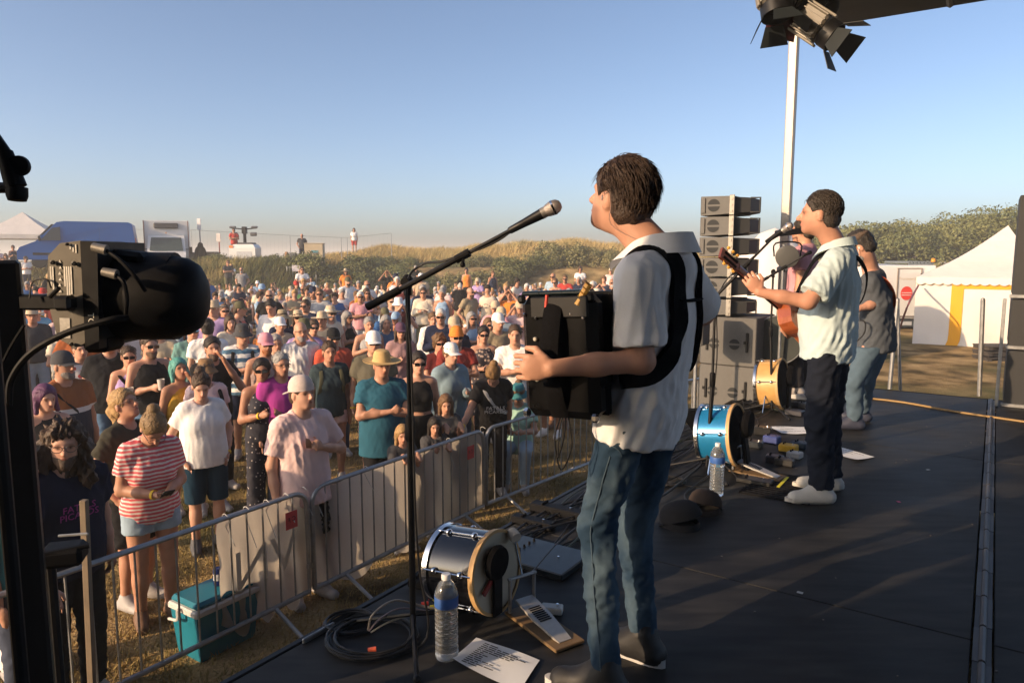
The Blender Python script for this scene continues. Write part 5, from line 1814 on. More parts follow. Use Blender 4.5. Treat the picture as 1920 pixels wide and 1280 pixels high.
hc_ = dk + E_W * .135 + V(0, 0, .01)
o = empty('drum_damper', hc_, 'round black damper pad with red strap on the black drum head', 'damper')
m = MB(frame(E_W), hc_ + V(0, 0, .06) + E_U * -.03); m.lathe([(0, 0), (.068, 0), (.072, .012), (.066, .028), (0, .03)], n=28); m.build('pad', M_BLACKC, o, True)
m = MB(frame(E_W, V(0, 0, 1)), hc_); m.box((.0, .05, .008), (.022, .16, .010), rotz(.6)); m.build('strap', mat('red_leather', (.20, .02, .015), .6, var=.15), o)
m = MB(np.stack([E_U, V(0, 0, 1), E_W], 1), hc_ + V(0, 0, -.07)); m.box((-.03, 0, .016), (.06, .19, .014), None, .004); m.build('arm', M_BLACKP, o)
pd = PZ(1018, 1178, STZ)
pedal(pd, unit(PZ(955, 1130, STZ) - PZ(1070, 1215, STZ)), 'silver kick pedal on plywood plate by the accordionist\'s foot')
bd = PY(1352, 826, 4.95); bd[2] = STZ + .235
M_BLUED = mat('blue_sparkle', (.015, .20, .42), .22, metal=.35, coat=.5, var=.2, scale=300)
kick_drum(bd, unit(E_W + V(0, 0, .12)), .21, .22, M_BLUED, M_BLACKC, 'bright blue kick drum on its side beside the guitarist', M_HOOPW)
o = empty('drum_damper', bd + E_W * .16, 'round black pad in front of the blue drum', 'damper')
m = MB(frame(E_W), bd + E_W * .16 + V(0, 0, .10)); m.lathe([(0, 0), (.09, 0), (.095, .02), (.085, .045), (0, .05)], n=26); m.build('pad', M_BLACKC, o, True)
m = MB(np.stack([E_U, V(0, 0, 1), E_W], 1), bd + E_W * .15 - V(0, 0, .06)); m.box((0, 0, .02), (.08, .34, .03), rotx(-.15), .006); m.build('arm', M_BLACKP, o)
pedal(PZ(1420, 890, STZ), unit(PZ(1365, 868, STZ) - PZ(1470, 890, STZ)), 'grey kick pedal beside the guitarist\'s pedal boards', (.30, .30, .31))
od = PY(1447, 722, 6.85); od[2] = STZ + .25
kick_drum(od, unit(E_W + V(0, 0, .10)), .235, .20, mat('maple_shell', (.52, .30, .10), .4, coat=.3, var=.15, scale=12), M_BLACKC, 'natural wood kick drum on its side farther along the stage', M_HOOPW)
o = empty('drum_damper', od + E_W * .15, 'round black pad in front of the wooden drum', 'damper')
m = MB(frame(E_W), od + E_W * .15 + V(0, 0, .09)); m.lathe([(0, 0), (.10, 0), (.105, .02), (.09, .05), (0, .055)], n=26); m.build('pad', M_BLACKC, o, True)
m = MB(np.stack([E_U, V(0, 0, 1), E_W], 1), od + E_W * .14 - V(0, 0, .08)); m.box((0, 0, .02), (.09, .32, .03), None, .006); m.build('arm', M_BLACKP, o)
gd = PY(1458, 637, 7.4)
o = empty('gong_drum', V(gd[0], gd[1], STZ), 'large round dark translucent drum screen behind the guitar', 'drum')
m = MB(frame(unit(V(-.25, -1, .05)), V(0, 0, 1)), gd); m.lathe([(0, 0), (.24, 0), (.245, .004), (.245, .03), (0, .03)], n=44); m.build('disc', mat('dark_disc', (.060, .066, .062), .45, var=.25, scale=7), o, True)
m = MB(frame(unit(V(-.25, -1, .05)), V(0, 0, 1)), gd); m.lathe([(.243, -.006), (.254, -.006), (.254, .036), (.243, .036)], n=44, caps=False); m.build('rim', M_STEEL, o, True)
m = MB(); m.tube([V(gd[0], gd[1], STZ), gd - V(0, 0, .24)], .012, 8); m.build('stand_tube', M_BLACKM, o, True)

# --- bottles, papers, caps, boxes on the deck
M_PET = mat('clear_bottle', (.88, .93, .96), .06, var=0, trans=.92, spec=.5)
M_WATER = mat('water', (.80, .88, .92), .03, var=0, trans=.95)
M_LABEL = mat('blue_bottle_label', (.03, .10, .34), .5, var=.25, scale=30)
M_CAPW = mat('white_cap', (.72, .74, .76), .45, var=.05)
def bottle(c, hgt, label):
    o = empty('water_bottle', c, label, 'bottle', 'plastic water bottles on the stage'); k = hgt / .32
    pr = [(.030, .0), (.041, .006), (.043, .02)]
    for i in range(9):
        z = .03 + i * .018; pr += [(.043, z), (.0395, z + .006), (.0395, z + .010), (.043, z + .015)]
    pr += [(.043, .20), (.043, .245), (.040, .262), (.028, .288), (.0145, .302), (.0135, .308)]
    m = MB(np.eye(3) * k, c); m.lathe(pr, n=24); m.build('bottle_body', M_PET, o, True, auto=0)
    m = MB(np.eye(3) * k, c); m.lathe([(.0436, .205), (.0440, .206), (.0440, .243), (.0436, .244)], n=24, caps=False); m.build('label', M_LABEL, o, True)
    m = MB(np.eye(3) * k, c); m.lathe([(.0165, .304), (.0170, .306), (.0170, .320), (.0155, .324), (0, .324)], n=18); m.build('cap', M_CAPW, o, True)
bottle(PZ(838, 1232, STZ + .001), .325, 'clear ribbed water bottle with blue label beside the set list')
bottle(PZ(1343, 928, STZ + .001), .33, 'clear water bottle standing by the guitarist\'s mic stand')
M_PAPER = mat('paper', (.70, .72, .74), .8, var=.05, scale=6)
def sheet(corners, label, lines, name='set_list', n=9):
    P = [PZ(a, b, STZ + .004) for a, b in corners]
    o = empty(name, P[0], label, 'paper', 'paper set lists on the stage')
    vv, ff = [], []
    for i in range(n + 1):
        for j in range(n + 1):
            s_, t_ = i / n, j / n
            q = P[0] * (1 - s_) * (1 - t_) + P[1] * s_ * (1 - t_) + P[2] * s_ * t_ + P[3] * (1 - s_) * t_
            vv.append(q + V(0, 0, .010 * s_ ** 6 * t_ ** 3 + .003 * math.sin(s_ * 5 + t_ * 3) + .003))
    for i in range(n):
        for j in range(n):
            k = i * (n + 1) + j; ff.append([k, k + n + 1, k + n + 2, k + 1])
    link('page', raw_mesh('page', np.array(vv) - np.array(o.location), ff, M_PAPER, True), o)
    ex, ey = P[1] - P[0], P[3] - P[0]
    Lx, Ly = np.linalg.norm(ex), np.linalg.norm(ey)
    R = np.stack([unit(ex), -unit(ey - unit(ex) * (ey @ unit(ex))), V(0, 0, 1)], 1)
    if np.linalg.det(R) < 0: R[:, 2] *= -1
    if R[2, 2] < 0: R = np.stack([-R[:, 0], R[:, 1], -R[:, 2]], 1)
    q0 = random.Random(len(label))
    m = MB(R, P[0] + ex * .5 + ey * .5 + V(0, 0, .0105))
    for i in range(lines):
        y_ = Ly * (.34 - .70 * i / max(lines - 1, 1)); x_ = -Lx * .36
        for w_ in range(q0.randint(2, 5)):
            ln = Lx * q0.uniform(.05, .14)
            m.box((x_ + ln / 2, y_, 0), (ln, Ly * .022, .0006)); x_ += ln + Lx * .02
    m.build('written_lines', M_INK, o)
    return o
sheet([(1012, 1238), (893, 1194), (848, 1240), (975, 1296)], 'set list page lying beside the water bottle', 13)
sheet([(1572, 838), (1640, 856), (1608, 865), (1562, 848)], 'white paper sheet lying behind the guitarist\'s shoes', 4)
sheet([(1440, 800), (1510, 800), (1515, 815), (1465, 812)], 'white paper sheet lying in front of the guitarist\'s knees', 3)
def soft_cap(c, rz, sc, label, col):
    root = empty('cloth_cap', c, label, 'cap', 'dark caps lying on the deck')
    R = rotz(rz) @ rotx(-.35) @ np.diag([1, 1, .72]) * sc
    m = hat_mesh(None, 'cap', R, c + V(0, 0, .02)); q = m.build('crown', M_HAT, root, True); q.color = (*col, 1)
    m = MB(rotz(rz) * sc, c); m.lathe([(.086, .0), (.080, .03), (.074, .032)], (0, .0, .0), n=18, scale=(1, 1.15), caps=False); q = m.build('sweat_band', M_HAT, root, True); q.color = (*col, 1)
soft_cap(PZ(1275, 985, STZ), .9, 1.15, 'crumpled black cap lying nearest the accordionist', (.012, .012, .014))
soft_cap(PZ(1322, 958, STZ), -.6, 1.05, 'brown-black flat cap lying behind the other cap', (.035, .025, .02))
def gadget(px, py, size, rz, mt, label, name='effects_pedal', cat='effects pedal', knobs=2, lift=0.0, group='effects pedals and boxes on the deck'):
    c = PZ(px, py, STZ + lift); R = rotz(rz)
    o = empty(name, c, label, cat, group)
    m = MB(R, c); m.box((0, 0, size[2] / 2 + .002), size, None, min(size) * .15); m.build('case', mt, o)
    for k in range(knobs):
        m = MB(R, c); m.lathe([(.007, 0), (.006, .012), (0, .013)], ((k - (knobs - 1) / 2) * size[0] / (knobs + .5), size[1] * .25, size[2] + .002), n=10); m.build('knob', M_BLACKP, o, True)
    m = MB(R, c); m.lathe([(.006, 0), (.006, .01), (0, .011)], (0, -size[1] * .25, size[2] + .002), n=10); m.build('footswitch', M_CHROME, o, True)
    return o
az = math.atan2(E_U[1], E_U[0])
cm = lambda n_, c, r=.5: mat(n_, c, r, var=.12, scale=20)
gadget(1012, 1050, (.30, .42, .035), az, cm('slate_blue_case', (.012, .017, .021), .35), 'flat blue-grey effects unit behind the black drum', 'effects_board', 'effects unit', 6)
gadget(1035, 1148, (.05, .09, .03), az + .4, cm('white_case', (.5, .5, .48)), 'small white foot switch above the silver pedal', knobs=0)
gadget(802, 1098, (.11, .15, .045), az + .2, M_BLACKP, 'black stage box with pink and green tape behind the mic stand', 'stage_box', 'stage box', 4)
for k, (c_, dx) in enumerate((((.75, .06, .40), 0), ((.25, .62, .12), 10))):
    m = MB(rotz(az + .2), PZ(803, 1066 + dx, STZ + .052)); m.box((0, 0, 0), (.10, .028, .002)); tag(m.build('tape_strip', cm('tape%d' % k, c_, .6), None, loc=PZ(803, 1066 + dx, STZ + .052)), ('bright pink' if k == 0 else 'bright green') + ' tape strip on the black stage box', 'tape')
for i, (px, py, sz, c_, lb) in enumerate([(1415, 905, (.10, .22, .03), (.012, .012, .013), 'long black tuner board by the white shoe'), (1470, 872, (.08, .13, .05), (.03, .03, .03), 'small black effects pedal by the guitarist\'s shin'), (1478, 846, (.09, .13, .055), (.62, .36, .03), 'yellow effects pedal by the guitarist\'s leg'),
                                          (1452, 866, (.08, .12, .05), (.10, .10, .12), 'grey effects pedal with a red light'), (1447, 830, (.09, .12, .06), (.04, .06, .20), 'dark blue effects pedal'), (1415, 838, (.10, .12, .05), (.03, .035, .04), 'black effects pedal left of the blue one'),
                                          (1490, 858, (.08, .1, .045), (.45, .44, .43), 'pale metal effects pedal'), (1430, 815, (.1, .14, .07), (.02, .02, .02), 'black power supply box'), (1500, 840, (.09, .12, .05), (.015, .03, .05), 'dark pedal against the guitarist\'s leg')]):
    gadget(px, py, sz, az + .25 * math.sin(i * 3), cm('pedal_paint%d' % i, c_, .4), lb)
for i, (px, py, c_) in enumerate([(1500, 748, (.5, .5, .5)), (1480, 762, (.03, .03, .03)), (1512, 765, (.2, .2, .2)), (1490, 778, (.03, .03, .04)), (1465, 770, (.05, .06, .05))]):
    gadget(px, py, (.10, .16, .05), az + .4 * math.sin(i * 2), cm('far_pedal%d' % i, c_, .4), ['pale', 'black', 'grey', 'dark', 'greenish'][i] + ' effects pedal beside the wooden drum')
m = MB(R_ST, PZ(1470, 912, STZ + .004)); m.box((0, 0, 0), (.55, .42, .006))
for k in range(14): m.box((-.26 + k * .04, 0, .005), (.008, .42, .005))
tag(m.build('rubber_mat', M_BLACKP, None, loc=PZ(1470, 912, STZ)), 'ribbed black rubber mat under the guitarist\'s shoes', 'mat')
for k, (px, py, c_) in enumerate([(1375, 879, (.6, .55, .02)), (1468, 903, (.6, .55, .02))]):
    m = MB(R_ST, PZ(px, py, STZ + .013)); m.box((0, 0, 0), (.05 if k == 0 else .25, .02, .002)); tag(m.build('tape_strip', cm('yellow_tape', c_, .6), None, loc=PZ(px, py, STZ + .013)), ['short', 'long'][k] + ' yellow tape strip on the rubber mat', 'tape')
m = MB(); a_, b_ = PZ(1286, 775, STZ), PZ(1322, 835, STZ)
q = PZ(1310, 832, STZ)
m.add([q + V(-.16, 0, .26), q + V(.05, .05, .27), q + V(.02, 0, .0), q + V(-.12, .12, .26), q + V(.08, .15, .26), q + V(.05, .12, 0)], [[0, 1, 2], [5, 4, 3], [0, 3, 4, 1], [1, 4, 5, 2], [2, 5, 3, 0]])
tag(m.build('floor_monitor', M_BLACKC, None, loc=q), 'black wedge monitor left of the blue drum', 'monitor')

# --- tape marks and litter on the deck
for k, (px, py, c_) in enumerate([(1216, 1008, (.15, .55, .12)), (1685, 940, (.55, .08, .2)), (1500, 1110, (.5, .5, .48)), (1740, 880, (.5, .5, .48))]):
    m = MB(rotz(.5 + k), PZ(px, py, STZ + .002)); m.box((0, 0, 0), (.05 if k < 1 else .025, .018, .0015)); tag(m.build('tape_mark', cm('mark%d' % k, c_, .7), None, loc=PZ(px, py, STZ)), ['green tape mark beside the accordionist\'s calf', 'pink tape mark on the open deck', 'pale tape mark nearest the camera', 'pale tape mark by the hinge strip'][k], 'tape')
m = MB(); q0 = random.Random(8)
for k in range(70):
    p = S(q0.uniform(-.5, 6.8), q0.uniform(.3, 4), STZ + .002); m.box(p, (q0.uniform(.003, .012), q0.uniform(.003, .009), .002), rotz(q0.uniform(0, 3)))
tag(m.build('floor_litter', cm('dust_bits', (.16, .14, .12), .9)), 'crumbs of straw and dust scattered over the deck', kind='stuff')

# --- cables along the stage edge and coils
rc = random.Random(2)
for k in range(12):
    w_ = .12 + .035 * k + rc.uniform(-.03, .03)
    pts = []
    for i in range(12):
        u = .85 + i * .42
        pts.append(S(u, w_ * (.8 + .4 * math.sin(i * .7 + k)) + .05 * math.sin(i * 1.7 + k * 2), STZ + .012 + .010 * (k % 3)))
    cable('stage_cable', pts, rc.choice([.0045, .006, .0075]), rc.choice([BLK, BLK, (.02, .02, .022), (.03, .045, .03)]), ['thick', 'thin', 'loose', 'taut', 'wavy', 'dusty', 'outer', 'inner', 'upper', 'lower', 'crossing', 'glossy'][k] + ' black cable in the bundle along the stage edge')
def coil(c, r, n, label, col=BLK, tr=.0045):
    pts = []
    for i in range(n * 10):
        a = i * 2 * math.pi / 10
        rr_ = r * (1 + .12 * math.sin(i * .37) + .05 * rc.random())
        pts.append(c + V(math.cos(a) * rr_, math.sin(a) * rr_ * .9, .006 + .004 * (i // 10) + .003 * rc.random()))
    cable('cable_coil', pts, tr, col, label, 'cable', n=2)
coil(PZ(700, 1200, STZ), .16, 7, 'black cable coil on the deck left of the mic stand base')
coil(PZ(660, 1170, STZ), .10, 4, 'smaller cable coil near the stage edge')
coil(PZ(1255, 905, STZ), .10, 4, 'cable coil on the deck behind the accordionist\'s hip')
coil(PZ(1235, 850, STZ), .13, 5, 'cable coil by the stage edge behind the accordionist')
coil(PZ(1400, 765, STZ), .14, 5, 'cable coil in front of the wooden drum')
cable('stage_cable', [PZ(690, 1180, STZ + .02), PZ(700, 1150, STZ + .10), PZ(740, 1125, STZ + .10), PZ(790, 1135, STZ + .04), PZ(815, 1140, STZ + .03)], .0045, (.40, .32, .24), 'beige cable looping up from the coil')
cable('stage_cable', [PZ(692, 1182, STZ + .02), PZ(712, 1160, STZ + .07), PZ(750, 1140, STZ + .07), PZ(805, 1145, STZ + .03)], .0035, (.30, .22, .22), 'pinkish cable looping beside the beige one')
cable('stage_cable', [PZ(695, 1185, STZ + .02), PZ(730, 1165, STZ + .05), PZ(780, 1150, STZ + .05), PZ(810, 1150, STZ + .03)], .004, (.45, .38, .28), 'pale cable lying lowest of the three loops')
for k, (px, py, c_) in enumerate([(803, 1120, (.65, .05, .03)), (790, 1132, (.65, .06, .03)), (806, 1138, (.70, .55, .02)), (690, 1218, (.65, .12, .06))]):
    m = MB(); q = PZ(px, py, STZ + .03); m.tube([q, q + V(.03, .004, .002)], [.009, .010], 10)
    tag(m.build('cable_plug', cm('plug_colour%d' % k, c_, .4), None, True, loc=q), ['red ringed plug behind the mic stand', 'second red ringed plug nearer the bottle', 'yellow ringed plug beside the bottle', 'orange plug on the cable coil'][k], 'plug', 'coloured cable plugs')
cable('stage_cable', [PZ(1190, 920, STZ + .01), PZ(1240, 915, STZ + .01), PZ(1290, 895, STZ + .012), PZ(1325, 890, STZ + .012)], .006, BLK, 'black cable leading to the guitarist\'s mic stand')
cable('stage_cable', [PZ(1330, 890, STZ + .01), PZ(1285, 925, STZ + .01), PZ(1300, 945, STZ + .01), PZ(1335, 945, STZ + .01)], .005, BLK, 'black cable curling past the second bottle')
cable('stage_cable', [PZ(1230, 820, STZ + .01), PZ(1270, 800, STZ + .02), PZ(1330, 770, STZ + .02), PZ(1410, 745, STZ + .02), PZ(1470, 735, STZ + .02)], .009, BLK, 'thick black cable trunk running to the wooden drum')
cable('stage_cable', [PZ(1240, 828, STZ + .01), PZ(1290, 800, STZ + .02), PZ(1350, 770, STZ + .02), PZ(1430, 742, STZ + .02)], .006, (.03, .03, .03), 'thinner cable beside the trunk to the wooden drum')
cable('stage_cable', [PZ(1565, 741, STZ + .01), PZ(1680, 752, STZ + .01), PZ(1790, 771, STZ + .01), PZ(1960, 796, STZ + .01)], .010, (.34, .22, .09), 'tan cable crossing the far end of the deck')
cable('stage_cable', [PZ(1225, 735, STZ + .35), PZ(1235, 760, STZ + .2), PZ(1228, 775, STZ + .1), PZ(1240, 785, STZ + .02)], .004, BLK, 'thin black cable curling behind the accordionist\'s back')
gadget(1045, 965, (.08, .34, .05), az, M_BLACKP, 'black multi-socket stage box under the cable bundle', 'stage_box', 'stage box', 5)
gadget(1000, 985, (.07, .26, .04), az, M_BLACKP, 'black power strip beside the cable bundle', 'power_strip', 'power strip', 3)

# --- on the ground: cooler with a can, steel posts at the far end of the deck
cb = PZ(408, 1205, 0)
o = empty('cool_box', cb, 'turquoise cool box with white rim standing behind the barrier', 'cool box')
Rc = rotz(math.atan2(E_U[1], E_U[0]))
tq = mat('turquoise_plastic', (.010, .17, .25), .4, var=.08)
wh = mat('white_plastic', (.62, .60, .58), .45, var=.06)
m = MB(Rc, cb); vs = []
for z, k in ((.0, .88), (.33, 1.0)):
    vs += [(sx * .24 * k, sy * .15 * k, z) for sx, sy in ((-1, -1), (1, -1), (1, 1), (-1, 1))]
m.add(vs, [[3, 2, 1, 0], [4, 5, 6, 7]] + [[i, (i + 1) % 4, 4 + (i + 1) % 4, 4 + i] for i in range(4)]); m.build('tub', tq, o)
m = MB(Rc, cb); m.box((0, 0, .35), (.51, .33, .05), None, .012); m.build('rim', wh, o)
m = MB(Rc, cb); m.box((0, 0, .395), (.48, .30, .05), None, .02); m.build('lid', tq, o)
m = MB(Rc, cb); m.tube(smooth_path([(-.26, .0, .36), (-.28, .0, .36), (-.285, 0, .30), (-.285, .1, .28)], 4), .010, 6); m.build('handle', wh, o, True)
cn = cb + V(0, 0, .421) + E_U * .03
o = empty('drink_can', cn, 'dark blue drink can standing on the cool box', 'can')
m = MB(); m.lathe([(.026, 0), (.033, .006), (.033, .110), (.027, .122), (.026, .120), (0, .118)], cn, n=20); m.build('can_body', mat('blue_can', (.012, .03, .16), .3, metal=.4, var=.3, scale=25), o, True)
m = MB(); m.lathe([(.0333, .04), (.0335, .041), (.0335, .085), (.0333, .086)], cn, n=20, caps=False, arc=(3.9, 5.3)); m.build('can_emblem', mat('can_print', (.5, .5, .52), .4, var=.4, scale=40), o, True)
def steel_post(px0, py0, px1, py1, yy, label, r=.022):
    a, b = PY(px1, py1, yy), PY(px0, py0, yy)
    m = MB(); m.tube([a, b], r, 10); m.sphere(b, r * .98, 10, 6)
    o = m.build('steel_post', M_STEEL, None, True, loc=a); tag(o, label, 'post', 'steel rail posts at the far end of the deck')
steel_post(1683, 562, 1668, 729, 7.9, 'front leg of the steel rail frame left of the marquee')
steel_post(1683, 562, 1688, 731, 8.0, 'back leg of the steel rail frame left of the marquee', .017)
steel_post(1843, 562, 1836, 742, 7.5, 'single steel post beside the side-fill cabinet')
sp = PY(1476, 481, 7.2)
o = empty('spot_lamp', sp, 'grey spotlight with round lens behind the guitarist\'s microphone', 'stage light')
m = MB(frame(unit(V(-.35, -1, -.12)), V(0, 0, 1)), sp); m.lathe([(.10, -.16), (.105, -.02), (.112, .0), (.112, .03), (.10, .035)], n=28); m.build('housing', mat('lamp_grey', (.07, .07, .068), .5, var=.15), o, True)
m = MB(frame(unit(V(-.35, -1, -.12)), V(0, 0, 1)), sp); m.lathe([(.10, .02), (.05, .03), (0, .034)], n=28, caps=False); m.build('lens', mat('lamp_lens', (.30, .30, .27), .12, metal=.5, var=.2, scale=20), o, True)
m = MB(); m.tube(smooth_path([sp + V(-.13, 0, 0), sp + V(-.12, 0, .13), sp + V(.12, 0, .13), sp + V(.13, 0, 0)], 4), .008, 6); m.build('yoke', M_BLACKM, o, True)
m = MB(); m.tube([sp + V(0, .1, .12), V(sp[0], sp[1] + .1, STZ)], .014, 8); m.build('stand_tube', M_STEEL, o, True)
m = MB(); m.box(sp + V(.02, 0, .24), (.30, .05, .06), roty(-.1), .01); m.build('bracket', M_BLACKM, o)
# ------------------------------------------------------------------ the band
BAND = 'musicians on the stage'
M_WSHIRT = mat('white_linen', (.70, .70, .71), .9, var=.07, scale=18, bump=.35, bscale=240, bdist=.003, spec=.15)
M_JEANS = mat('blue_denim', (.016, .036, .066), .9, var=0, scale=5, col2=(.085, .130, .170), thr=(.42, .72), bump=.35, bscale=420, bdist=.002, spec=.15)
M_DJEANS = mat('dark_denim', (.010, .013, .022), .9, var=.25, scale=7, bump=.3, bscale=400, bdist=.002, spec=.15)
M_GSHIRT = mat('pale_blue_linen', (.46, .56, .58), .9, var=.07, scale=15, bump=.35, bscale=220, bdist=.003, spec=.15)
def band_member(base, F, H, s, world, label, h, fine=True):
    'world joints are turned into the figure\'s own frame'
    rz = math.atan2(-F[0], F[1]); k = H / 1.75
    loc = lambda p: rotz(-rz) @ (np.asarray(p) - base) / k
    s = dict(s, H=H, absarms=True)
    s['pelvis'] = loc(world['P'])
    s['legs'] = {n: loc(world[n]) for n in ('ankL', 'ankR', 'kneL', 'kneR', 'hipL', 'hipR') if n in world}
    for n in ('toeL', 'toeR'):
        if n in world: s['legs'][n] = loc(world[n])
    s['arms'] = ((loc(world['elbL']), loc(world['wriL'])), (loc(world['elbR']), loc(world['wriR'])))
    if 'hc' in world: s['hc'] = loc(world['hc'])
    for n in 'LR':
        if 'hand' + n in world: s['hand_dir' + n] = skel_dir(s, rotz(-rz) @ unit(world['hand' + n]))
        if 'palm' + n in world: s['palm' + n] = skel_dir(s, rotz(-rz) @ unit(world['palm' + n]))
        if 'thumb' + n in world: s['thumb' + n] = skel_dir(s, rotz(-rz) @ unit(world['thumb' + n]))
    root, J, k = build_person(s, h, fine)
    root.location = base; root.rotation_euler[2] = rz
    tag(root, label, 'person', BAND)
    g = lambda p: rotz(rz) @ (np.asarray(p) * k) + base
    return root, J, k, rz, g
def skel_dir(s, d):
    lean = math.radians(s.get('lean', 0))
    Rt = rotz(math.radians(s.get('twist', 0))) @ rotx(-lean) @ roty(math.radians(s.get('sway', 0)))
    return Rt.T @ d
def part(root, m, name, mt, smooth=True, col=None):
    'a part given in world coordinates, put into the rotated figure'
    M = np.linalg.inv(np.array(Matrix.Rotation(root.rotation_euler[2], 3, 'Z')))
    b = np.array(root.location)
    m.v = [(x - b) @ M.T for x in m.v]
    me = raw_mesh(name, np.vstack(m.v), m.f, mt, smooth)
    if smooth:
        try: me.set_sharp_from_angle(angle=math.radians(40))
        except Exception: pass
    o = link(name, me, root)
    if col is not None: o.color = (*col, 1)
    return o
def drape(obj, root, P):
    'nearest points and normals on a worn garment, in world space'
    from mathutils.bvhtree import BVHTree
    me = obj.data
    bv = BVHTree.FromPolygons([v.co for v in me.vertices], [p.vertices[:] for p in me.polygons])
    R = rotz(root.rotation_euler[2]); b = np.array(root.location)
    Q, N = [], []
    for p in P:
        l, n, _, _ = bv.find_nearest(Vector(R.T @ (p - b)))
        Q.append(R @ np.array(l) + b); N.append(R @ np.array(n))
    Q, N = np.array(Q), np.array(N)
    for _ in range(3):
        Q[1:-1] = .5 * Q[1:-1] + .25 * (Q[:-2] + Q[2:]); N[1:-1] = .5 * N[1:-1] + .25 * (N[:-2] + N[2:])
    return Q + N * .004, N

# ---- the accordionist
F1 = unit(V(-.81, .585, 0)); L1 = V(-F1[1], F1[0], 0)           # facing, and his left
base1 = V(.40, 2.47, STZ)
W_ = dict(P=PY(1200, 768, 2.50), hipL=PY(1170, 796, 2.43), hipR=PY(1230, 796, 2.57), kneL=PY(1119, 985, 2.46), kneR=PY(1188, 1000, 2.66),
          ankL=PZ(1137, 1262, STZ + .085), ankR=PZ(1208, 1196, STZ + .085), elbL=PY(1203, 676, 2.30), wriL=PY(1036, 690, 2.24), elbR=PY(1318, 588, 2.80), wriR=PY(1170, 650, 2.62), hc=PY(1162, 372, 2.52),
          handL=unit(V(-1, .05, .02)), palmL=unit(V(0, 1, -.1)), thumbL=V(0, .2, 1))
W_['toeL'] = W_['ankL'] + unit(V(-.9, .35, 0)) * .16 + V(0, 0, -.05)
W_['toeR'] = W_['ankR'] + unit(V(-.75, .65, 0)) * .16 + V(0, 0, -.05)
acc, J, k, rz, g = band_member(base1, F1, 1.82, dict(top=('tee', (.7, .7, .71), M_WSHIRT), bottom=('jeans', (.05, .09, .14), M_JEANS), hair='short', hairvol=1.3, haircol=(.045, .026, .016), skin=(.50, .265, .18), lean=-7, head=(-10, 9), finehand=1, locks=(2600, .062, .0011, .35),
      stubble=.9, slim=.82, shoecol=(.012, .012, .013), sleeve=.80, sleeveflare=.016, loose=.0, hem=.86, topname='short_sleeved_shirt', fold=.0045, fold2=.0045, curl=.95, neckdepth=.04, limb=.95, fat=.93), W_,
      'accordionist in white shirt and blue jeans singing toward the crowd', .0078)
# shirt collar, hem stitch, placket
Rg = rotz(rz)
def torso_pt(x, y, z): return g(J['chest'] + J['Rt'] @ V(x, y, z))
m = MB()
cpts = [(x_ * 1.12, y_ * 1.12 + .012, z_ + .048) for x_, y_, z_ in ((.02, .085, .120), (.062, .06, .160), (.078, .0, .195), (.060, -.058, .212), (0, -.082, .218), (-.060, -.058, .212), (-.078, .0, .195), (-.062, .06, .160), (-.02, .085, .120))]
cin = smooth_path([torso_pt(*c) for c in cpts], 4); out = smooth_path([torso_pt(c[0] * 1.42, c[1] * 1.38 + (.02 if c[1] > .03 else -.01), c[2] - .045) for c in cpts], 4)
top_ = smooth_path([torso_pt(c[0] * 1.06, c[1] * 1.06, c[2] + .016) for c in cpts], 4)
n_ = len(cin); vv = np.vstack([cin, top_, out]); ff = []
for i in range(n_ - 1):
    ff += [[i, i + 1, n_ + i + 1, n_ + i], [n_ + i, n_ + i + 1, 2 * n_ + i + 1, 2 * n_ + i]]
m.add(vv, ff); part(acc, m, 'collar', M_WSHIRT)
for n in 'L':
    m = MB(); sh, el = g(J['sh' + n]), g(J['elb' + n]); d = unit(el - sh); c = sh + (el - sh) * .775
    m.R = frame(d); m.t = c; m.lathe([(.0795, -.0035), (.0812, -.0025), (.0812, .0025), (.0795, .0035)], n=26, caps=False); part(acc, m, 'sleeve_hem', M_WSHIRT)
# in-ear monitor
m = MB(); ec = g(J['hc'] + J['Rh'] @ V(-.080, .004, -.006)); m.sphere(ec, (.008, .008, .011), 10, 8); m.tube(smooth_path([ec, g(J['hc'] + J['Rh'] @ V(-.090, -.02, .025)), g(J['hc'] + J['Rh'] @ V(-.088, -.04, -.02)), g(J['hc'] + J['Rh'] @ V(-.06, -.06, -.09)), torso_pt(-.05, -.09, .20)], 5), .0011, 5)
part(acc, m, 'ear_monitor', mat('clear_ear_piece', (.30, .22, .2), .2, var=.1))
# shoe soles
for n in 'LR':
    m = MB(); an, to = W_['ank' + n], W_['toe' + n]; d = unit((to - an) * V(1, 1, 0)); sd_ = np.cross(d, V(0, 0, 1)); hl = an - d * .06
    pts = []
    for t in np.linspace(0, 2 * math.pi, 22, endpoint=False):
        c_ = math.cos(t); w_ = .047 if c_ > 0 else .042
        pts.append((hl + to + d * .03) / 2 + d * c_ * (np.linalg.norm((to - hl)[:2]) / 2 + .045) + sd_ * math.sin(t) * w_)
    zb = STZ + .002
    m.add([V(p[0], p[1], zb) for p in pts] + [V(p[0], p[1], zb + .030) for p in pts], [list(range(22))[::-1], [22 + i for i in range(22)]] + [[i, (i + 1) % 22, 22 + (i + 1) % 22, 22 + i] for i in range(22)])
    part(acc, m, 'shoe_sole', mat('white_rubber', (.52, .51, .50), .7, var=.1))
    m = MB()
    for q in range(4):
        c = an + d * (.055 + q * .022) + V(0, 0, .012 - q * .012); m.tube([c - sd_ * .03, c + V(0, 0, .012), c + sd_ * .03], .004, 5)
    part(acc, m, 'laces', mat('white_lace', (.55, .55, .55), .8, var=.1))
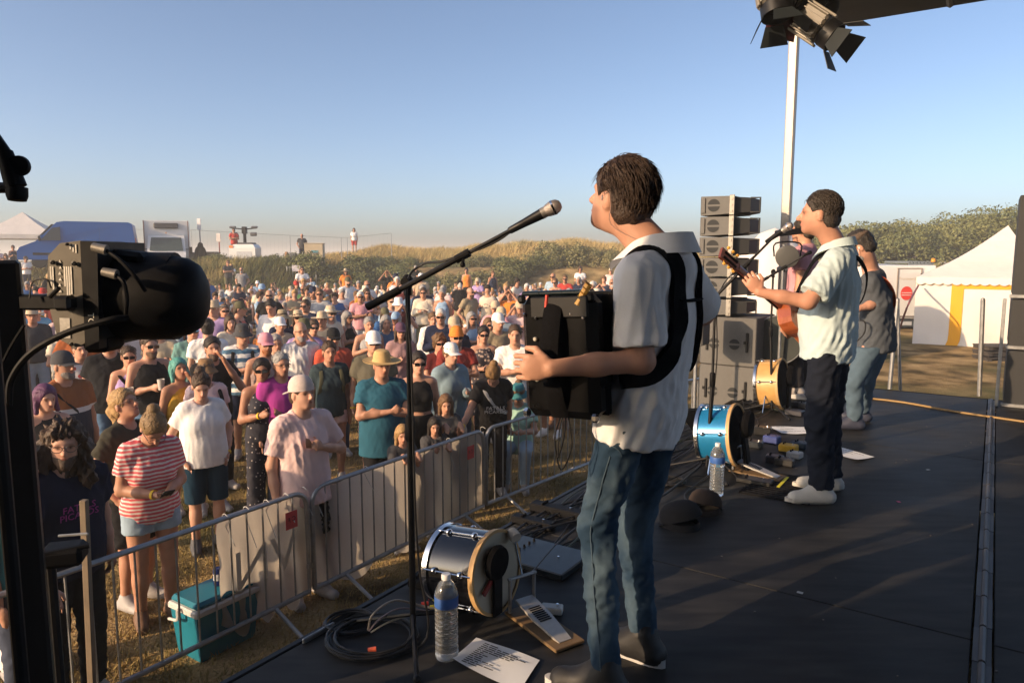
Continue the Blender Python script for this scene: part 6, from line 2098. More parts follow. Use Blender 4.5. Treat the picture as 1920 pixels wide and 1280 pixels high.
# jeans details: seam, belt, pocket
jn = [c_ for c_ in acc.children if c_.name.startswith('jeans')][0]
a, b, c = W_['hipL'], W_['kneL'], W_['ankL']; off = unit(L1 * .9 + V(0, -.4, 0)) * .09
P, N = drape(jn, acc, smooth_path([a * .75 + b * .25 + off, (a + b) / 2 + off, b + off, (b + c) / 2 + off, c + off], 10))
m = MB(); m.tube(P - N * .003, .0022, 5)
part(acc, m, 'leg_seam', mat('denim_seam', (.05, .085, .12), .9, var=.2))
P, N = drape(jn, acc, smooth_path([a * .86 + b * .14 + off + F1 * .03, a * .83 + b * .17 + off - F1 * .02, a * .74 + b * .26 + off - F1 * .05], 6))
m = MB(); m.tube(P - N * .002, .002, 5)
part(acc, m, 'pocket_seam', MATS['denim_seam'])

# the accordion he holds
ac = PY(1052, 668, 2.36) - L1 * .13
Ra = np.stack([F1, L1, V(0, 0, 1)], 1) @ roty(.06)             # x = away from his belly, y = to his left, z = up
o = empty('accordion', ac - V(0, 0, .2), 'black diatonic accordion held by the singer in the white shirt', 'accordion')
M_ACC = mat('accordion_lacquer', (.003, .003, .0035), .3, var=.15, scale=20, spec=.12)
M_BEL = mat('bellows_cloth', (.006, .006, .007), .7, spec=.15, var=.2, scale=40)
hx, hz = .145, .205
m = MB(Ra, ac); m.box((0, .115, 0), (hx * 2, .09, hz * 2), None, .03); m.build('bass_box', M_ACC, o)
m = MB(Ra, ac); m.box((0, -.15, 0), (hx * 2, .10, hz * 2), None, .03); m.build('treble_box', M_ACC, o)
for i in range(9):
    y0 = -.10 + i * .0185
    m = MB(Ra, ac)
    ring = lambda kx, y: [(-hx * kx + .01, y, -hz * kx), (hx * kx + .022, y, -hz * kx), (hx * kx + .022, y, hz * kx), (-hx * kx + .01, y, hz * kx)]
    v_ = ring(.90, y0) + ring(.985, y0 + .009) + ring(.90, y0 + .0185)
    m.add(v_, [[a + r0, (a + 1) % 4 + r0, (a + 1) % 4 + r0 + 4, a + r0 + 4] for r0 in (0, 4) for a in range(4)]); m.build('bellows_fold', M_BEL, o)
m = MB(Ra, ac); m.box((.01, .12, hz + .006), (hx * 1.7, .075, .016), None, .006); m.build('top_grille', mat('blue_black_grille', (.010, .018, .024), .3, metal=.2, var=.2, scale=90), o)
m = MB(Ra, ac); m.box((-.02, .163, hz - .04), (hx * 1.5, .012, .07), None, .004); m.build('air_grille', M_BLACKM, o)
for i in range(6):
    m = MB(Ra, ac); m.lathe([(.006, 0), (.006, .006), (.003, .009), (0, .009)], (-.11 + .045 * i, .161, hz - .075 + .012 * (i % 2)), frame(V(0, 1, 0)), 10); m.build('stud', M_CHROME, o, True)
for i in range(8):
    m = MB(Ra, ac); m.lathe([(.007, 0), (.007, .008), (.004, .011), (0, .011)], (.04 + .035 * (i % 2), .162, .06 - .045 * (i // 2)), frame(V(0, 1, 0)), 10); m.build('bass_button', mat('ivory_button', (.5, .47, .4), .3, var=.05), o, True)
for cx in (-1, 1):
    for cz in (-1, 1):
        m = MB(Ra, ac); m.box((cx * (hx - .012), .152, cz * (hz - .012)), (.03, .022, .03), None, .008); m.build('corner_guard', M_CHROME if cz < 0 else M_BLACKM, o)
m = MB(Ra, ac); m.tube(smooth_path([(-.0, .150, .20), (-.005, .19, .12), (-.0, .205, .0), (-.005, .19, -.12), (0, .150, -.20)], 6), .032, 8, squash=(.14, 1)); m.build('hand_strap', M_BLACKC, o, True)
m = MB(Ra, ac); m.tube(smooth_path([(.02, .168, hz + .0), (.025, .170, hz - .05), (.018, .170, hz - .10)], 5), .006, 6); m.build('red_cord', mat('red_cord', (.62, .05, .03), .6, var=.1), o, True)
m = MB(Ra, ac); m.tube([(-.125, .145, hz + .03), (-.09, .163, hz - .035)], .012, 8); m.build('strap_tab', mat('yellow_leather', (.45, .26, .06), .6, var=.2), o, True)
m = MB(Ra, ac)
for i in range(4): m.lathe([(.012, -.002), (.0155, 0), (.012, .002)], (-.125 + .008 * i, .147 + .003 * i, hz + .030 - .014 * i), frame(V(.5, .15, -.75)), 12, caps=False)
m.build('brass_wire', mat('brass', (.55, .36, .10), .35, metal=.8, var=.1), o, True)
m = MB(Ra, ac); m.tube(smooth_path([(.0, .1, -hz), (-.02, .12, -hz - .10), (.02, .13, -hz - .18), (.045, .12, -hz - .08), (.03, .1, -hz)], 6), .0026, 5); m.tube(smooth_path([(.01, .1, -hz), (0, .13, -hz - .06), (.03, .13, -hz - .14), (.03, .11, -hz - .04), (.02, .1, -hz)], 6), .0026, 5); m.build('hanging_cord', M_BLACKP, o, True)
# shoulder straps of the accordion, worn
shirt = [c_ for c_ in acc.children if c_.name.startswith('short_sleeved')][0]
for n, sd_ in (('L', -1), ('R', 1)):
    ctl = [(.125, .16, -.06), (.122, .15, .05), (.112, .10, .15), (.098, .02, .23), (.094, -.08, .20), (.098, -.16, .08), (.115, -.17, -.05), (.16, -.12, -.16), (.20, 0, -.20)]
    P = smooth_path([g(J['chest'] + J['Rt'] @ V(sd_ * a_, b_, c_)) for a_, b_, c_ in ctl], 6)
    P, N = drape(shirt, acc, P)
    if sd_ < 0: P[0:3] = P[0:3] + F1 * .02
    wd = np.interp(np.linspace(0, 1, len(P)), [0, .2, .35, .8, 1], [.014, .018, .030, .036, .026])
    T = np.gradient(P, axis=0); T /= np.linalg.norm(T, axis=1, keepdims=True)
    m = MB(); vs = []
    for i in range(len(P)):
        nrm = unit(N[i] - T[i] * (N[i] @ T[i])); b_ = np.cross(T[i], nrm)
        q = P[i] + nrm * .008
        vs += [q - b_ * wd[i] - nrm * .012, q - b_ * wd[i] * .9 + nrm * .006, q + b_ * wd[i] * .9 + nrm * .006, q + b_ * wd[i] - nrm * .012]
    m.add(vs, [[4 * i + a_, 4 * i + (a_ + 1) % 4, 4 * i + 4 + (a_ + 1) % 4, 4 * i + 4 + a_] for i in range(len(P) - 1) for a_ in range(4)])
    m.build('shoulder_strap', M_BLACKC, o, True)
P, N = drape(shirt, acc, np.linspace(torso_pt(-.10, -.17, .085), torso_pt(.10, -.17, .085), 7)); m = MB(); m.tube(P + N * .004, .018, 8, squash=(.3, 1)); m.build('cross_strap', M_BLACKC, o, True)

# ---- the guitarist
F2 = unit(V(-.90, .43, 0)); L2 = V(-F2[1], F2[0], 0)
base2 = V(1.93, 4.36, STZ)
W2 = dict(P=PY(1554, 636, 4.36), hipL=PY(1548, 655, 4.27), hipR=PY(1564, 655, 4.45), kneL=PY(1537, 788, 4.24), kneR=PY(1550, 785, 4.46), ankL=PZ(1540, 916, STZ + .085), ankR=PZ(1556, 893, STZ + .085),
          elbL=PY(1516, 566, 4.12), wriL=PY(1424, 548, 4.20), elbR=PY(1560, 575, 4.72), wriR=PY(1490, 615, 4.62), hc=PY(1536, 402, 4.34),
          handL=unit(V(-.55, .1, .75)), palmL=unit(V(.1, 1, .2)), thumbL=unit(V(.6, -.3, .6)))
W2['toeL'] = W2['ankL'] + unit(V(-.97, -.05, 0)) * .165 + V(0, 0, -.05)
W2['toeR'] = W2['ankR'] + unit(V(-.95, .2, 0)) * .165 + V(0, 0, -.05)
gui, J2, k2, rz2, g2 = band_member(base2, F2, 1.80, dict(top=('tee', (.5, .6, .6), M_GSHIRT), bottom=('trousers', (.01, .012, .02), M_DJEANS), hair='crop', hairvol=1.0, haircol=(.035, .025, .018), skin=(.50, .25, .165), lean=-2, head=(0, 2), finehand=1, locks=(1500, .028, .0013, .4), stubble=.3, shoecol=(.42, .41, .38),
      sleeve=.82, sleeveflare=.02, loose=.008, hem=.83, fat=.96, belly=.03, topname='short_sleeved_shirt', fold=.0065, fold2=.006, curl=.9, neckdepth=.045), W2, 'guitarist in pale blue shirt and dark jeans singing into a microphone', .0100)
tp2 = lambda x, y, z: g2(J2['chest'] + J2['Rt'] @ V(x, y, z))
m = MB(); cin = smooth_path([tp2(*c) for c in cpts], 4); out = smooth_path([tp2(c[0] * 1.36, c[1] * 1.3, c[2] - .035) for c in cpts], 4); top_ = smooth_path([tp2(c[0] * 1.05, c[1] * 1.05, c[2] + .012) for c in cpts], 4)
m.add(np.vstack([cin, top_, out]), ff); part(gui, m, 'collar', M_GSHIRT)
for n in 'LR':
    m = MB(); an, to = W2['ank' + n], W2['toe' + n]; d = unit((to - an) * V(1, 1, 0)); sd_ = np.cross(d, V(0, 0, 1)); hl = an - d * .06
    pts = [(hl + to + d * .03) / 2 + d * math.cos(t) * (np.linalg.norm((to - hl)[:2]) / 2 + .045) + sd_ * math.sin(t) * .046 for t in np.linspace(0, 2 * math.pi, 22, endpoint=False)]
    m.add([V(p[0], p[1], STZ + .013) for p in pts] + [V(p[0], p[1], STZ + .036) for p in pts], [list(range(22))[::-1], [22 + i for i in range(22)]] + [[i, (i + 1) % 22, 22 + (i + 1) % 22, 22 + i] for i in range(22)])
    part(gui, m, 'shoe_sole', mat('pale_rubber', (.50, .47, .42), .7, var=.1))
    m = MB()
    for q in range(4):
        c = an + d * (.055 + q * .022) + V(0, 0, .012 - q * .012); m.tube([c - sd_ * .03, c + V(0, 0, .012), c + sd_ * .03], .004, 5)
    part(gui, m, 'laces', mat('grey_lace', (.25, .25, .24), .8, var=.1))
# guitar
hd, nut, jnt = PY(1362, 474, 4.28), PY(1390, 496, 4.30), PY(1472, 570, 4.44)
ga = unit(jnt - hd); gn = unit(np.cross(ga, V(0, 0, 1))); gn = unit(gn - ga * (gn @ ga))   # gn: out of the back of the guitar
if gn @ V(0, -1, 0) < 0: gn = -gn
gn = unit(gn * .85 + V(.2, 0, .35)); gn = unit(gn - ga * (gn @ ga)); gs = np.cross(gn, ga)
Rgt = np.stack([ga, gs, gn], 1)
o = empty('acoustic_guitar', jnt - V(0, 0, .2), 'reddish-brown classical guitar held by the man in the pale blue shirt', 'guitar')
M_MAHO = mat('mahogany', (.30, .075, .025), .28, coat=.5, var=.2, scale=9)
M_NECKW = mat('dark_mahogany', (.14, .035, .018), .35, coat=.3, var=.2, scale=12)
def outline(x):
    'half width of the body along its length 0..0.48'
    return np.interp(x / .48, [0, .02, .08, .18, .28, .40, .52, .66, .80, .92, .98, 1.0], [.03, .075, .118, .137, .132, .116, .128, .162, .182, .165, .10, .04])
L_ = np.linalg.norm(jnt - hd)
xs_ = np.concatenate([np.linspace(0, .48, 26)])
pl = [(x, outline(x)) for x in xs_] + [(x, -outline(x)) for x in xs_[::-1]]
m = MB(Rgt, jnt); m.prism(pl, (0, 0, 0), None, .095); m.build('body', M_MAHO, o)
m = MB(Rgt, jnt); m.prism([(x, y * .985) for x, y in pl], (0, 0, -.050), None, .004); m.build('soundboard', mat('cedar_top', (.42, .20, .07), .35, coat=.4, var=.15, scale=12), o)
m = MB(Rgt, jnt); m.tube([(-L_ + .14, 0, -.030), (.02, 0, -.030)], .026, 10, squash=(.62, 1)); m.build('neck', M_NECKW, o, True)
m = MB(Rgt, jnt); m.box((-(L_ - .14) / 2 + .04, 0, -.048), (L_ - .02, .052, .007)); m.build('fretboard', mat('ebony', (.012, .010, .009), .4, var=.1), o)
m = MB(Rgt, jnt); m.prism([(-L_ - .02, -.038), (-L_ - .02, .038), (-L_ + .14, .028), (-L_ + .14, -.028)], (0, 0, -.028), None, .018); m.build('headstock', M_NECKW, o)
for sg in (-1, 1):
    m = MB(Rgt, jnt); m.box((-L_ + .06, sg * .018, -.017), (.11, .014, .006)); m.build('string_slot', M_BLACKC, o)
    for q in range(3):
        m = MB(Rgt, jnt); m.tube([(-L_ + .02 + q * .04, sg * .034, -.028), (-L_ + .02 + q * .04, sg * .056, -.02)], .003, 6); m.box((-L_ + .02 + q * .04, sg * .062, -.016), (.020, .014, .020), None, .005); m.build('tuning_key', mat('amber_key', (.70, .36, .06), .3, var=.1), o)
m = MB(Rgt, jnt)
for q in range(6): m.tube([(-L_ + .10, -.018 + q * .0072, -.054), (.36, -.026 + q * .0104, -.060)], .0009, 4)
m.build('strings', M_CHROME, o, True)
m = MB(Rgt, jnt); m.box((.36, 0, -.056), (.025, .16, .010)); m.build('bridge', M_NECKW, o)
m = MB(); m.tube(smooth_path([jnt + ga * .05, tp2(-.02, .16, .05), tp2(-.06, .10, .15), tp2(-.085, .0, .19), tp2(-.06, -.10, .16), tp2(.02, -.165, .05), tp2(.13, -.14, -.12), tp2(.19, .0, -.22), jnt + ga * .46], 5), .020, 6, squash=(.2, 1)); m.build('strap', M_BLACKC, o, True)

# ---- the third player, in a flat cap
F3 = unit(V(-.86, .50, 0))
base3 = V(2.93, 6.13, STZ)
W3 = dict(P=PY(1640, 630, 6.15), hipL=PY(1634, 645, 6.05), hipR=PY(1646, 645, 6.25), kneL=PY(1602, 712, 6.02), kneR=PY(1622, 715, 6.25), ankL=PZ(1603, 786, STZ + .085), ankR=PZ(1617, 772, STZ + .085),
          elbL=PY(1652, 566, 6.02), wriL=PY(1612, 578, 5.98), elbR=PY(1650, 560, 6.45), wriR=PY(1580, 570, 6.3), hc=PY(1612, 464, 6.12))
W3['toeL'] = W3['ankL'] + unit(V(-.95, .2, 0)) * .16 + V(0, 0, -.05)
W3['toeR'] = W3['ankR'] + unit(V(-.9, .4, 0)) * .16 + V(0, 0, -.05)
bas, J3, k3, rz3, g3 = band_member(base3, F3, 1.80, dict(top=('long', (.075, .085, .10)), bottom=('jeans', (.075, .115, .155)), hair='short', hairvol=1.3, haircol=(.03, .025, .022), beard=.3, beardcol=(.25, .24, .23), skin=(.48, .25, .17), lean=7, head=(0, -24), hat=('flatcap', (.10, .072, .055)), sleeve2=.35, loose=.012, hem=.82,
      shoecol=(.03, .035, .06), fat=.98, fold=.006, topname='rolled_sleeve_shirt'), W3, 'musician in flat cap and grey shirt with orange strap, looking down', .0125, False)
tp3 = lambda x, y, z: g3(J3['chest'] + J3['Rt'] @ V(x, y, z))
m = MB(); m.tube(smooth_path([tp3(-.08, .14, .06), tp3(-.095, .06, .165), tp3(-.09, -.02, .185), tp3(-.07, -.11, .13), tp3(.02, -.155, .0), tp3(.12, -.13, -.15)], 5), .026, 6, squash=(.25, 1))
part(bas, m, 'orange_strap', mat('orange_webbing', (.60, .10, .03), .7, var=.15))
m = MB(); ec = g3(J3['hc'] + J3['Rh'] @ V(-.082, .0, -.005)); m.sphere(ec, .009, 8, 6); m.tube(smooth_path([ec, ec + V(0, 0, -.06), tp3(-.07, .03, .17)], 4), .002, 5); part(bas, m, 'ear_monitor', mat('white_ear_piece', (.7, .7, .7), .4, var=.05))
cable('jack_cable', [PY(1612, 600, 6.0), PY(1622, 605, 5.95), PY(1620, 625, 5.95), PY(1606, 640, 6.0)], .006, BLK, 'black cable looping at the waist of the player in the flat cap')

# ---- a stage hand in a pink shirt behind the microphones
s_ = dict(H=1.86, top=('tee', (.55, .28, .33)), bottom=('trousers', (.03, .03, .035)), hair='short', haircol=(.04, .03, .02), arms='down')
hand_, Jh, kh = build_person(s_, .0145)
hp_ = PY(1508, 470, 7.6); hand_.location = (hp_[0], hp_[1], STZ); hand_.rotation_euler[2] = math.atan2(.8, .6)
tag(hand_, 'person in pink shirt standing behind the guitarist\'s head', 'person', BAND)
# ------------------------------------------------------------------ the audience
TARGET = V(1.6, 1.8, 0)                        # where most of them look
def stand_at(px, py, htop):
    'base point of someone whose head top is seen at a pixel'
    d = ray(px, py)
    best = None
    for yy in np.arange(3.5, 44, .05):
        p = np.array([0, 0, CAMZ]) + d * (yy / d[1])
        e = abs(p[2] - htop - float(ground(p[0], p[1])))
        if best is None or e < best[0]: best = (e, p)
    p = best[1]
    return V(p[0], p[1], float(ground(p[0], p[1])))

def at_depth(px, yy):
    x = (px - W0 / 2) / FPX * yy
    return V(x, yy, float(ground(x, yy)))

def facing(p, off=0.0, target=None):
    d = (TARGET if target is None else target) - p
    return math.atan2(-d[0], d[1]) + math.radians(off)

K = dict(black=(.014, .014, .016), navy=(.016, .022, .05), white=(.78, .76, .74), offwhite=(.62, .57, .50), grey=(.22, .22, .23), dgrey=(.06, .06, .065), lgrey=(.42, .42, .42),
         blue=(.05, .14, .34), lblue=(.27, .40, .55), sky=(.16, .42, .62), teal=(.05, .20, .23), petrol=(.03, .115, .17), green=(.06, .16, .07), olive=(.11, .105, .06), khaki=(.32, .26, .17), beige=(.50, .40, .28),
         red=(.45, .05, .04), maroon=(.13, .025, .025), coral=(.62, .17, .13), pink=(.68, .33, .36), lpink=(.76, .55, .53), magenta=(.40, .05, .28), lavender=(.36, .26, .48), purple=(.14, .06, .2),
         orange=(.70, .22, .04), mustard=(.42, .24, .03), yellow=(.68, .45, .07), brown=(.14, .075, .04), denim=(.085, .15, .25), ldenim=(.30, .40, .50), cream=(.66, .58, .46), mint=(.35, .58, .50), rust=(.30, .09, .03))
HC = dict(dark=(.018, .012, .009), brown=(.055, .03, .016), lbrown=(.14, .075, .035), blond=(.36, .22, .09), grey=(.28, .27, .26), white=(.55, .53, .50), ginger=(.28, .09, .025), green=(.08, .30, .26), purple=(.10, .03, .09))
M_NAVYSTRIPE = stripes('navy_white_stripes', (.05, .13, .22), (.70, .70, .68), 9.0, 'Z', .5)
M_REDSTRIPE = stripes('red_white_stripes', (.62, .10, .12), (.72, .62, .58), 34.0, 'Z', .55, wob=.03)
M_DOTS = spots('dotted_print', (.016, .016, .028), (.42, .38, .36), 26, .20)
M_FLORAL = spots('floral_print', (.03, .025, .035), (.40, .30, .24), 20, .36)
M_FLORAL2 = spots('red_white_floral', (.62, .58, .55), (.45, .06, .06), 13, .34)
M_TIEDRESS = stripes('blue_white_dress', (.74, .74, .76), (.14, .28, .50), 6.5, 'X', .6, wob=.12)
M_POLO = stripes('banded_polo', (.012, .016, .03), (.012, .016, .03), 1, 'Z')
def polo_bands(m, k):
    nt = m.node_tree; L = nt.links.new
    b = nt.nodes['Principled BSDF']
    tc = [n for n in nt.nodes if n.type == 'TEX_COORD'][0]
    sp = _n(nt, 'ShaderNodeSeparateXYZ'); L(tc.outputs['Object'], sp.inputs[0])
    r = _n(nt, 'ShaderNodeValToRGB'); r.color_ramp.interpolation = 'CONSTANT'
    dv = _n(nt, 'ShaderNodeMath', operation='DIVIDE'); L(sp.outputs['Z'], dv.inputs[0]); dv.inputs[1].default_value = 2.0
    L(dv.outputs[0], r.inputs[0])
    e = r.color_ramp.elements
    e[0].position, e[0].color = 0, (.012, .016, .035, 1)
    e[1].position, e[1].color = 1.215 * k / 2, (.62, .60, .58, 1)
    x = e.new(1.265 * k / 2); x.color = (.26, .085, .022, 1)
    L(r.outputs[0], b.inputs['Base Color'])
polo_bands(M_POLO, 1.78 / 1.75)
M_PRINT = {c: mat('print_' + c, K[c], .85, var=.2, scale=60) for c in ('white', 'yellow', 'sky', 'magenta', 'red', 'pink', 'mustard', 'lgrey')}

AUD = 'concert audience in front of the stage'
def near(px, py, H, label, off=0, h=.0125, depth=None, z=None, fine=False, **s):
    s['H'] = H
    s.setdefault('seed', int(px * 7 + py))
    root, J, k = build_person(s, h, fine)
    pose = s.get('pose', 'stand')
    top = (J['hc'][2] + .125) * k
    p = stand_at(px, py, top) if depth is None else at_depth(px, depth)
    if z is not None: p[2] = z
    # the head, not the feet, belongs at the pixel
    rz = facing(p, off)
    hd = rotz(rz) @ (J['hc'] * k * V(1, 1, 0))
    p = p - hd
    root.location = p
    root.rotation_euler[2] = rz
    tag(root, label, 'person', AUD)
    return root, J, k, p, rz

def to_world(a, k, p, rz):
    return rotz(rz) @ (V(a) * k) + p

def print_on(root, J, k, p, rz, body, mt, size, dz=0.0, dx=0.0, dy=.145, spacing=.8, tilt=0.0):
    'lettering on a chest'
    R = rotz(rz) @ J['Rt']
    c = to_world(J['chest'] + J['Rt'] @ V(dx, dy, dz), k, p, rz)
    cu = text('shirt_print', body, mt, c, np.stack([-R[:, 0], R[:, 2], R[:, 1]], 1), size, None, 0.001, spacing=spacing)
    mw = cu.matrix_basis.copy()
    cu.parent = root
    pm = Matrix.Translation(Vector(p)) @ Matrix.Rotation(rz, 4, 'Z')
    cu.matrix_basis = pm.inverted() @ mw
    return cu

M_CUPM = mat('clear_plastic_cup', (.75, .72, .68), .25, var=.05, trans=.35)
M_BEER = mat('beer', (.55, .30, .06), .2, var=.05)
def cup(c, label, beer=True):
    o = empty('plastic_cup', c - V(0, 0, .06), label, 'cup', 'plastic cups held by the audience')
    m = MB(); m.lathe([(.030, -.06), (.040, .06), (.038, .06), (.028, -.055)], c, n=14)
    m.build('cup_wall', M_CUPM, o, True)
    if beer:
        m = MB(); m.lathe([(.0292, -.055), (.0365, .03)], c, n=14)
        m.build('drink', M_BEER, o, True)
    return o

# ---- the front rows, one by one
SK = SKINS
r1 = near(100, 806, 1.76, 'long-haired bearded man in glasses and dark printed tee leaning on the barrier', off=-4, h=.0105, fine=True, depth=4.02,
          top=('tee', (.012, .016, .035)), bottom=('trousers', K['black']), hair='curlylong', haircol=HC['brown'], beard=.5, beardcol=(.09, .055, .035), glasses=1, head=(-28, 4), fat=1.14, belly=.03, skin=SK[2], lean=6,
          arms=('down', ((.30, .22, 1.18), (.34, .50, 1.06))), band='R', palmR=(0, .2, -1), thumbR=(-1, .2, 0), curl=.7)
print_on(r1[0], *r1[1:], 'FATALS\nPICARDS', M_PRINT['magenta'], .055, dz=-.01, dy=.165, dx=.0)
r2 = near(272, 797, 1.66, 'woman in red and white striped tee looking down at her phone', off=-10, h=.011, fine=True, depth=4.95, sex='f', top=('tee', K['pink'], M_REDSTRIPE), bottom=('hotpants', K['ldenim']), hair='bun', haircol=(.20, .125, .055),
          head=(0, -38), lean=10, arms='phone', glasses=1, band='R', limb=1.12, fat=1.1, skin=SK[1], shoes=1, shoecol=K['brown'], palmL=(0, -.3, 1), palmR=(0, -.3, 1), thumbL=(1, 0, .3), thumbR=(-1, 0, .3))
ph = to_world((r2[1]['wriL'] + r2[1]['wriR']) / 2 + r2[1]['Rt'] @ V(0, .12, .05), r2[2], r2[3], r2[4])
o = empty('mobile_phone', ph, 'dark mobile phone held by the woman in the striped tee', 'phone')
Rph = rotz(r2[4]) @ rotx(.55)
m = MB(Rph, ph); m.box((0, 0, 0), (.072, .15, .009), None, .003); m.build('phone_body', M_BLACKP, o)
m = MB(Rph, ph); m.box((0, 0, .0052), (.065, .137, .001)); m.build('screen', mat('phone_screen', (.25, .30, .35), .1, var=.2), o)
near(222, 745, 1.70, 'blonde woman with ponytail and glasses looking up, in olive tee', off=20, h=.0115, sex='f', depth=5.35, top=('tee', (.045, .042, .032)), bottom=('shorts', K['black']), hair='pony', haircol=HC['blond'], head=(0, 24), glasses=1, arms='pocket', skin=SK[1], fat=1.05)
near(376, 700, 1.66, 'woman in plain white tee and dark teal shorts, hands in pockets', off=-6, h=.0115, sex='f', top=('tee', K['white']), bottom=('shorts', (.012, .035, .06)), hair='bun', hairvol=.7, haircol=HC['brown'], head=(-8, -20), arms='pocket', fat=1.16, bust=1.2, belly=.01, shortlen=1.0, skin=SK[2], band='L', shoecol=K['dgrey'], loose=.015)
near(386, 676, 1.62, 'woman in brown sun hat and white tee with black backpack straps', off=0, sex='f', top=('tee', K['lpink']), hair='lowbun', hat=('bucket', (.23, .14, .075)), backpack=K['black'], arms='down', bottom=('shorts', K['black']), glasses=1)
near(118, 660, 1.80, 'man in dark cap wearing orange and navy polo with a white band', off=8, h=.0115, top=('tee', K['navy'], M_POLO), bottom=('shorts', K['black']), hat=('cap', K['dgrey']), hair='crop', haircol=HC['grey'], beard=.05, beardcol=(.15, .13, .12), arms='down', fat=1.12, belly=.03, strap=K['black'], head=(12, 4), skin=SK[1])
near(84, 722, 1.60, 'smiling woman with purple hair and black tank top by the lighting post', off=-6, sex='f', top=('tank', K['black']), bottom=('shorts', K['denim']), hair='bob', haircol=HC['purple'], head=(10, -5), arms='clap', skin=SK[2])
b = near(203, 618, 1.84, 'large man in black tee with a white chest band, under the projector', off=-8, top=('tee', K['black']), bottom=('jeans', K['denim']), arms='back', fat=1.22, belly=.04, hair='short')
n1 = near(240, 650, 1.66, 'woman in lavender tank and sunglasses holding a plastic cup', off=-12, sex='f', top=('tank', K['lavender']), bottom=('trousers', K['black']), hair='crop', haircol=HC['brown'], shades=1, arms=('down', 'cup'), strap=K['black'], skin=SK[0])
n2 = near(280, 628, 1.80, 'bearded man in black sleeveless top and sunglasses holding a beer', off=4, top=('tank', K['black']), bottom=('jeans', K['denim']), hair='crop', haircol=HC['brown'], beard=.8, shades=1, arms=('down', 'cup'), fat=1.1)
near(335, 672, 1.63, 'woman with green hair and mustard top, hand raised to her face', off=14, sex='f', top=('tank', K['mustard']), bottom=('shorts', K['black']), hair='bob', haircol=HC['green'], head=(-10, 14), arms=('mouth', 'down'), skin=SK[3])
near(360, 604, 1.74, 'older man in teal tee and light blue cap', off=-6, top=('tee', (.13, .26, .25)), hat=('cap', K['sky']), hair='crop', haircol=HC['grey'], shades=1, arms='down')
near(388, 598, 1.80, 'man seen from behind in white tee with a round logo', off=170, top=('tee', K['white']), hair='short', haircol=HC['dark'], arms='down', bottom=('shorts', K['grey']))
near(398, 632, 1.78, 'man with dark beard in black tee touching his chin', off=10, top=('tee', K['black']), bottom=('trousers', K['black']), hair='short', haircol=HC['dark'], beard=.7, head=(-14, 2), arms=('mouth', 'cup'), skin=SK[1])
near(454, 610, 1.78, 'man in dark bucket hat and blue and white striped tee, arms crossed', off=-14, top=('tee', K['blue'], M_NAVYSTRIPE), bottom=('shorts', K['navy']), hat=('bucket', K['dgrey']), arms='crossed', head=(20, -5), backpack=K['black'])
near(498, 626, 1.76, 'bearded man in pink cap and grey tank top', off=0, top=('tank', (.36, .27, .26)), bottom=('shorts', K['grey']), hat=('cap', (.66, .30, .36)), shades=1, beard=.5, beardcol=HC['ginger'], arms='down', fat=1.06)
near(517, 628, 1.66, 'grey-haired woman in glasses and blue top behind the pink cap', off=0, sex='f', top=('tee', K['blue']), hair='short', haircol=HC['grey'], glasses=1, arms='down')
near(490, 674, 1.66, 'woman with short dark hair and sunglasses in dotted dark jumpsuit', off=-4, h=.0115, sex='f', top=('dress', K['navy'], M_DOTS), bottom=('wide', K['navy'], M_DOTS), hair='short', hairvol=1.6, haircol=HC['dark'], shades=1, head=(-16, 5), arms='cup', band='R', skin=SK[3], limb=1.1)
near(527, 661, 1.72, 'man with glasses and cropped hair in bright magenta tee', off=2, top=('tee', K['magenta']), hair='crop', haircol=HC['grey'], glasses=1, arms='down', skin=SK[1])
near(537, 726, 1.30, 'curly brown-haired child behind the man in the backwards cap', off=10, top=('tee', K['dgrey']), hair='curly', haircol=HC['brown'], arms='down')
near(566, 707, 1.78, 'man in pale pink tee and backwards cap with a hand on his chest', off=4, h=.0105, fine=True, top=('tee', K['lpink']), bottom=('shorts', K['black']), hat=('backcap', (.55, .46, .42)), hair='short', haircol=HC['brown'], stubble=.35, head=(6, 6), arms=('chest', 'down'), skin=SK[2], loose=.02, sleeve=.72, hem=.80, fat=.97,
     palmL=(0, -1, 0), thumbL=(.2, 0, 1), hand_dirL=(.9, .12, .35), curl=.12)
near(563, 603, 1.82, 'bald man in glasses wearing an open-necked white shirt', off=4, top=('long', K['white']), bottom=('trousers', K['khaki']), hair='bald', haircol=HC['grey'], glasses=1, beard=.05, beardcol=(.30, .26, .24), arms='down', fat=1.1)
b2 = near(617, 640, 1.70, 'woman in dark graphic tee and pale shorts with binoculars at her waist', off=-4, sex='f', top=('tee', (.035, .055, .065)), bottom=('hotpants', K['lpink']), hair='tied', haircol=HC['brown'], arms='down', backpack=K['olive'], band='R', skin=SK[1])
near(588, 600, 1.66, 'woman in sunglasses with short brown hair behind the bald man', off=0, sex='f', top=('tank', K['brown']), hair='short', hairvol=1.4, haircol=HC['brown'], shades=1)
near(625, 616, 1.72, 'man in black cap and orange-red tee', off=0, top=('tee', (.55, .10, .06)), hat=('cap', K['black']), shades=1)
near(700, 622, 1.80, 'man in olive tee, red and white cap and pink shorts', off=-8, top=('tee', (.125, .115, .085)), bottom=('shorts', (.58, .36, .33)), hat=('cap', K['white']), shades=1, arms='down', fat=1.08, band='R')
near(716, 660, 1.76, 'man in straw hat and petrol blue tee with arms crossed', off=-10, h=.0115, top=('tee', (.025, .10, .15)), bottom=('trousers', K['black']), hat=('straw', (.50, .34, .15)), arms='crossed', hair='short', fat=1.15, belly=.03, band='L', skin=SK[1], hem=.74, loose=.02, head=(8, -4))
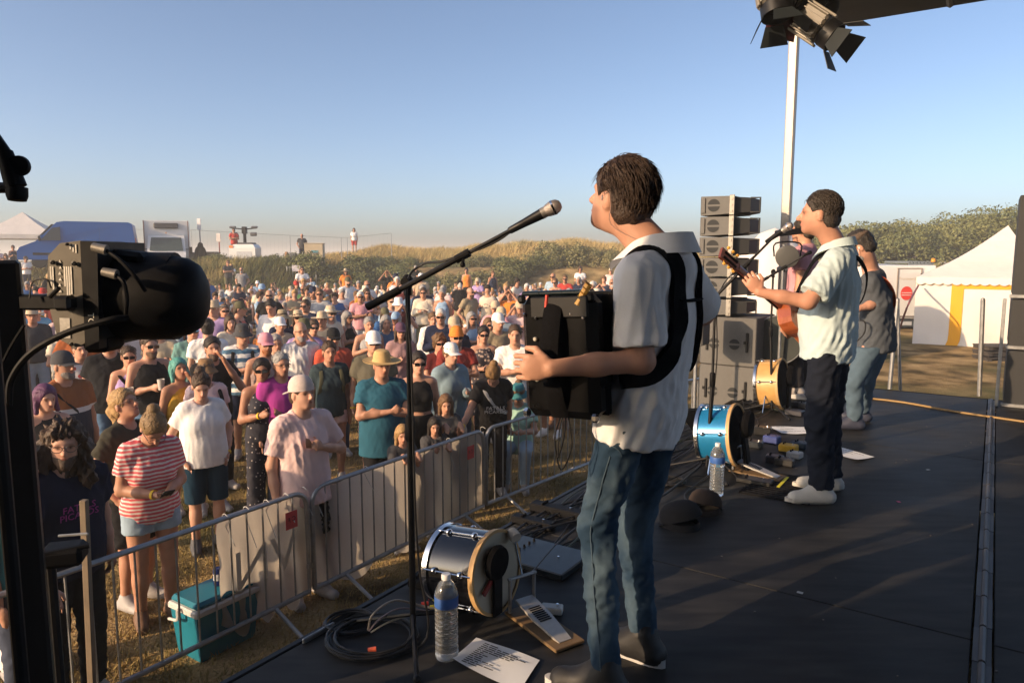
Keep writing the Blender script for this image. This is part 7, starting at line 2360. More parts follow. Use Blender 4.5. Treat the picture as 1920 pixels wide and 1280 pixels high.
near(785, 660, 1.68, 'woman in black halter crop top and pink sunglasses', off=-8, h=.0115, sex='f', top=('crop', K['black']), bottom=('wide', K['black']), hair='short', hairvol=1.4, haircol=HC['dark'], shades=1, arms='down', skin=SK[2])
near(846, 644, 1.70, 'woman in white cap and pale denim jacket', off=16, h=.0115, sex='f', top=('jacket', (.20, .28, .33)), bottom=('wide', (.55, .48, .42)), hat=('cap', K['white']), hair='lowbun', haircol=HC['lbrown'], arms=('cup', 'down'), skin=SK[2])
near(824, 627, 1.66, 'woman in maroon top with sunglasses behind the denim jacket', off=0, sex='f', top=('tee', K['maroon']), hair='curly', hairvol=.7, haircol=HC['lbrown'], shades=1, arms='crossed')
near(856, 614, 1.76, 'bearded man in bright orange beanie and dark red shirt', off=0, top=('tee', (.22, .035, .03)), hat=('beanie', K['orange']), beard=.4, shades=1, arms='crossed')
near(907, 612, 1.68, 'woman in floral dress and sunglasses holding a phone', off=-4, sex='f', top=('dress', K['navy'], M_FLORAL), bottom=('skirt', K['navy'], M_FLORAL), hair='short', hairvol=1.6, haircol=HC['dark'], shades=1, arms='phone')
near(940, 576, 1.76, 'man in beige cap and grey-blue shirt with folded arms', off=-20, top=('tee', (.17, .22, .28)), hat=('cap', K['beige']), arms='crossed', head=(24, 0))
near(966, 608, 1.80, 'dark-haired man in white polo and beige shorts beside the accordion', off=-12, top=('tee', K['white']), bottom=('shorts', (.45, .36, .28)), hair='short', haircol=HC['brown'], arms='crossed', depth=9.2)
near(812, 586, 1.66, 'older woman in white jacket and light blue top', off=0, sex='f', top=('jacket', K['white']), hair='short', hairvol=1.4, haircol=HC['lbrown'])
near(692, 595, 1.68, 'grey-haired person in grey tank top pointing forward', off=0, top=('tank', K['lgrey']), hair='short', haircol=HC['grey'], arms=('down', 'clap'))
near(724, 592, 1.68, 'person with tousled grey hair in denim shirt holding a cup', off=0, sex='f', top=('tee', K['denim']), hair='bob', haircol=HC['grey'], arms=('cup', 'down'))
near(751, 606, 1.66, 'woman in dark visor and dusty pink top with a drink', off=0, sex='f', top=('tee', (.36, .22, .22)), hair='long', haircol=HC['brown'], hat=('cap', (.12, .06, .1)), shades=1, arms='cup')
near(525, 595, 1.66, 'older woman in white cap and beige top', off=6, sex='f', top=('tee', K['beige']), hair='short', haircol=HC['white'], hat=('cap', K['white']))
near(507, 562, 1.84, 'dark-haired man in loose white shirt looking down', off=-40, top=('long', K['white']), hair='short', haircol=HC['dark'], head=(10, -20), arms='phone', loose=.03)
near(450, 566, 1.78, 'man in green cap and coral top with a backpack', off=60, top=('tank', K['coral']), hat=('cap', K['olive']), backpack=K['black'], arms='down')
near(66, 566, 1.82, 'man in bright blue printed tee at the left', off=20, top=('tee', K['sky']), arms='down', hair='short')
near(150, 636, 1.70, 'person in red and white floral shirt behind the dark cap', off=0, top=('tee', K['white'], M_FLORAL2), hair='short', arms='down')
near(8, 880, 1.66, 'long-haired woman in teal printed tee at the left edge', off=20, sex='f', depth=3.9, top=('tee', K['teal']), hair='long', haircol=HC['brown'], head=(0, 0), arms='down')
near(22, 806, 1.62, 'woman in khaki tee and white trousers behind the lighting post', off=0, sex='f', top=('tee', K['olive']), bottom=('trousers', K['white']), hair='long', haircol=HC['lbrown'], arms='crossed')
# the girl leaning over the barrier, and the children
g = near(924, 706, 1.64, 'girl with tied hair in black lettered tee leaning over the barrier', off=-8, h=.0125, sex='f', depth=7.6, top=('tee', K['black']), bottom=('trousers', K['black']), hair='bun', hairvol=.9, haircol=(.20, .11, .04), head=(-16, -34), lean=24,
     arms=('down', ((.30, .26, 1.22), (.40, .48, 1.20))), band='R', skin=SK[0], strap=K['lgrey'])
print_on(g[0], *g[1:], 'FATALS\nPICARDS', M_PRINT['white'], .062, dz=-.09, dy=.178, dx=-.02)
M_PHONES = {c: mat('headphones_' + c, K[c], .4, var=.05) for c in ('sky', 'mint', 'pink')}
def kid(px, py, H, depth, hc, col, label, off=0):
    r = near(px, py, H, label, off=off, h=.011, sex='f', depth=depth, top=('tee', K['dgrey']), bottom=('trousers', K['navy']), hair='long', haircol=hc, head=(-10, -10), shoulders=.14, fat=.97,
             arms=(((-.16, .12, 1.22), (-.10, .30, 1.42)), ((.16, .12, 1.22), (.10, .30, 1.42))), hand_dirL=(0, .7, -.5), hand_dirR=(0, .7, -.5), palmL=(0, -.5, -.8), palmR=(0, -.5, -.8), thumbL=(1, 0, 0), thumbR=(-1, 0, 0))
    root, J, k = r[:3]
    m = MB(J['Rh'], J['hc'])
    a = np.linspace(-.1, math.pi + .1, 15)
    m.tube(np.c_[np.cos(a) * .102, -.01 + 0 * a, np.sin(a) * .15 - .005], .013, 7, squash=(.5, 1.4))
    for sd in (-1, 1):
        m.lathe([(.0, -.022), (.034, -.022), (.042, -.008), (.042, .012), (.03, .022), (0, .022)], (sd * .105, -.01, -.015), frame((1, 0, 0)), 14)
    m.v = [x * k for x in m.v]
    m.build('headphones', M_PHONES[col], root, True)
kid(834, 782, 1.32, 7.05, HC['lbrown'], 'sky', 'child with blue headphones holding the top of the barrier')
kid(812, 822, 1.16, 6.75, HC['dark'], 'pink', 'small child with pink headphones peering over the barrier')
kid(750, 812, 1.18, 6.35, HC['blond'], 'mint', 'fair-haired child with mint headphones at the barrier, behind the mic stand')
near(972, 836, 1.60, 'person seated behind the barrier in mint tee and light jeans', off=-20, sex='f', depth=8.35, pose='chair', top=('tee', K['mint']), bottom=('jeans', K['ldenim']), hair='bun', haircol=HC['lbrown'], arms='knees', hat=('bucket', K['teal']), head=(0, -20))
hold = lambda q: to_world(q[1]['wriR'] + unit(q[1]['wriR'] - q[1]['elbR']) * .085 + q[1]['Rt'] @ V(-.03, .02, .02), q[2], q[3], q[4])
cup(hold(n1), 'pale plastic cup in the hand of the woman in lavender')
cup(hold(n2), 'plastic cup of beer held by the man in the black sleeveless top')

# ---- copies of a few figures for the rows behind
TEMPL = {}
def template(key):
    sex, pose, arms, hair, hat, top, bot = key
    s = dict(sex=sex, pose=pose, arms=arms, hair=hair, top=(top, K['grey']), bottom=(bot, K['navy']), seed=hash(key) % 97 if False else sum(map(ord, ''.join(map(str, key)))) % 97)
    if hat: s['hat'] = (hat, K['white'])
    if sex == 'm' and hair in ('crop', 'bald'): s['beard'] = .3
    if arms in ('crossed', 'pocket', 'cup') : s['shades'] = 1
    if pose != 'stand': s['lean'] = -6 if arms != 'knees' else 6
    r, J, k = build_person(s, .0185)
    return r
def inst(key, p, rz, H, cols, label):
    if key not in TEMPL:
        TEMPL[key] = r = template(key)
    else:
        r = copy_tree(TEMPL[key])
    r.location = p; r.rotation_euler[2] = rz
    k = H / 1.75
    r.scale = (k, k, k)
    r.color = (*cols['skin'], 1)
    for c in r.children:
        nm = c.name.split('.')[0]
        if nm in ('tee_shirt', 'tank_top', 'long_sleeved_shirt', 'jacket', 'bodice', 'crop_top'): c.color = (*cols['top'], 1)
        elif nm in ('trousers', 'jeans', 'shorts', 'skirt'): c.color = (*cols['bottom'], 1)
        elif nm in ('hair', 'beard'): c.color = (*cols['hair'], 1)
        elif nm == 'hat': c.color = (*cols['hat'], 1)
        elif nm == 'shoe': c.color = (*cols['shoe'], 1)
    tag(r, label, 'person', AUD)
    return r

PLACED = []                                     # base points of everyone, to keep a body's width apart
for o in COL.objects:
    if o.get('category') == 'person':
        PLACED.append((o.location[0], o.location[1]))
cr_ = random.Random(11)
TOPC = ['white', 'white', 'offwhite', 'black', 'black', 'dgrey', 'grey', 'navy', 'navy', 'blue', 'lblue', 'teal', 'red', 'coral', 'pink', 'lpink', 'lpink', 'orange', 'mustard', 'beige', 'cream', 'khaki', 'olive', 'green', 'lavender', 'maroon', 'denim', 'ldenim', 'rust', 'white', 'lgrey', 'cream']
BOTC = ['navy', 'denim', 'denim', 'black', 'khaki', 'beige', 'ldenim', 'dgrey', 'white', 'olive']
CNAME = dict(offwhite='off-white', dgrey='charcoal', lgrey='light grey', lblue='light blue', lpink='pale pink', ldenim='faded denim', denim='denim blue', mustard='mustard yellow', rust='rust brown')
HATC = ['white', 'white', 'beige', 'navy', 'black', 'khaki', 'red', 'lblue', 'cream', 'olive']
TN = dict(tee='tee', tank='sleeveless top', long='long-sleeved shirt', jacket='jacket', dress='dress')
HN = dict(cap='cap', bucket='sun hat', straw='straw hat', beanie='beanie')
AN = dict(down='', crossed='with folded arms', cup='holding a drink', phone='holding a phone', pocket='with hands in pockets', clap='clapping', camera='taking a picture', shade='shading the eyes', knees='', floor='leaning back')
KEYS_ST = [(a, 'stand', b, c, d, e, f) for a, b, c, d, e, f in [
    ('m', 'crossed', 'short', None, 'tee', 'shorts'), ('m', 'down', 'crop', 'cap', 'tee', 'shorts'), ('m', 'cup', 'short', None, 'long', 'trousers'), ('m', 'pocket', 'bald', None, 'tee', 'trousers'),
    ('m', 'clap', 'short', 'cap', 'tee', 'shorts'), ('m', 'phone', 'curly', None, 'tee', 'trousers'), ('m', 'camera', 'short', 'bucket', 'tee', 'shorts'), ('m', 'down', 'short', 'straw', 'long', 'trousers'),
    ('f', 'crossed', 'long', None, 'tank', 'trousers'), ('f', 'down', 'bob', None, 'tee', 'shorts'), ('f', 'cup', 'pony', None, 'tank', 'hotpants'), ('f', 'phone', 'long', 'bucket', 'tee', 'trousers'),
    ('f', 'clap', 'bob', 'cap', 'tee', 'shorts'), ('f', 'down', 'bun', None, 'dress', 'skirt'), ('f', 'shade', 'short', None, 'tee', 'trousers'), ('f', 'pocket', 'long', 'straw', 'tee', 'wide')]]
KEYS_SI = [(a, p, b, c, d, e, f) for a, p, b, c, d, e, f in [
    ('m', 'sit', 'knees', 'short', None, 'tee', 'shorts'), ('m', 'sit', 'knees', 'crop', 'cap', 'tee', 'trousers'), ('m', 'cross', 'clap', 'short', None, 'tee', 'shorts'), ('m', 'sit', 'floor', 'short', 'bucket', 'tee', 'shorts'),
    ('f', 'sit', 'knees', 'long', None, 'tee', 'trousers'), ('f', 'cross', 'clap', 'bob', None, 'tank', 'trousers'), ('f', 'sit', 'knees', 'pony', 'cap', 'tee', 'hotpants'), ('f', 'cross', 'phone', 'long', 'straw', 'tee', 'wide'), ('f', 'sit', 'floor', 'bun', None, 'tank', 'hotpants')]]
LABELS = {}
def zone(px, yy):
    a = ('at the far left', 'left of the tall mic stand', 'just right of the tall mic stand', 'beside the accordion')[0 if px < 330 else 1 if px < 740 else 2 if px < 900 else 3]
    b = 'in the front rows' if yy < 12 else 'in the middle rows' if yy < 19 else 'in the rear rows' if yy < 27 else 'near the hedge'
    return b, a
FAR = []
def random_person(px, yy, sitting, **over):
    p = at_depth(px, yy)
    for q in PLACED:
        if (q[0] - p[0]) ** 2 + (q[1] - p[1]) ** 2 < .43 ** 2: return False
    PLACED.append((p[0], p[1]))
    key = over.get('key') or cr_.choice(KEYS_SI if sitting else KEYS_ST)
    tc, bc, hc_ = over.get('top') or cr_.choice(TOPC), over.get('bottom') or cr_.choice(BOTC), over.get('hat') or cr_.choice(HATC)
    hr = over.get('hair') or cr_.choice(['dark', 'brown', 'brown', 'lbrown', 'lbrown', 'blond', 'grey', 'grey', 'white'])
    if key[4] == 'straw': hc_ = 'beige'
    H = (1.76 if key[0] == 'm' else 1.66) + cr_.uniform(-.07, .07)
    b, a = zone(px, yy)
    FAR.append(dict(key=key, p=p, rz=facing(p, over.get('off', cr_.gauss(0, 22))), H=H, px=px, yy=yy, b=b, a=a, label=over.get('label'), tc=tc, hcn=hc_, hrn=hr,
                    cols=dict(top=K[tc], bottom=K[bc], hair=HC[hr], hat=K[hc_], skin=cr_.choice(SKINS), shoe=K[cr_.choice(['white', 'black', 'grey', 'brown'])])))
    return True
def feat(px, py, key, top, label, H=1.72, **o):
    'someone who can be picked out in the photograph'
    sit = key[1] != 'stand'
    p = stand_at(px, py, H * (.53 if sit else 1.0))
    random_person(px, p[1], sit, key=key, top=top, label=label, **o)
ks, kt = KEYS_SI, KEYS_ST
feat(685, 539, kt[6], 'mustard', 'photographer in mustard shirt with a camera raised to the face')
feat(794, 536, kt[2], 'cream', 'man in open cream shirt standing among seated people', 1.8)
feat(829, 544, kt[13], 'lblue', 'woman in light blue and white sundress standing', 1.7)
feat(863, 521, kt[1], 'black', 'man seen from behind in black tee and khaki shorts', 1.8, off=175, bottom='khaki', hat='black')
feat(875, 503, kt[13], 'orange', 'woman in orange dress standing near the far hedge', 1.7)
feat(891, 503, kt[9], 'white', 'woman in white standing near the far hedge beside the orange dress', 1.7)
feat(780, 494, kt[2], 'black', 'man in dark tee drinking in front of the hedge, behind the boom arm', 1.8, bottom='ldenim')
feat(618, 576, kt[15], 'cream', 'woman in wide straw hat and cream top')
feat(603, 579, kt[7], 'beige', 'man in straw hat and beige shirt next to the other straw hat', 1.76)
feat(649, 572, kt[8], 'black', 'dark-haired woman in black sleeveless top turned sideways', 1.72, off=40)
feat(850, 593, kt[1], 'navy', 'man in beige cap and navy tee behind the orange beanie', 1.76, hat='beige')
feat(753, 588, kt[12], 'black', 'person in white cap behind the dark visor', 1.7, hat='white')
feat(655, 505, ks[4], 'white', 'woman in white tee seated highest against the hedge')
feat(745, 511, ks[1], 'white', 'seated man in white tee and cap by the hedge, left of the boom arm', hat='lblue')
feat(565, 505, ks[0], 'black', 'man in black tee seated under the notice by the railings')
feat(585, 518, ks[4], 'lblue', 'seated person in light blue shirt hugging the knees by the railings')
feat(607, 511, ks[5], 'navy', 'woman in dark vest seated by the end of the railings')
feat(484, 527, ks[3], 'lblue', 'man in light blue shirt and pale hat seated on the slope', hat='white')
feat(430, 488, kt[0], 'dgrey', 'man standing on the bank slope beside a seated woman', 1.76)
feat(436, 494, ks[4], 'white', 'woman in white sitting on the bank slope')
rr = random.Random(4)
# rows by depth: dense and standing in front, mostly seated behind
def fill(n, y0, y1, sit_share, px0=-140, px1=1180, tries=40):
    got = 0
    for _ in range(n * tries):
        if got >= n: break
        yy = y0 + (y1 - y0) * rr.random()
        px = rr.uniform(px0, px1)
        if yy < 10.2 and px > 400 and px < 960: continue
        if px > 960 and yy < 10: continue
        if to_uw(at_depth(px, yy))[1] > -3.0: continue
        if random_person(px, yy, rr.random() < sit_share): got += 1
    return got
fill(34, 9.6, 13, .0)
fill(56, 13, 18, .12)
fill(66, 18, 25, .45)
fill(60, 25, 33.5, .85, px0=-20)
# labels: by look first, then by row and side, last by order from the left
ORD = ['first', 'second', 'third', 'fourth', 'fifth', 'sixth', 'seventh', 'eighth', 'ninth', 'tenth']
def desc(d, lvl):
    key = d['key']
    c = CNAME.get(d['tc'], d['tc'])
    t = f"{'seated ' if key[1] != 'stand' else ''}{'woman' if key[0] == 'f' else 'man'} in {c} {TN[key[5]]}"
    if key[4]: t += f" and {CNAME.get(d['hcn'], d['hcn']) + ' ' if key[4] != 'straw' else ''}{HN[key[4]]}"
    elif lvl >= 1: t += f" with {dict(dark='dark', brown='brown', lbrown='light brown', blond='blond', grey='grey', white='white')[d['hrn']]} hair" if key[3] != 'bald' else ' and bald head'
    if lvl >= 2 and AN[key[2]]: t += ' ' + AN[key[2]].replace('with hands in pockets', 'hands in pockets').replace('with folded arms', 'arms folded')
    if lvl >= 3: t += ' ' + d['b']
    if lvl >= 4: t += ', ' + d['a']
    return t
todo = [d for d in FAR if not d['label']]
for lvl in range(5):
    grp = {}
    for d in todo: grp.setdefault(desc(d, lvl if lvl < 4 else 4), []).append(d)
    rest = []
    for t, ds in grp.items():
        if len(ds) == 1 and len(t.split()) <= 16: ds[0]['label'] = t if lvl else t + ' in the audience'
        elif len(ds) == 1: ds[0]['label'] = desc(ds[0], 1) + ' ' + ds[0]['b'] + ', ' + ds[0]['a'].split(' tall')[0]
        else: rest += ds
    todo = rest
    if lvl == 4:
        for t, ds in grp.items():
            if len(ds) > 1:
                for i, d in enumerate(sorted(ds, key=lambda q: q['px'])): d['label'] = desc(d, 1).replace(' in the audience', '') + ' ' + d['b'].replace('in the ', 'in ') + f', {ORD[i]} from left'
for d in FAR:
    inst(d['key'], d['p'], d['rz'], d['H'], d['cols'], d['label'])

# ---- the last rows read as one mass
def far_mass(n):
    base = []
    for sx, pose, hat in (('m', 'sit', None), ('f', 'cross', None), ('f', 'sit', 'cap'), ('m', 'stand', None), ('f', 'stand', 'cap')):
        s = dict(sex=sx, pose=pose, arms='knees' if pose == 'sit' else 'clap', lean=4 if pose == 'sit' else 0)
        J = skeleton(s)
        parts = []
        v, f = sdf_mesh(body_prims(J, s, False), .074); v, f = coarsen(v, f, hidden(v, J, s, ('tee',), ('trousers',)), .16); f = np.vstack([f[0], np.c_[f[1], f[1][:, 2]]]); parts.append(('skin', v, f))
        P_, c_ = top_prims(J, s, 'tee'); v, f = sdf_mesh(P_, .074, c_); parts.append(('top', v, f))
        P_, c_ = bottom_prims(J, s, 'trousers'); v, f = sdf_mesh(P_, .074, c_); parts.append(('bottom', v, f))
        v, f = sdf_mesh(hair_prims(J, dict(hair='short', hairvol=1.5)), .036); parts.append(('hair', v, f))
        base.append(parts)
    VV, FF, TT, k0 = [], [], [], 0
    for i in range(n):
        for _ in range(60):
            yy = rr.uniform(17, 36); px = rr.uniform(-10, 1240)
            p = at_depth(px, yy)
            if all((q[0] - p[0]) ** 2 + (q[1] - p[1]) ** 2 > .42 ** 2 for q in PLACED): break
        PLACED.append((p[0], p[1]))
        R = rotz(facing(p, rr.gauss(0, 25))) * rr.uniform(.9, 1.02)
        cc = dict(skin=cr_.choice(SKINS), top=K[cr_.choice(TOPC)], bottom=K[cr_.choice(BOTC)], hair=HC[cr_.choice(['dark', 'brown', 'lbrown', 'blond', 'grey', 'white'])])
        for nm, v, f in (cr_.choice(base) if yy < 25 else cr_.choice(base[:3])):
            VV.append(v @ R.T + p); FF.append(f + k0); k0 += len(v)
            TT.append(np.tile([*cc[nm], 1.0], (len(v), 1)))
    mt = mat('far_crowd', (1, 1, 1), .85, tint=True, var=.1)
    tag(link('rear_crowd', raw_mesh('rear_crowd', np.vstack(VV), np.vstack(FF), mt, True, np.vstack(TT))), 'mass of people filling the rear rows below the hedge', 'crowd', kind='stuff')
far_mass(330)
# ------------------------------------------------------------------ vehicles, tents and fittings behind the audience
M_TENT = mat('white_canvas', (.66, .62, .58), .8, var=.06, scale=2, bump=.35, bscale=2.2, bdist=.08)
M_GLASSD = mat('dark_glass', (.02, .028, .032), .08, var=.1)
M_TYRE = mat('tyre_rubber', (.012, .012, .012), .85, var=.1)
M_RIM = mat('steel_rim', (.30, .30, .31), .45, metal=.5, var=.1)
def loft(sections, closed=True):
    'sections: list of point rings with the same count'
    n_ = len(sections[0]); v = np.vstack(sections); f = []
    for i in range(len(sections) - 1):
        for j in range(n_):
            q = (j + 1) % n_
            f.append([i * n_ + j, i * n_ + q, (i + 1) * n_ + q, (i + 1) * n_ + j])
    f.append(list(range(n_))[::-1]); f.append([(len(sections) - 1) * n_ + j for j in range(n_)])
    return v, f
def wheel(R, c, r, w_, parent):
    m = MB(R, c); m.lathe([(r * .6, -w_ / 2), (r * .94, -w_ / 2), (r, -w_ * .3), (r, w_ * .3), (r * .94, w_ / 2), (r * .6, w_ / 2)], R=frame(V(0, 1, 0)), n=24); t = m.build('wheel', M_TYRE, parent, True)
    m = MB(R, c); m.lathe([(r * .6, -w_ * .45), (r * .5, -w_ * .5), (r * .2, -w_ * .35), (0, -w_ * .3)], R=frame(V(0, 1, 0)), n=20, caps=False); m.lathe([(0, w_ * .3), (r * .2, w_ * .35), (r * .5, w_ * .5), (r * .6, w_ * .45)], R=frame(V(0, 1, 0)), n=20, caps=False); m.build('rim', M_RIM, t, True)

# blue panel van, side on, nose to the left
vy = 39.5
vx0, vx1 = (64 - 960) / FPX * vy, (252 - 960) / FPX * vy
zt = CAMZ + (HORIZON - 416) / FPX * vy
gz = zt - 2.5
c = V((vx0 + vx1) / 2, vy, gz); Lv = vx1 - vx0
o = empty('panel_van', c, 'bright blue high-roofed panel van parked on the bank at the left', 'van')
Rv = rotz(math.pi + .40)                            # local x = forward (to the left in the picture)
M_VBLUE = mat('van_blue', (.001, .085, .33), .5, spec=.2, var=.05, scale=1)
prof = [(-Lv / 2, .45), (-Lv / 2 + .02, 1.4), (-Lv / 2 + .12, 2.35), (-Lv / 2 + .3, 2.48), (Lv / 2 - 2.2, 2.50), (Lv / 2 - 1.85, 2.44), (Lv / 2 - 1.0, 1.55), (Lv / 2 - .85, 1.42), (Lv / 2 - .15, 1.12), (Lv / 2, .9), (Lv / 2, .45)]
v, f = loft([[(x, y * (1.0 - .10 * max(0, (z - 1.2) / 1.3)), z * .985) for x, z in prof] for y in (-1.0, 1.0)])
m = MB(Rv, c); m.add(v, f); m.build('body', M_VBLUE, o)
sidey = 1.0
m = MB(Rv, c); m.prism([(Lv / 2 - 2.0, 1.45), (Lv / 2 - 1.10, 1.45), (Lv / 2 - 1.62, 2.10), (Lv / 2 - 2.0, 2.16)], (0, sidey + .10, 0), np.stack([V(1, 0, 0), V(0, -.075, 1), V(0, -1, -.075)], 1), .03)
m.build('side_window', M_GLASSD, o)
m = MB(Rv, c); m.box((Lv / 2 - 1.3, 0, 1.98), (.9, 1.62, .02), roty(math.radians(46))); m.build('windscreen', M_GLASSD, o)
m = MB(Rv, c); m.box((Lv / 2 - 1.05, sidey + .06, 1.55), (.10, .16, .26), None, .03); m.build('wing_mirror', M_BLACKP, o)
m = MB(Rv, c); m.box((Lv / 2 - 2.08, sidey + .0, 1.25), (.012, .012, 1.5)); m.box((-Lv / 2 + 1.7, sidey, 1.3), (.012, .012, 1.7)); m.build('door_seam', mat('seam_dark', (.01, .06, .15), .6), o)
m = MB(Rv, c); m.box((-.1, sidey + .005, .75), (Lv - 1.2, .03, .12), None, .01); m.build('rub_strip', M_BLACKP, o)
m = MB(Rv, c); m.box((-Lv / 2 - .01, .85, 1.25), (.04, .12, .7), None, .01); m.build('tail_light', mat('red_light', (.40, .02, .015), .3), o)
m = MB(Rv, c); m.box((Lv / 2 - .12, .82, .98), (.2, .25, .22), None, .05); m.build('headlight', mat('headlight', (.6, .6, .58), .15), o)
m = MB(Rv, c); m.box((Lv / 2 - .02, 0, .6), (.14, 1.9, .3), None, .05); m.build('bumper', M_BLACKP, o)
for x in (Lv / 2 - .95, -Lv / 2 + 1.05):
    for y in (-.86, .86): wheel(Rv, c + Rv @ V(x, y, .35), .35, .24, o)

# white box lorry facing the stage
ty = 40.5
tx = (318 - 960) / FPX * ty; wb = 2.3
zt = CAMZ + (HORIZON - 414) / FPX * ty
gz = zt - 3.15
c = V(tx, ty, gz); Rt_ = rotz(.40)
o = empty('box_lorry', c, 'white refrigerated box lorry facing the stage, on the bank', 'truck')
M_WHV = mat('white_vehicle_paint', (.66, .66, .65), .35, coat=.3, var=.05, scale=2)
m = MB(Rt_, c); m.box((0, 2.6, 2.0), (wb, 4.2, 2.3), None, .03); m.build('cargo_box', M_WHV, o)
m = MB(Rt_, c); m.box((0, .44, 2.86), (1.25, .26, .30), None, .05); m.build('cooling_unit', mat('dark_unit', (.05, .05, .055), .5, var=.2), o)
for sx in (-1, 1):
    m = MB(Rt_, c); m.box((sx * (wb / 2 - .02), .485, 2.0), (.05, .03, 2.3)); m.build('corner_trim', mat('red_trim', (.22, .10, .08), .5), o)
prof = [(-.9, .45), (-.92, .95), (-.80, 1.22), (-.30, 1.42), (.25, 2.28), (.48, 2.34), (.48, .45)]
v, f = loft([[(-.98 * (1 - .06 * max(0, z - 1.2)), y, z) for y, z in prof], [(.98 * (1 - .06 * max(0, z - 1.2)), y, z) for y, z in prof]])
m = MB(Rt_, c); m.add(v, f); m.build('cab', M_WHV, o)
a, b = V(0, -.33, 1.46), V(0, .19, 2.22)
yv = unit(b - a); nv = unit(np.cross(V(1, 0, 0), yv))
m = MB(Rt_ @ np.stack([V(1, 0, 0), yv, nv], 1), c + Rt_ @ ((a + b) / 2 + nv * .004)); m.prism([(-.84, -.44), (.84, -.44), (.76, .42), (-.76, .42)], (0, 0, 0), None, .03); m.build('windscreen', mat('green_glass', (.05, .075, .075), .08, var=.2), o)
m = MB(Rt_, c); m.box((0, -.92, .95), (1.2, .05, .17), None, .02); m.box((-.62, -.915, .99), (.30, .04, .06), roty(-.5)); m.box((.62, -.915, .99), (.30, .04, .06), roty(.5)); m.build('radiator_grille', M_BLACKP, o)
m = MB(Rt_, c); m.box((0, -.93, .62), (1.94, .12, .26), None, .04); m.build('bumper', M_WHV, o)
for sx in (-1, 1):
    m = MB(Rt_, c); m.box((sx * .80, -.88, 1.06), (.28, .10, .15), None, .03); m.build('headlight', MATS['headlight'], o)
    m = MB(Rt_, c); m.tube([(sx * .95, -.1, 1.55), (sx * 1.18, -.15, 1.55)], .02, 6); m.box((sx * 1.22, -.15, 1.5), (.16, .10, .36), None, .03); m.build('wing_mirror', M_BLACKP, o)
    for y in (-.25, 3.6): wheel(rotz(math.pi / 2 + .40), c + Rt_ @ V(sx * .84, y, .38), .38, .24, o)
m = MB(Rt_, c); m.lathe([(.03, 0), (.03, .06), (0, .08)], (0, .2, 2.42), n=10); m.build('roof_marker', mat('amber_light', (.6, .25, .03), .3), o)

# pop-up canopy at the far left
py_ = 46.0
cx = (55 - 960) / FPX * py_
ze = CAMZ + (HORIZON - 441) / FPX * py_; zp = CAMZ + (HORIZON - 399) / FPX * py_
g0 = float(ground(cx, py_))
o = empty('pop_up_canopy', V(cx, py_, g0), 'white pop-up canopy behind the blue van', 'canopy')
s2 = 2.1
Rc2 = rotz(.35)
q = [Rc2 @ V(a, b, 0) + V(cx, py_, 0) for a, b in ((-s2, -s2), (s2, -s2), (s2, s2), (-s2, s2))]
ap = V(cx, py_, zp)
m = MB()
for i in range(4):
    a, b = q[i] + V(0, 0, ze), q[(i + 1) % 4] + V(0, 0, ze)
    n_ = 6; rows = []
    for s in range(n_ + 1):
        t = s / n_; sag = -.10 * math.sin(math.pi * t)
        rows.append([a * (1 - t) + ap * t + V(0, 0, sag), b * (1 - t) + ap * t + V(0, 0, sag)])
    for s in range(n_): m.quad(rows[s][0], rows[s][1], rows[s + 1][1], rows[s + 1][0])
m.build('roof_cloth', M_TENT, o, True)
for i in range(4):
    a, b = q[i] + V(0, 0, ze), q[(i + 1) % 4] + V(0, 0, ze)
    m = MB(); m.quad(a - V(0, 0, .28), b - V(0, 0, .28), b, a); m.build('valance', M_TENT, o)
    m = MB(); m.tube([V(q[i][0], q[i][1], g0), q[i] + V(0, 0, ze)], .025, 6); m.build('leg', M_STEEL, o, True)

# lighting tower trailer
ly = 41.5; lx = (464 - 960) / FPX * ly
gz = CAMZ + (HORIZON - 492) / FPX * ly - .12
c = V(lx, ly, gz)
o = empty('lighting_tower', c, 'mobile lighting tower with folded floodlights on a white cabinet', 'lighting tower')
m = MB(None, c); v, f = loft([[(-.72, -.5, 0), (.72, -.5, 0), (.72, .5, 0), (-.72, .5, 0)], [(-.74, -.5, .95), (.74, -.5, .95), (.74, .5, .95), (-.74, .5, .95)], [(-.6, -.42, 1.15), (.6, -.42, 1.15), (.6, .42, 1.15), (-.6, .42, 1.15)]]); m.add(v, f); m.build('cabinet', M_WHV, o)
m = MB(None, c); m.box((.1, -.506, .5), (.85, .01, .5)); m.build('door_panel', mat('light_grey_panel', (.45, .47, .5), .5), o)
m = MB(None, c); m.box((0, 0, 1.18), (1.1, .7, .14), None, .05); m.build('dark_cover', mat('dark_cover', (.06, .065, .07), .6), o)
m = MB(None, c); m.tube([(0, 0, 1.1), (0, 0, 2.1)], .09, 10); m.build('mast', M_BLACKM, o, True)
m = MB(None, c); m.box((0, 0, 1.95), (.26, .26, .4), None, .03); m.build('mast_head', M_BLACKM, o)
for sx in (-1, 1):
    m = MB(None, c); m.tube([(0, 0, 2.0), (sx * .75, -.05, 2.08)], .035, 6); m.build('arm', M_BLACKM, o, True)
    for j, (dx, dz) in enumerate(((.55, 1.72), (.62, 2.12))):
        m = MB(None, c); m.box((sx * dx, -.12, dz), (.36, .16, .20 if j == 0 else .10), rotx(.3), .03); m.build('floodlight', mat('flood_grey', (.13, .13, .135), .4, metal=.4), o)
m = MB(None, c); m.box((-.62, -.512, 1.02), (.22, .015, .14)); m.build('orange_sticker', mat('orange_print', (.75, .20, .04), .6), o)
for sx in (-1, 1): wheel(rotz(math.pi / 2), c + V(sx * .6, 0, -.05), .28, .18, o)

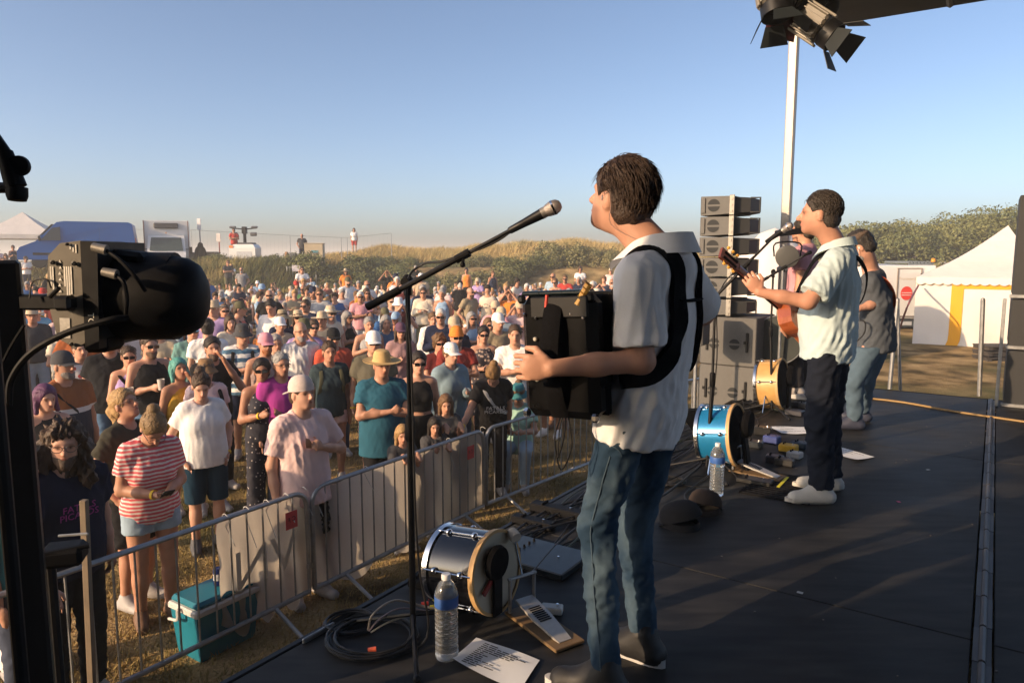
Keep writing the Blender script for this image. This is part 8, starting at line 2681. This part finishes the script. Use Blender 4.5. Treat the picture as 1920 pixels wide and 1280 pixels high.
# plywood booth with a man behind it
by = 43.0; bx = (589 - 960) / FPX * by
z1 = CAMZ + (HORIZON - 457) / FPX * by; z0 = z1 - 1.15
o = empty('plywood_booth', V(bx, by, z0), 'pale plywood booth with a blue logo on the crest', 'booth')
M_PLY = mat('pale_plywood', (.50, .41, .28), .8, var=.12, scale=3)
for nm, cc, sz in (('front_panel', (0.12, -.35, .575), (1.02, .04, 1.15)), ('side_panel', (-.40, 0, .575), (.04, .7, 1.15)), ('side_panel', (.64, 0, .575), (.04, .7, 1.15)), ('counter', (.12, 0, 1.16), (1.14, .8, .04))):
    m = MB(rotz(.12), V(bx, by, z0)); m.box(cc, sz); m.build(nm, M_PLY, o)
for k, (zz, c_) in enumerate(((.72, (.03, .25, .33)), (.66, (.10, .38, .45)), (.61, (.03, .16, .28)))):
    m = MB(rotz(.12), V(bx, by, z0)); m.prism([(-.22 + .05 * k, -.02), (.20, -.02), (.24 - .04 * k, .025), (-.20, .03)], (.18, -.373, zz), np.stack([V(1, 0, 0), V(0, 0, 1), V(0, -1, 0)], 1), .006); m.build('logo_stroke', cm('logo_blue%d' % k, c_), o)
def bystander(px, yy, top, label, z=None, key=None, off=0, H=1.74, bottom='navy', hat='white', hair='brown'):
    x = (px - 960) / FPX * yy
    p = V(x, yy, float(ground(x, yy)) if z is None else z)
    inst(key or KEYS_ST[0], p, facing(p, off), H, dict(top=K[top], bottom=K[bottom], hair=HC[hair], hat=K[hat], skin=SKINS[1], shoe=K['grey']), label)
bystander(570, 43.6, 'dgrey', 'man in dark top standing behind the plywood booth', z0 - .0, KEYS_ST[3])
zc_ = CAMZ + (HORIZON - 470) / FPX * 52
bystander(667, 52, 'white', 'woman in white and red standing on the dune crest by the fence', zc_ - .15, KEYS_ST[9], bottom='red')
bystander(54, 37.4, 'white', 'man in white tee with a bag in front of the blue van', key=KEYS_ST[5])
bystander(17, 37.8, 'dgrey', 'woman in dark vest at the far left near the canopy', key=KEYS_ST[8])
bystander(4, 38.4, 'lpink', 'man in pale top at the left edge near the canopy', key=KEYS_ST[0])
bystander(32, 38.8, 'navy', 'person in navy beside the man with the bag', key=KEYS_ST[10])
zl = ground(lx - 1.0, ly)
bystander(444, 41.2, 'red', 'man in red beside the lighting tower', gz + .3, KEYS_ST[0])

# small things on the bank: sign posts, bin, crates, railings, fence
def post_sign(px, yy, ytop, ybot, board, col, label, post_col=(.3, .3, .3)):
    x = (px - 960) / FPX * yy
    a, b = CAMZ + (HORIZON - ytop) / FPX * yy, CAMZ + (HORIZON - ybot) / FPX * yy
    o = empty('sign_post', V(x, yy, b), label, 'sign', 'small posts and signs on the bank')
    m = MB(); m.tube([V(x, yy, b), V(x, yy, a)], .035, 8); m.build('pole', cm('pole_%d' % px, post_col, .6), o, True)
    m = MB(); m.box(V(x, yy - .05, a - board[1] / 2), (board[0], .05, board[1]), None, .015); m.build('board', cm('board_%d' % px, col, .6), o)
post_sign(381, 42, 411, 470, (.22, .65), (.62, .62, .64), 'slim white banner sign right of the lorry')
post_sign(416, 42, 438, 475, (.24, .5), (.62, .58, .56), 'white notice on a red post left of the lighting tower', (.35, .08, .06))
for k, (px, yy, w_, h_, col, lb) in enumerate([(361, 42, .8, .55, (.10, .11, .12), 'dark crate beside the lorry'), (398, 42.3, .9, .55, (.30, .25, .18), 'wooden crate right of the black sack'), (267, 42, 1.4, .35, (.55, .40, .06), 'yellow machine between van and lorry'), (262, 41.6, 1.2, .35, (.05, .14, .05), 'green tarpaulin heap under the yellow machine')]):
    x = (px - 960) / FPX * yy; z_ = float(ground(x, yy)) + .2
    m = MB(); m.box(V(x, yy, z_ + h_ / 2), (w_, .6, h_), None, .04)
    if k < 2:
        for q_ in range(4): m.box(V(x, yy - .31, z_ + h_ * (q_ + .5) / 4), (w_ * .96, .02, h_ * .16))
    else:
        m.sphere(V(x + .2, yy, z_ + h_), (w_ * .3, .3, .14), 10, 6)
    tag(m.build('crate' if k < 2 else 'machine' if k == 2 else 'tarpaulin', cm('bank_item%d' % k, col, .7), None, loc=V(x, yy, z_)), lb, 'crate' if k < 2 else 'machine' if k == 2 else 'tarpaulin')
x = (380 - 960) / FPX * 41.8; z_ = float(ground(x, 41.8))
v, f = sdf_mesh([E((0, 0, .45), (.34, .3, .5), None, .1), E((.03, 0, .95), (.15, .14, .2), None, .1)], .05, [(V(0, 0, 0), V(0, 0, -1))])
v = v + vnormals(v, f) * folds(v, .02, 14, 3)[:, None]
tag(link('rubbish_sack', raw_mesh('rubbish_sack', v, f, M_BLACKP), None, V(x, 41.8, z_ + .15)), 'black rubbish sack on the bank beside the slim banner', 'sack')
# mesh fence on the crest
fp = [(255, 431, 475), (365, 432, 470), (548, 442, 475), (643, 446, 484), (654, 446, 484), (736, 438, 484)]
o = empty('mesh_fence', V((255 - 960) / FPX * 46, 46, 1.8), 'thin wire site fence running along the crest', 'fence')
tops = []
for (px, a, b) in fp:
    yy = 46.5; x = (px - 960) / FPX * yy
    za, zb_ = CAMZ + (HORIZON - a) / FPX * yy, CAMZ + (HORIZON - b) / FPX * yy - .3
    m = MB(); m.tube([V(x, yy, zb_), V(x, yy, za)], .022, 6); m.build('post', M_STEEL, o, True); tops.append(V(x, yy, za))
for a, b in zip(tops[:-1], tops[1:]):
    m = MB(); m.tube([a, b], .014, 5); m.build('rail', M_STEEL, o, True)
    m = MB(); n_ = max(3, int(np.linalg.norm(b - a) / .25))
    for i in range(1, n_):
        p_ = a + (b - a) * i / n_; m.tube([p_, p_ - V(0, 0, 1.2)], .0022, 3, caps=False)
    w_ = m.build('wire_mesh', M_STEEL, o); w_['kind'] = 'stuff'
yy = 40.2
o = empty('railings', V((548 - 960) / FPX * yy, yy, float(ground(-12, yy))), 'grey steel railings in front of the dark hedge, with a white notice', 'railings')
xa, xb = (540 - 960) / FPX * yy, (594 - 960) / FPX * yy
for z_ in (1.95, .9):
    m = MB(); m.tube([V(xa, yy, z_), V(xb, yy, z_)], .022, 6); m.build('rail', M_STEEL, o, True)
for i in range(11):
    x = xa + (xb - xa) * i / 10; m = MB(); m.tube([V(x, yy, .75), V(x, yy, 2.0)], .012 if i % 5 else .03, 5); m.build('bar', M_STEEL, o, True)
m = MB(); m.box(V((558 - 960) / FPX * yy, yy - .04, 1.9), (.48, .02, .34)); m.build('notice', cm('lilac_notice', (.55, .52, .58), .7), o)
for k, (px, a, b) in enumerate(((540, 472, 500), (552, 474, 505))):
    x = (px - 960) / FPX * 41; m = MB(); za, zb_ = CAMZ + (HORIZON - a) / FPX * 41, CAMZ + (HORIZON - b) / FPX * 41
    m.box(V(x, 41, (za + zb_) / 2), (.14 if k == 0 else .34, .14, za - zb_), None, .02); tag(m.build('gate_post' if k == 0 else 'meter_box', cm('gate%d' % k, (.32, .17, .08) if k == 0 else (.10, .11, .11), .7), None, loc=V(x, 41, zb_)), ['brown wooden gate post left of the booth', 'dark meter box on the gate post'][k], ['post', 'box'][k])

# marquee on the right, white with yellow framing
ty_ = 20.5
TL = PZ(1716, 640, .0); TLz = 0
A = V((1716 - 960) / FPX * 20.3, 20.3, 0); B = V((1985 - 960) / FPX * 18.6, 18.6, 0)
ex = unit(B - A); eu = V(-ex[1], ex[0], 0)
Rm = np.stack([ex, eu, V(0, 0, 1)], 1)
eave = CAMZ + (HORIZON - 519) / FPX * 20.3
Lm = np.linalg.norm(B - A)
o = empty('marquee', A, 'white marquee with scalloped eaves and yellow framing on its wall', 'marquee')
pk = PY(1893, 421, 20.6)
ax_ = (pk - A) @ ex; ay_ = 2.4
nn, mm = 46, 12
vv, ff = [], []
M_YEL = mat('yellow_canvas', (.72, .34, .015), .8, var=.06, scale=3)
def wall_pt(x, z, dy=0.0):
    t = z / eave
    return A + ex * x + eu * (.05 * math.sin(x * 3.1) * (1 - t) + .035 * math.sin(x * 7 + z * 2) * (1 - t) + .04 * math.sin(z * 3 + x) + dy) + V(0, 0, z)
def wall_grid(x0, x1, z0, z1, dy, name, mt, nx_=30, nz_=10, slant=0.0):
    vv, ff = [], []
    for i in range(nx_ + 1):
        for j in range(nz_ + 1):
            z = z0 + (z1 - z0) * j / nz_
            vv.append(wall_pt(x0 + (x1 - x0) * i / nx_ - slant * max(0, .35 - z), z, dy))
    for i in range(nx_):
        for j in range(nz_):
            k_ = i * (nz_ + 1) + j; ff.append([k_, k_ + nz_ + 1, k_ + nz_ + 2, k_ + 1])
    link(name, raw_mesh(name, np.array(vv) - np.array(o.location), ff, mt, True), o)
wall_grid(0, Lm, .02, eave, 0, 'wall_cloth', M_TENT, 60, 14)
xl = lambda px, yy=19.6: (PY(px, 560, yy) - A) @ ex
y1_, y2_ = (PY(1783, 560, 19.9) - A) @ ex, (PY(1806, 560, 19.8) - A) @ ex
wall_grid(y1_, y2_, .04, eave - .02, -.018, 'yellow_band', M_YEL, 4, 14, .35)
wall_grid(y2_, Lm, eave - .30, eave - .06, -.018, 'yellow_band', M_YEL, 30, 3)
m = MB()
roof = [A + V(0, 0, eave) - eu * .02, B + V(0, 0, eave) - eu * .02, B + eu * 5 + V(0, 0, eave), A + eu * 5 + V(0, 0, eave)]
apx = A + ex * ax_ + eu * ay_ + V(0, 0, pk[2])
n_ = 8
for i in range(4):
    a, b = roof[i], roof[(i + 1) % 4]
    rows = [[(a * (1 - s_ / 6) + b * s_ / 6) * (1 - t / n_) + apx * (t / n_) + V(0, 0, -.13 * math.sin(math.pi * t / n_)) for s_ in range(7)] for t in range(n_ + 1)]
    for t in range(n_):
        for s_ in range(6): m.quad(rows[t][s_], rows[t][s_ + 1], rows[t + 1][s_ + 1], rows[t + 1][s_])
m.build('roof_cloth', M_TENT, o, True)
m = MB(); n_ = 60; vv, ff = [], []
for i in range(n_ * 2 + 1):
    x = Lm * i / (n_ * 2); dz = .16 + .045 * abs(math.sin(i * math.pi / 8))
    vv += [wall_pt(x, eave + .01, -.05), wall_pt(x, eave - dz, -.06)]
ff = [[2 * i, 2 * i + 1, 2 * i + 3, 2 * i + 2] for i in range(n_ * 2)]
link('scalloped_valance', raw_mesh('scalloped_valance', np.array(vv) - np.array(o.location), ff, M_TENT, True), o)
vv2 = []
for i in range(n_ * 2 + 1):
    x = Lm * i / (n_ * 2); dz = .16 + .045 * abs(math.sin(i * math.pi / 8))
    vv2 += [wall_pt(x, eave - dz + .008, -.064), wall_pt(x, eave - dz - .008, -.064)]
link('valance_piping', raw_mesh('valance_piping', np.array(vv2) - np.array(o.location), ff, mat('tan_piping', (.40, .27, .18), .8), True), o)
m = MB(); m.box(V(*(PY(1868, 660, 18.4))), (.55, .5, .35), None, .03)
q_ = PY(1868, 655, 17.5)
o = empty('pallet_stack', V(q_[0], q_[1], 0), 'dark stacked pallets by the marquee wall at the right', 'pallets')
for k in range(4):
    m = MB(None, V(q_[0], q_[1], .06 + k * .14)); m.box((0, 0, 0), (.8, .6, .03)); m.box((0, 0, -.05), (.1, .6, .06)); m.box((-.33, 0, -.05), (.1, .6, .06)); m.box((.33, 0, -.05), (.1, .6, .06)); m.build('pallet', cm('dark_wood', (.05, .042, .035), .8), o)
# white lorry seen from behind, left of the marquee
yy = 23.5
xa, xb = (1640 - 960) / FPX * yy, (1752 - 960) / FPX * yy
z1, z0 = CAMZ + (HORIZON - 497) / FPX * yy, CAMZ + (HORIZON - 597) / FPX * yy
o = empty('box_trailer', V((xa + xb) / 2, yy, 0), 'white box lorry seen from behind, with a red round mark on its door', 'truck')
m = MB(); m.box(V((xa + xb) / 2, yy + 2.5, (z0 + z1) / 2), (xb - xa, 5, z1 - z0), None, .03); m.build('cargo_box', M_WHV, o)
Rf = np.stack([V(1, 0, 0), V(0, 0, 1), V(0, -1, 0)], 1)
dx0, dx1 = (1680 - 960) / FPX * yy, (1724 - 960) / FPX * yy
zz1, zz0 = CAMZ + (HORIZON - 503) / FPX * yy, CAMZ + (HORIZON - 592) / FPX * yy
m = MB(Rf, V((dx0 + dx1) / 2, yy - .01, (zz0 + zz1) / 2)); m.box((0, 0, 0), (dx1 - dx0, zz1 - zz0, .03), None, .01); m.build('rear_door', M_WHV, o)
m = MB(Rf, V((dx0 + dx1) / 2, yy - .03, (zz0 + zz1) / 2))
for a, b, s in ((0, (zz1 - zz0) / 2, 0), (0, -(zz1 - zz0) / 2, 0)): m.box((a, b, 0), (dx1 - dx0 + .04, .03, .03))
for s in (-1, 1): m.box((s * (dx1 - dx0) / 2, 0, .002), (.03, zz1 - zz0, .03))
m.build('door_frame', mat('grey_brown_seal', (.22, .18, .15), .6), o)
m = MB(Rf, V((1698 - 960) / FPX * yy, yy - .03, CAMZ + (HORIZON - 549) / FPX * yy)); m.lathe([(0, 0), (.20, 0), (.20, .008), (0, .008)], n=30, scale=(.95, 1.12)); m.build('red_mark', mat('red_print', (.68, .05, .04), .6, var=.05), o)
for dz in (.015, -.06):
    m = MB(Rf, V((1698 - 960) / FPX * yy, yy - .042, CAMZ + (HORIZON - 549) / FPX * yy + dz)); m.box((0, 0, 0), (.32, .022, .004)); m.build('white_stripe', mat('white_print', (.7, .66, .64), .6, var=.25, scale=60), o)
text('door_lettering', 'Promusette', mat('faded_logo', (.55, .42, .30), .7, var=.5, scale=9), V((1700 - 960) / FPX * yy, yy - .03, CAMZ + (HORIZON - 522) / FPX * yy), Rf, .135, o)
for k in range(3):
    m = MB(Rf, V(dx1 + .02, yy - .03, zz0 + (zz1 - zz0) * (.12 + .38 * k))); m.box((0, 0, 0), (.10, .05, .05)); m.build('hinge', M_BLACKM, o)
m = MB(); m.box(V((xa + xb) / 2, yy + .1, z0 - .16), (xb - xa - .1, .2, .24), None, .02); m.build('bumper', cm('dark_bumper', (.05, .06, .07), .6), o)
m = MB(Rf, V((1700 - 960) / FPX * yy, yy - .01, z0 - .15)); m.box((0, 0, 0), (.42, .12, .01)); m.build('number_plate', cm('plate_white', (.45, .47, .5), .5), o)
m = MB(Rf, V((1662 - 960) / FPX * yy, yy - .01, z0 - .14)); m.box((0, 0, 0), (.26, .12, .02)); m.build('tail_light', MATS['red_light'], o)
for s in (xa + .3, xb - .3): wheel(rotz(math.pi / 2), V(s, yy + .9, .42), .42, .3, o)
m = MB(); xr0, xr1 = (1715 - 960) / FPX * yy, (1762 - 960) / FPX * yy
for i in range(8): m.tube([V(xr0 + (xr1 - xr0) * i / 7, yy + .5, z1 + .08), V(xr0 + (xr1 - xr0) * i / 7, yy + 2.0, z1 + .08)], .04, 6)
m.box(V((xr0 + xr1) / 2, yy + .5, z1 + .03), (xr1 - xr0, .05, .06)); m.build('ladder_rack', cm('rack_grey', (.14, .16, .17), .5), o)
m = MB(); m.lathe([(.07, 0), (.07, .08), (.04, .12), (0, .12)], V((1762 - 960) / FPX * yy, yy + .5, z1 + .1), n=12); m.build('beacon', MATS['amber_light'], o, True)
# hoses and barrier pipe on the grass at the right
cable('ground_pipe', [PZ(1648, 643, .03), PZ(1700, 648, .03), PZ(1765, 655, .03), PZ(1830, 664, .03)], .07, (.22, .045, .035), 'long dark red pipe lying on the grass before the marquee', 'pipe', 'pipes on the grass')
m = MB(); q_ = PZ(1647, 643, .05); m.tube([q_, q_ + V(.28, -.05, 0)], .08, 10); tag(m.build('pipe_cap', cm('orange_cap', (.75, .16, .04), .5), None, True, loc=q_), 'orange end cap of the red pipe', 'pipe end')
cable('ground_pipe', [PZ(1733, 652, .05), PZ(1790, 658, .04)], .04, (.6, .55, .54), 'short white pipe beside the dark red one', 'pipe', 'pipes on the grass')
cable('guy_rope', [PY(1722, 535, 20.0), PY(1700, 578, 18.5), PZ(1680, 640, .05)], .025, (.20, .05, .06), 'dark red guy strap slanting down beside the lorry door', 'strap')
# white tent dome behind the speaker tower
yy = 17.0
v, f = [], []
a_ = V((1448 - 960) / FPX * yy, yy, 0); hz_ = CAMZ + (HORIZON - 428) / FPX * yy
m = MB(); m.lathe([(1.0, 0), (.98, hz_ * .6), (.80, hz_ * .8), (.35, hz_ * .96), (0, hz_)], a_, n=16); o2 = m.build('white_tent', M_TENT, None, True, loc=a_)
tag(o2, 'white pointed tent behind the spotlight and speaker tower', 'tent')

# ------------------------------------------------------------------ dusty evening air
m = MB(); m.box((0, 0, -.2), (5400, 5400, 15.0))
hz_o = m.build('haze', None)
hm = bpy.data.materials.new('haze_air'); hm.use_nodes = True
nt = hm.node_tree
for n_ in list(nt.nodes):
    if n_.type == 'BSDF_PRINCIPLED': nt.nodes.remove(n_)
pv = nt.nodes.new('ShaderNodeVolumePrincipled'); pv.inputs['Density'].default_value = .0029; pv.inputs['Color'].default_value = (1, .97, .92, 1); pv.inputs['Anisotropy'].default_value = .1
nt.links.new(pv.outputs[0], nt.nodes['Material Output'].inputs['Volume'])
hz_o.data.materials.append(hm)
tag(hz_o, 'thin dusty evening haze over the field', kind='stuff')
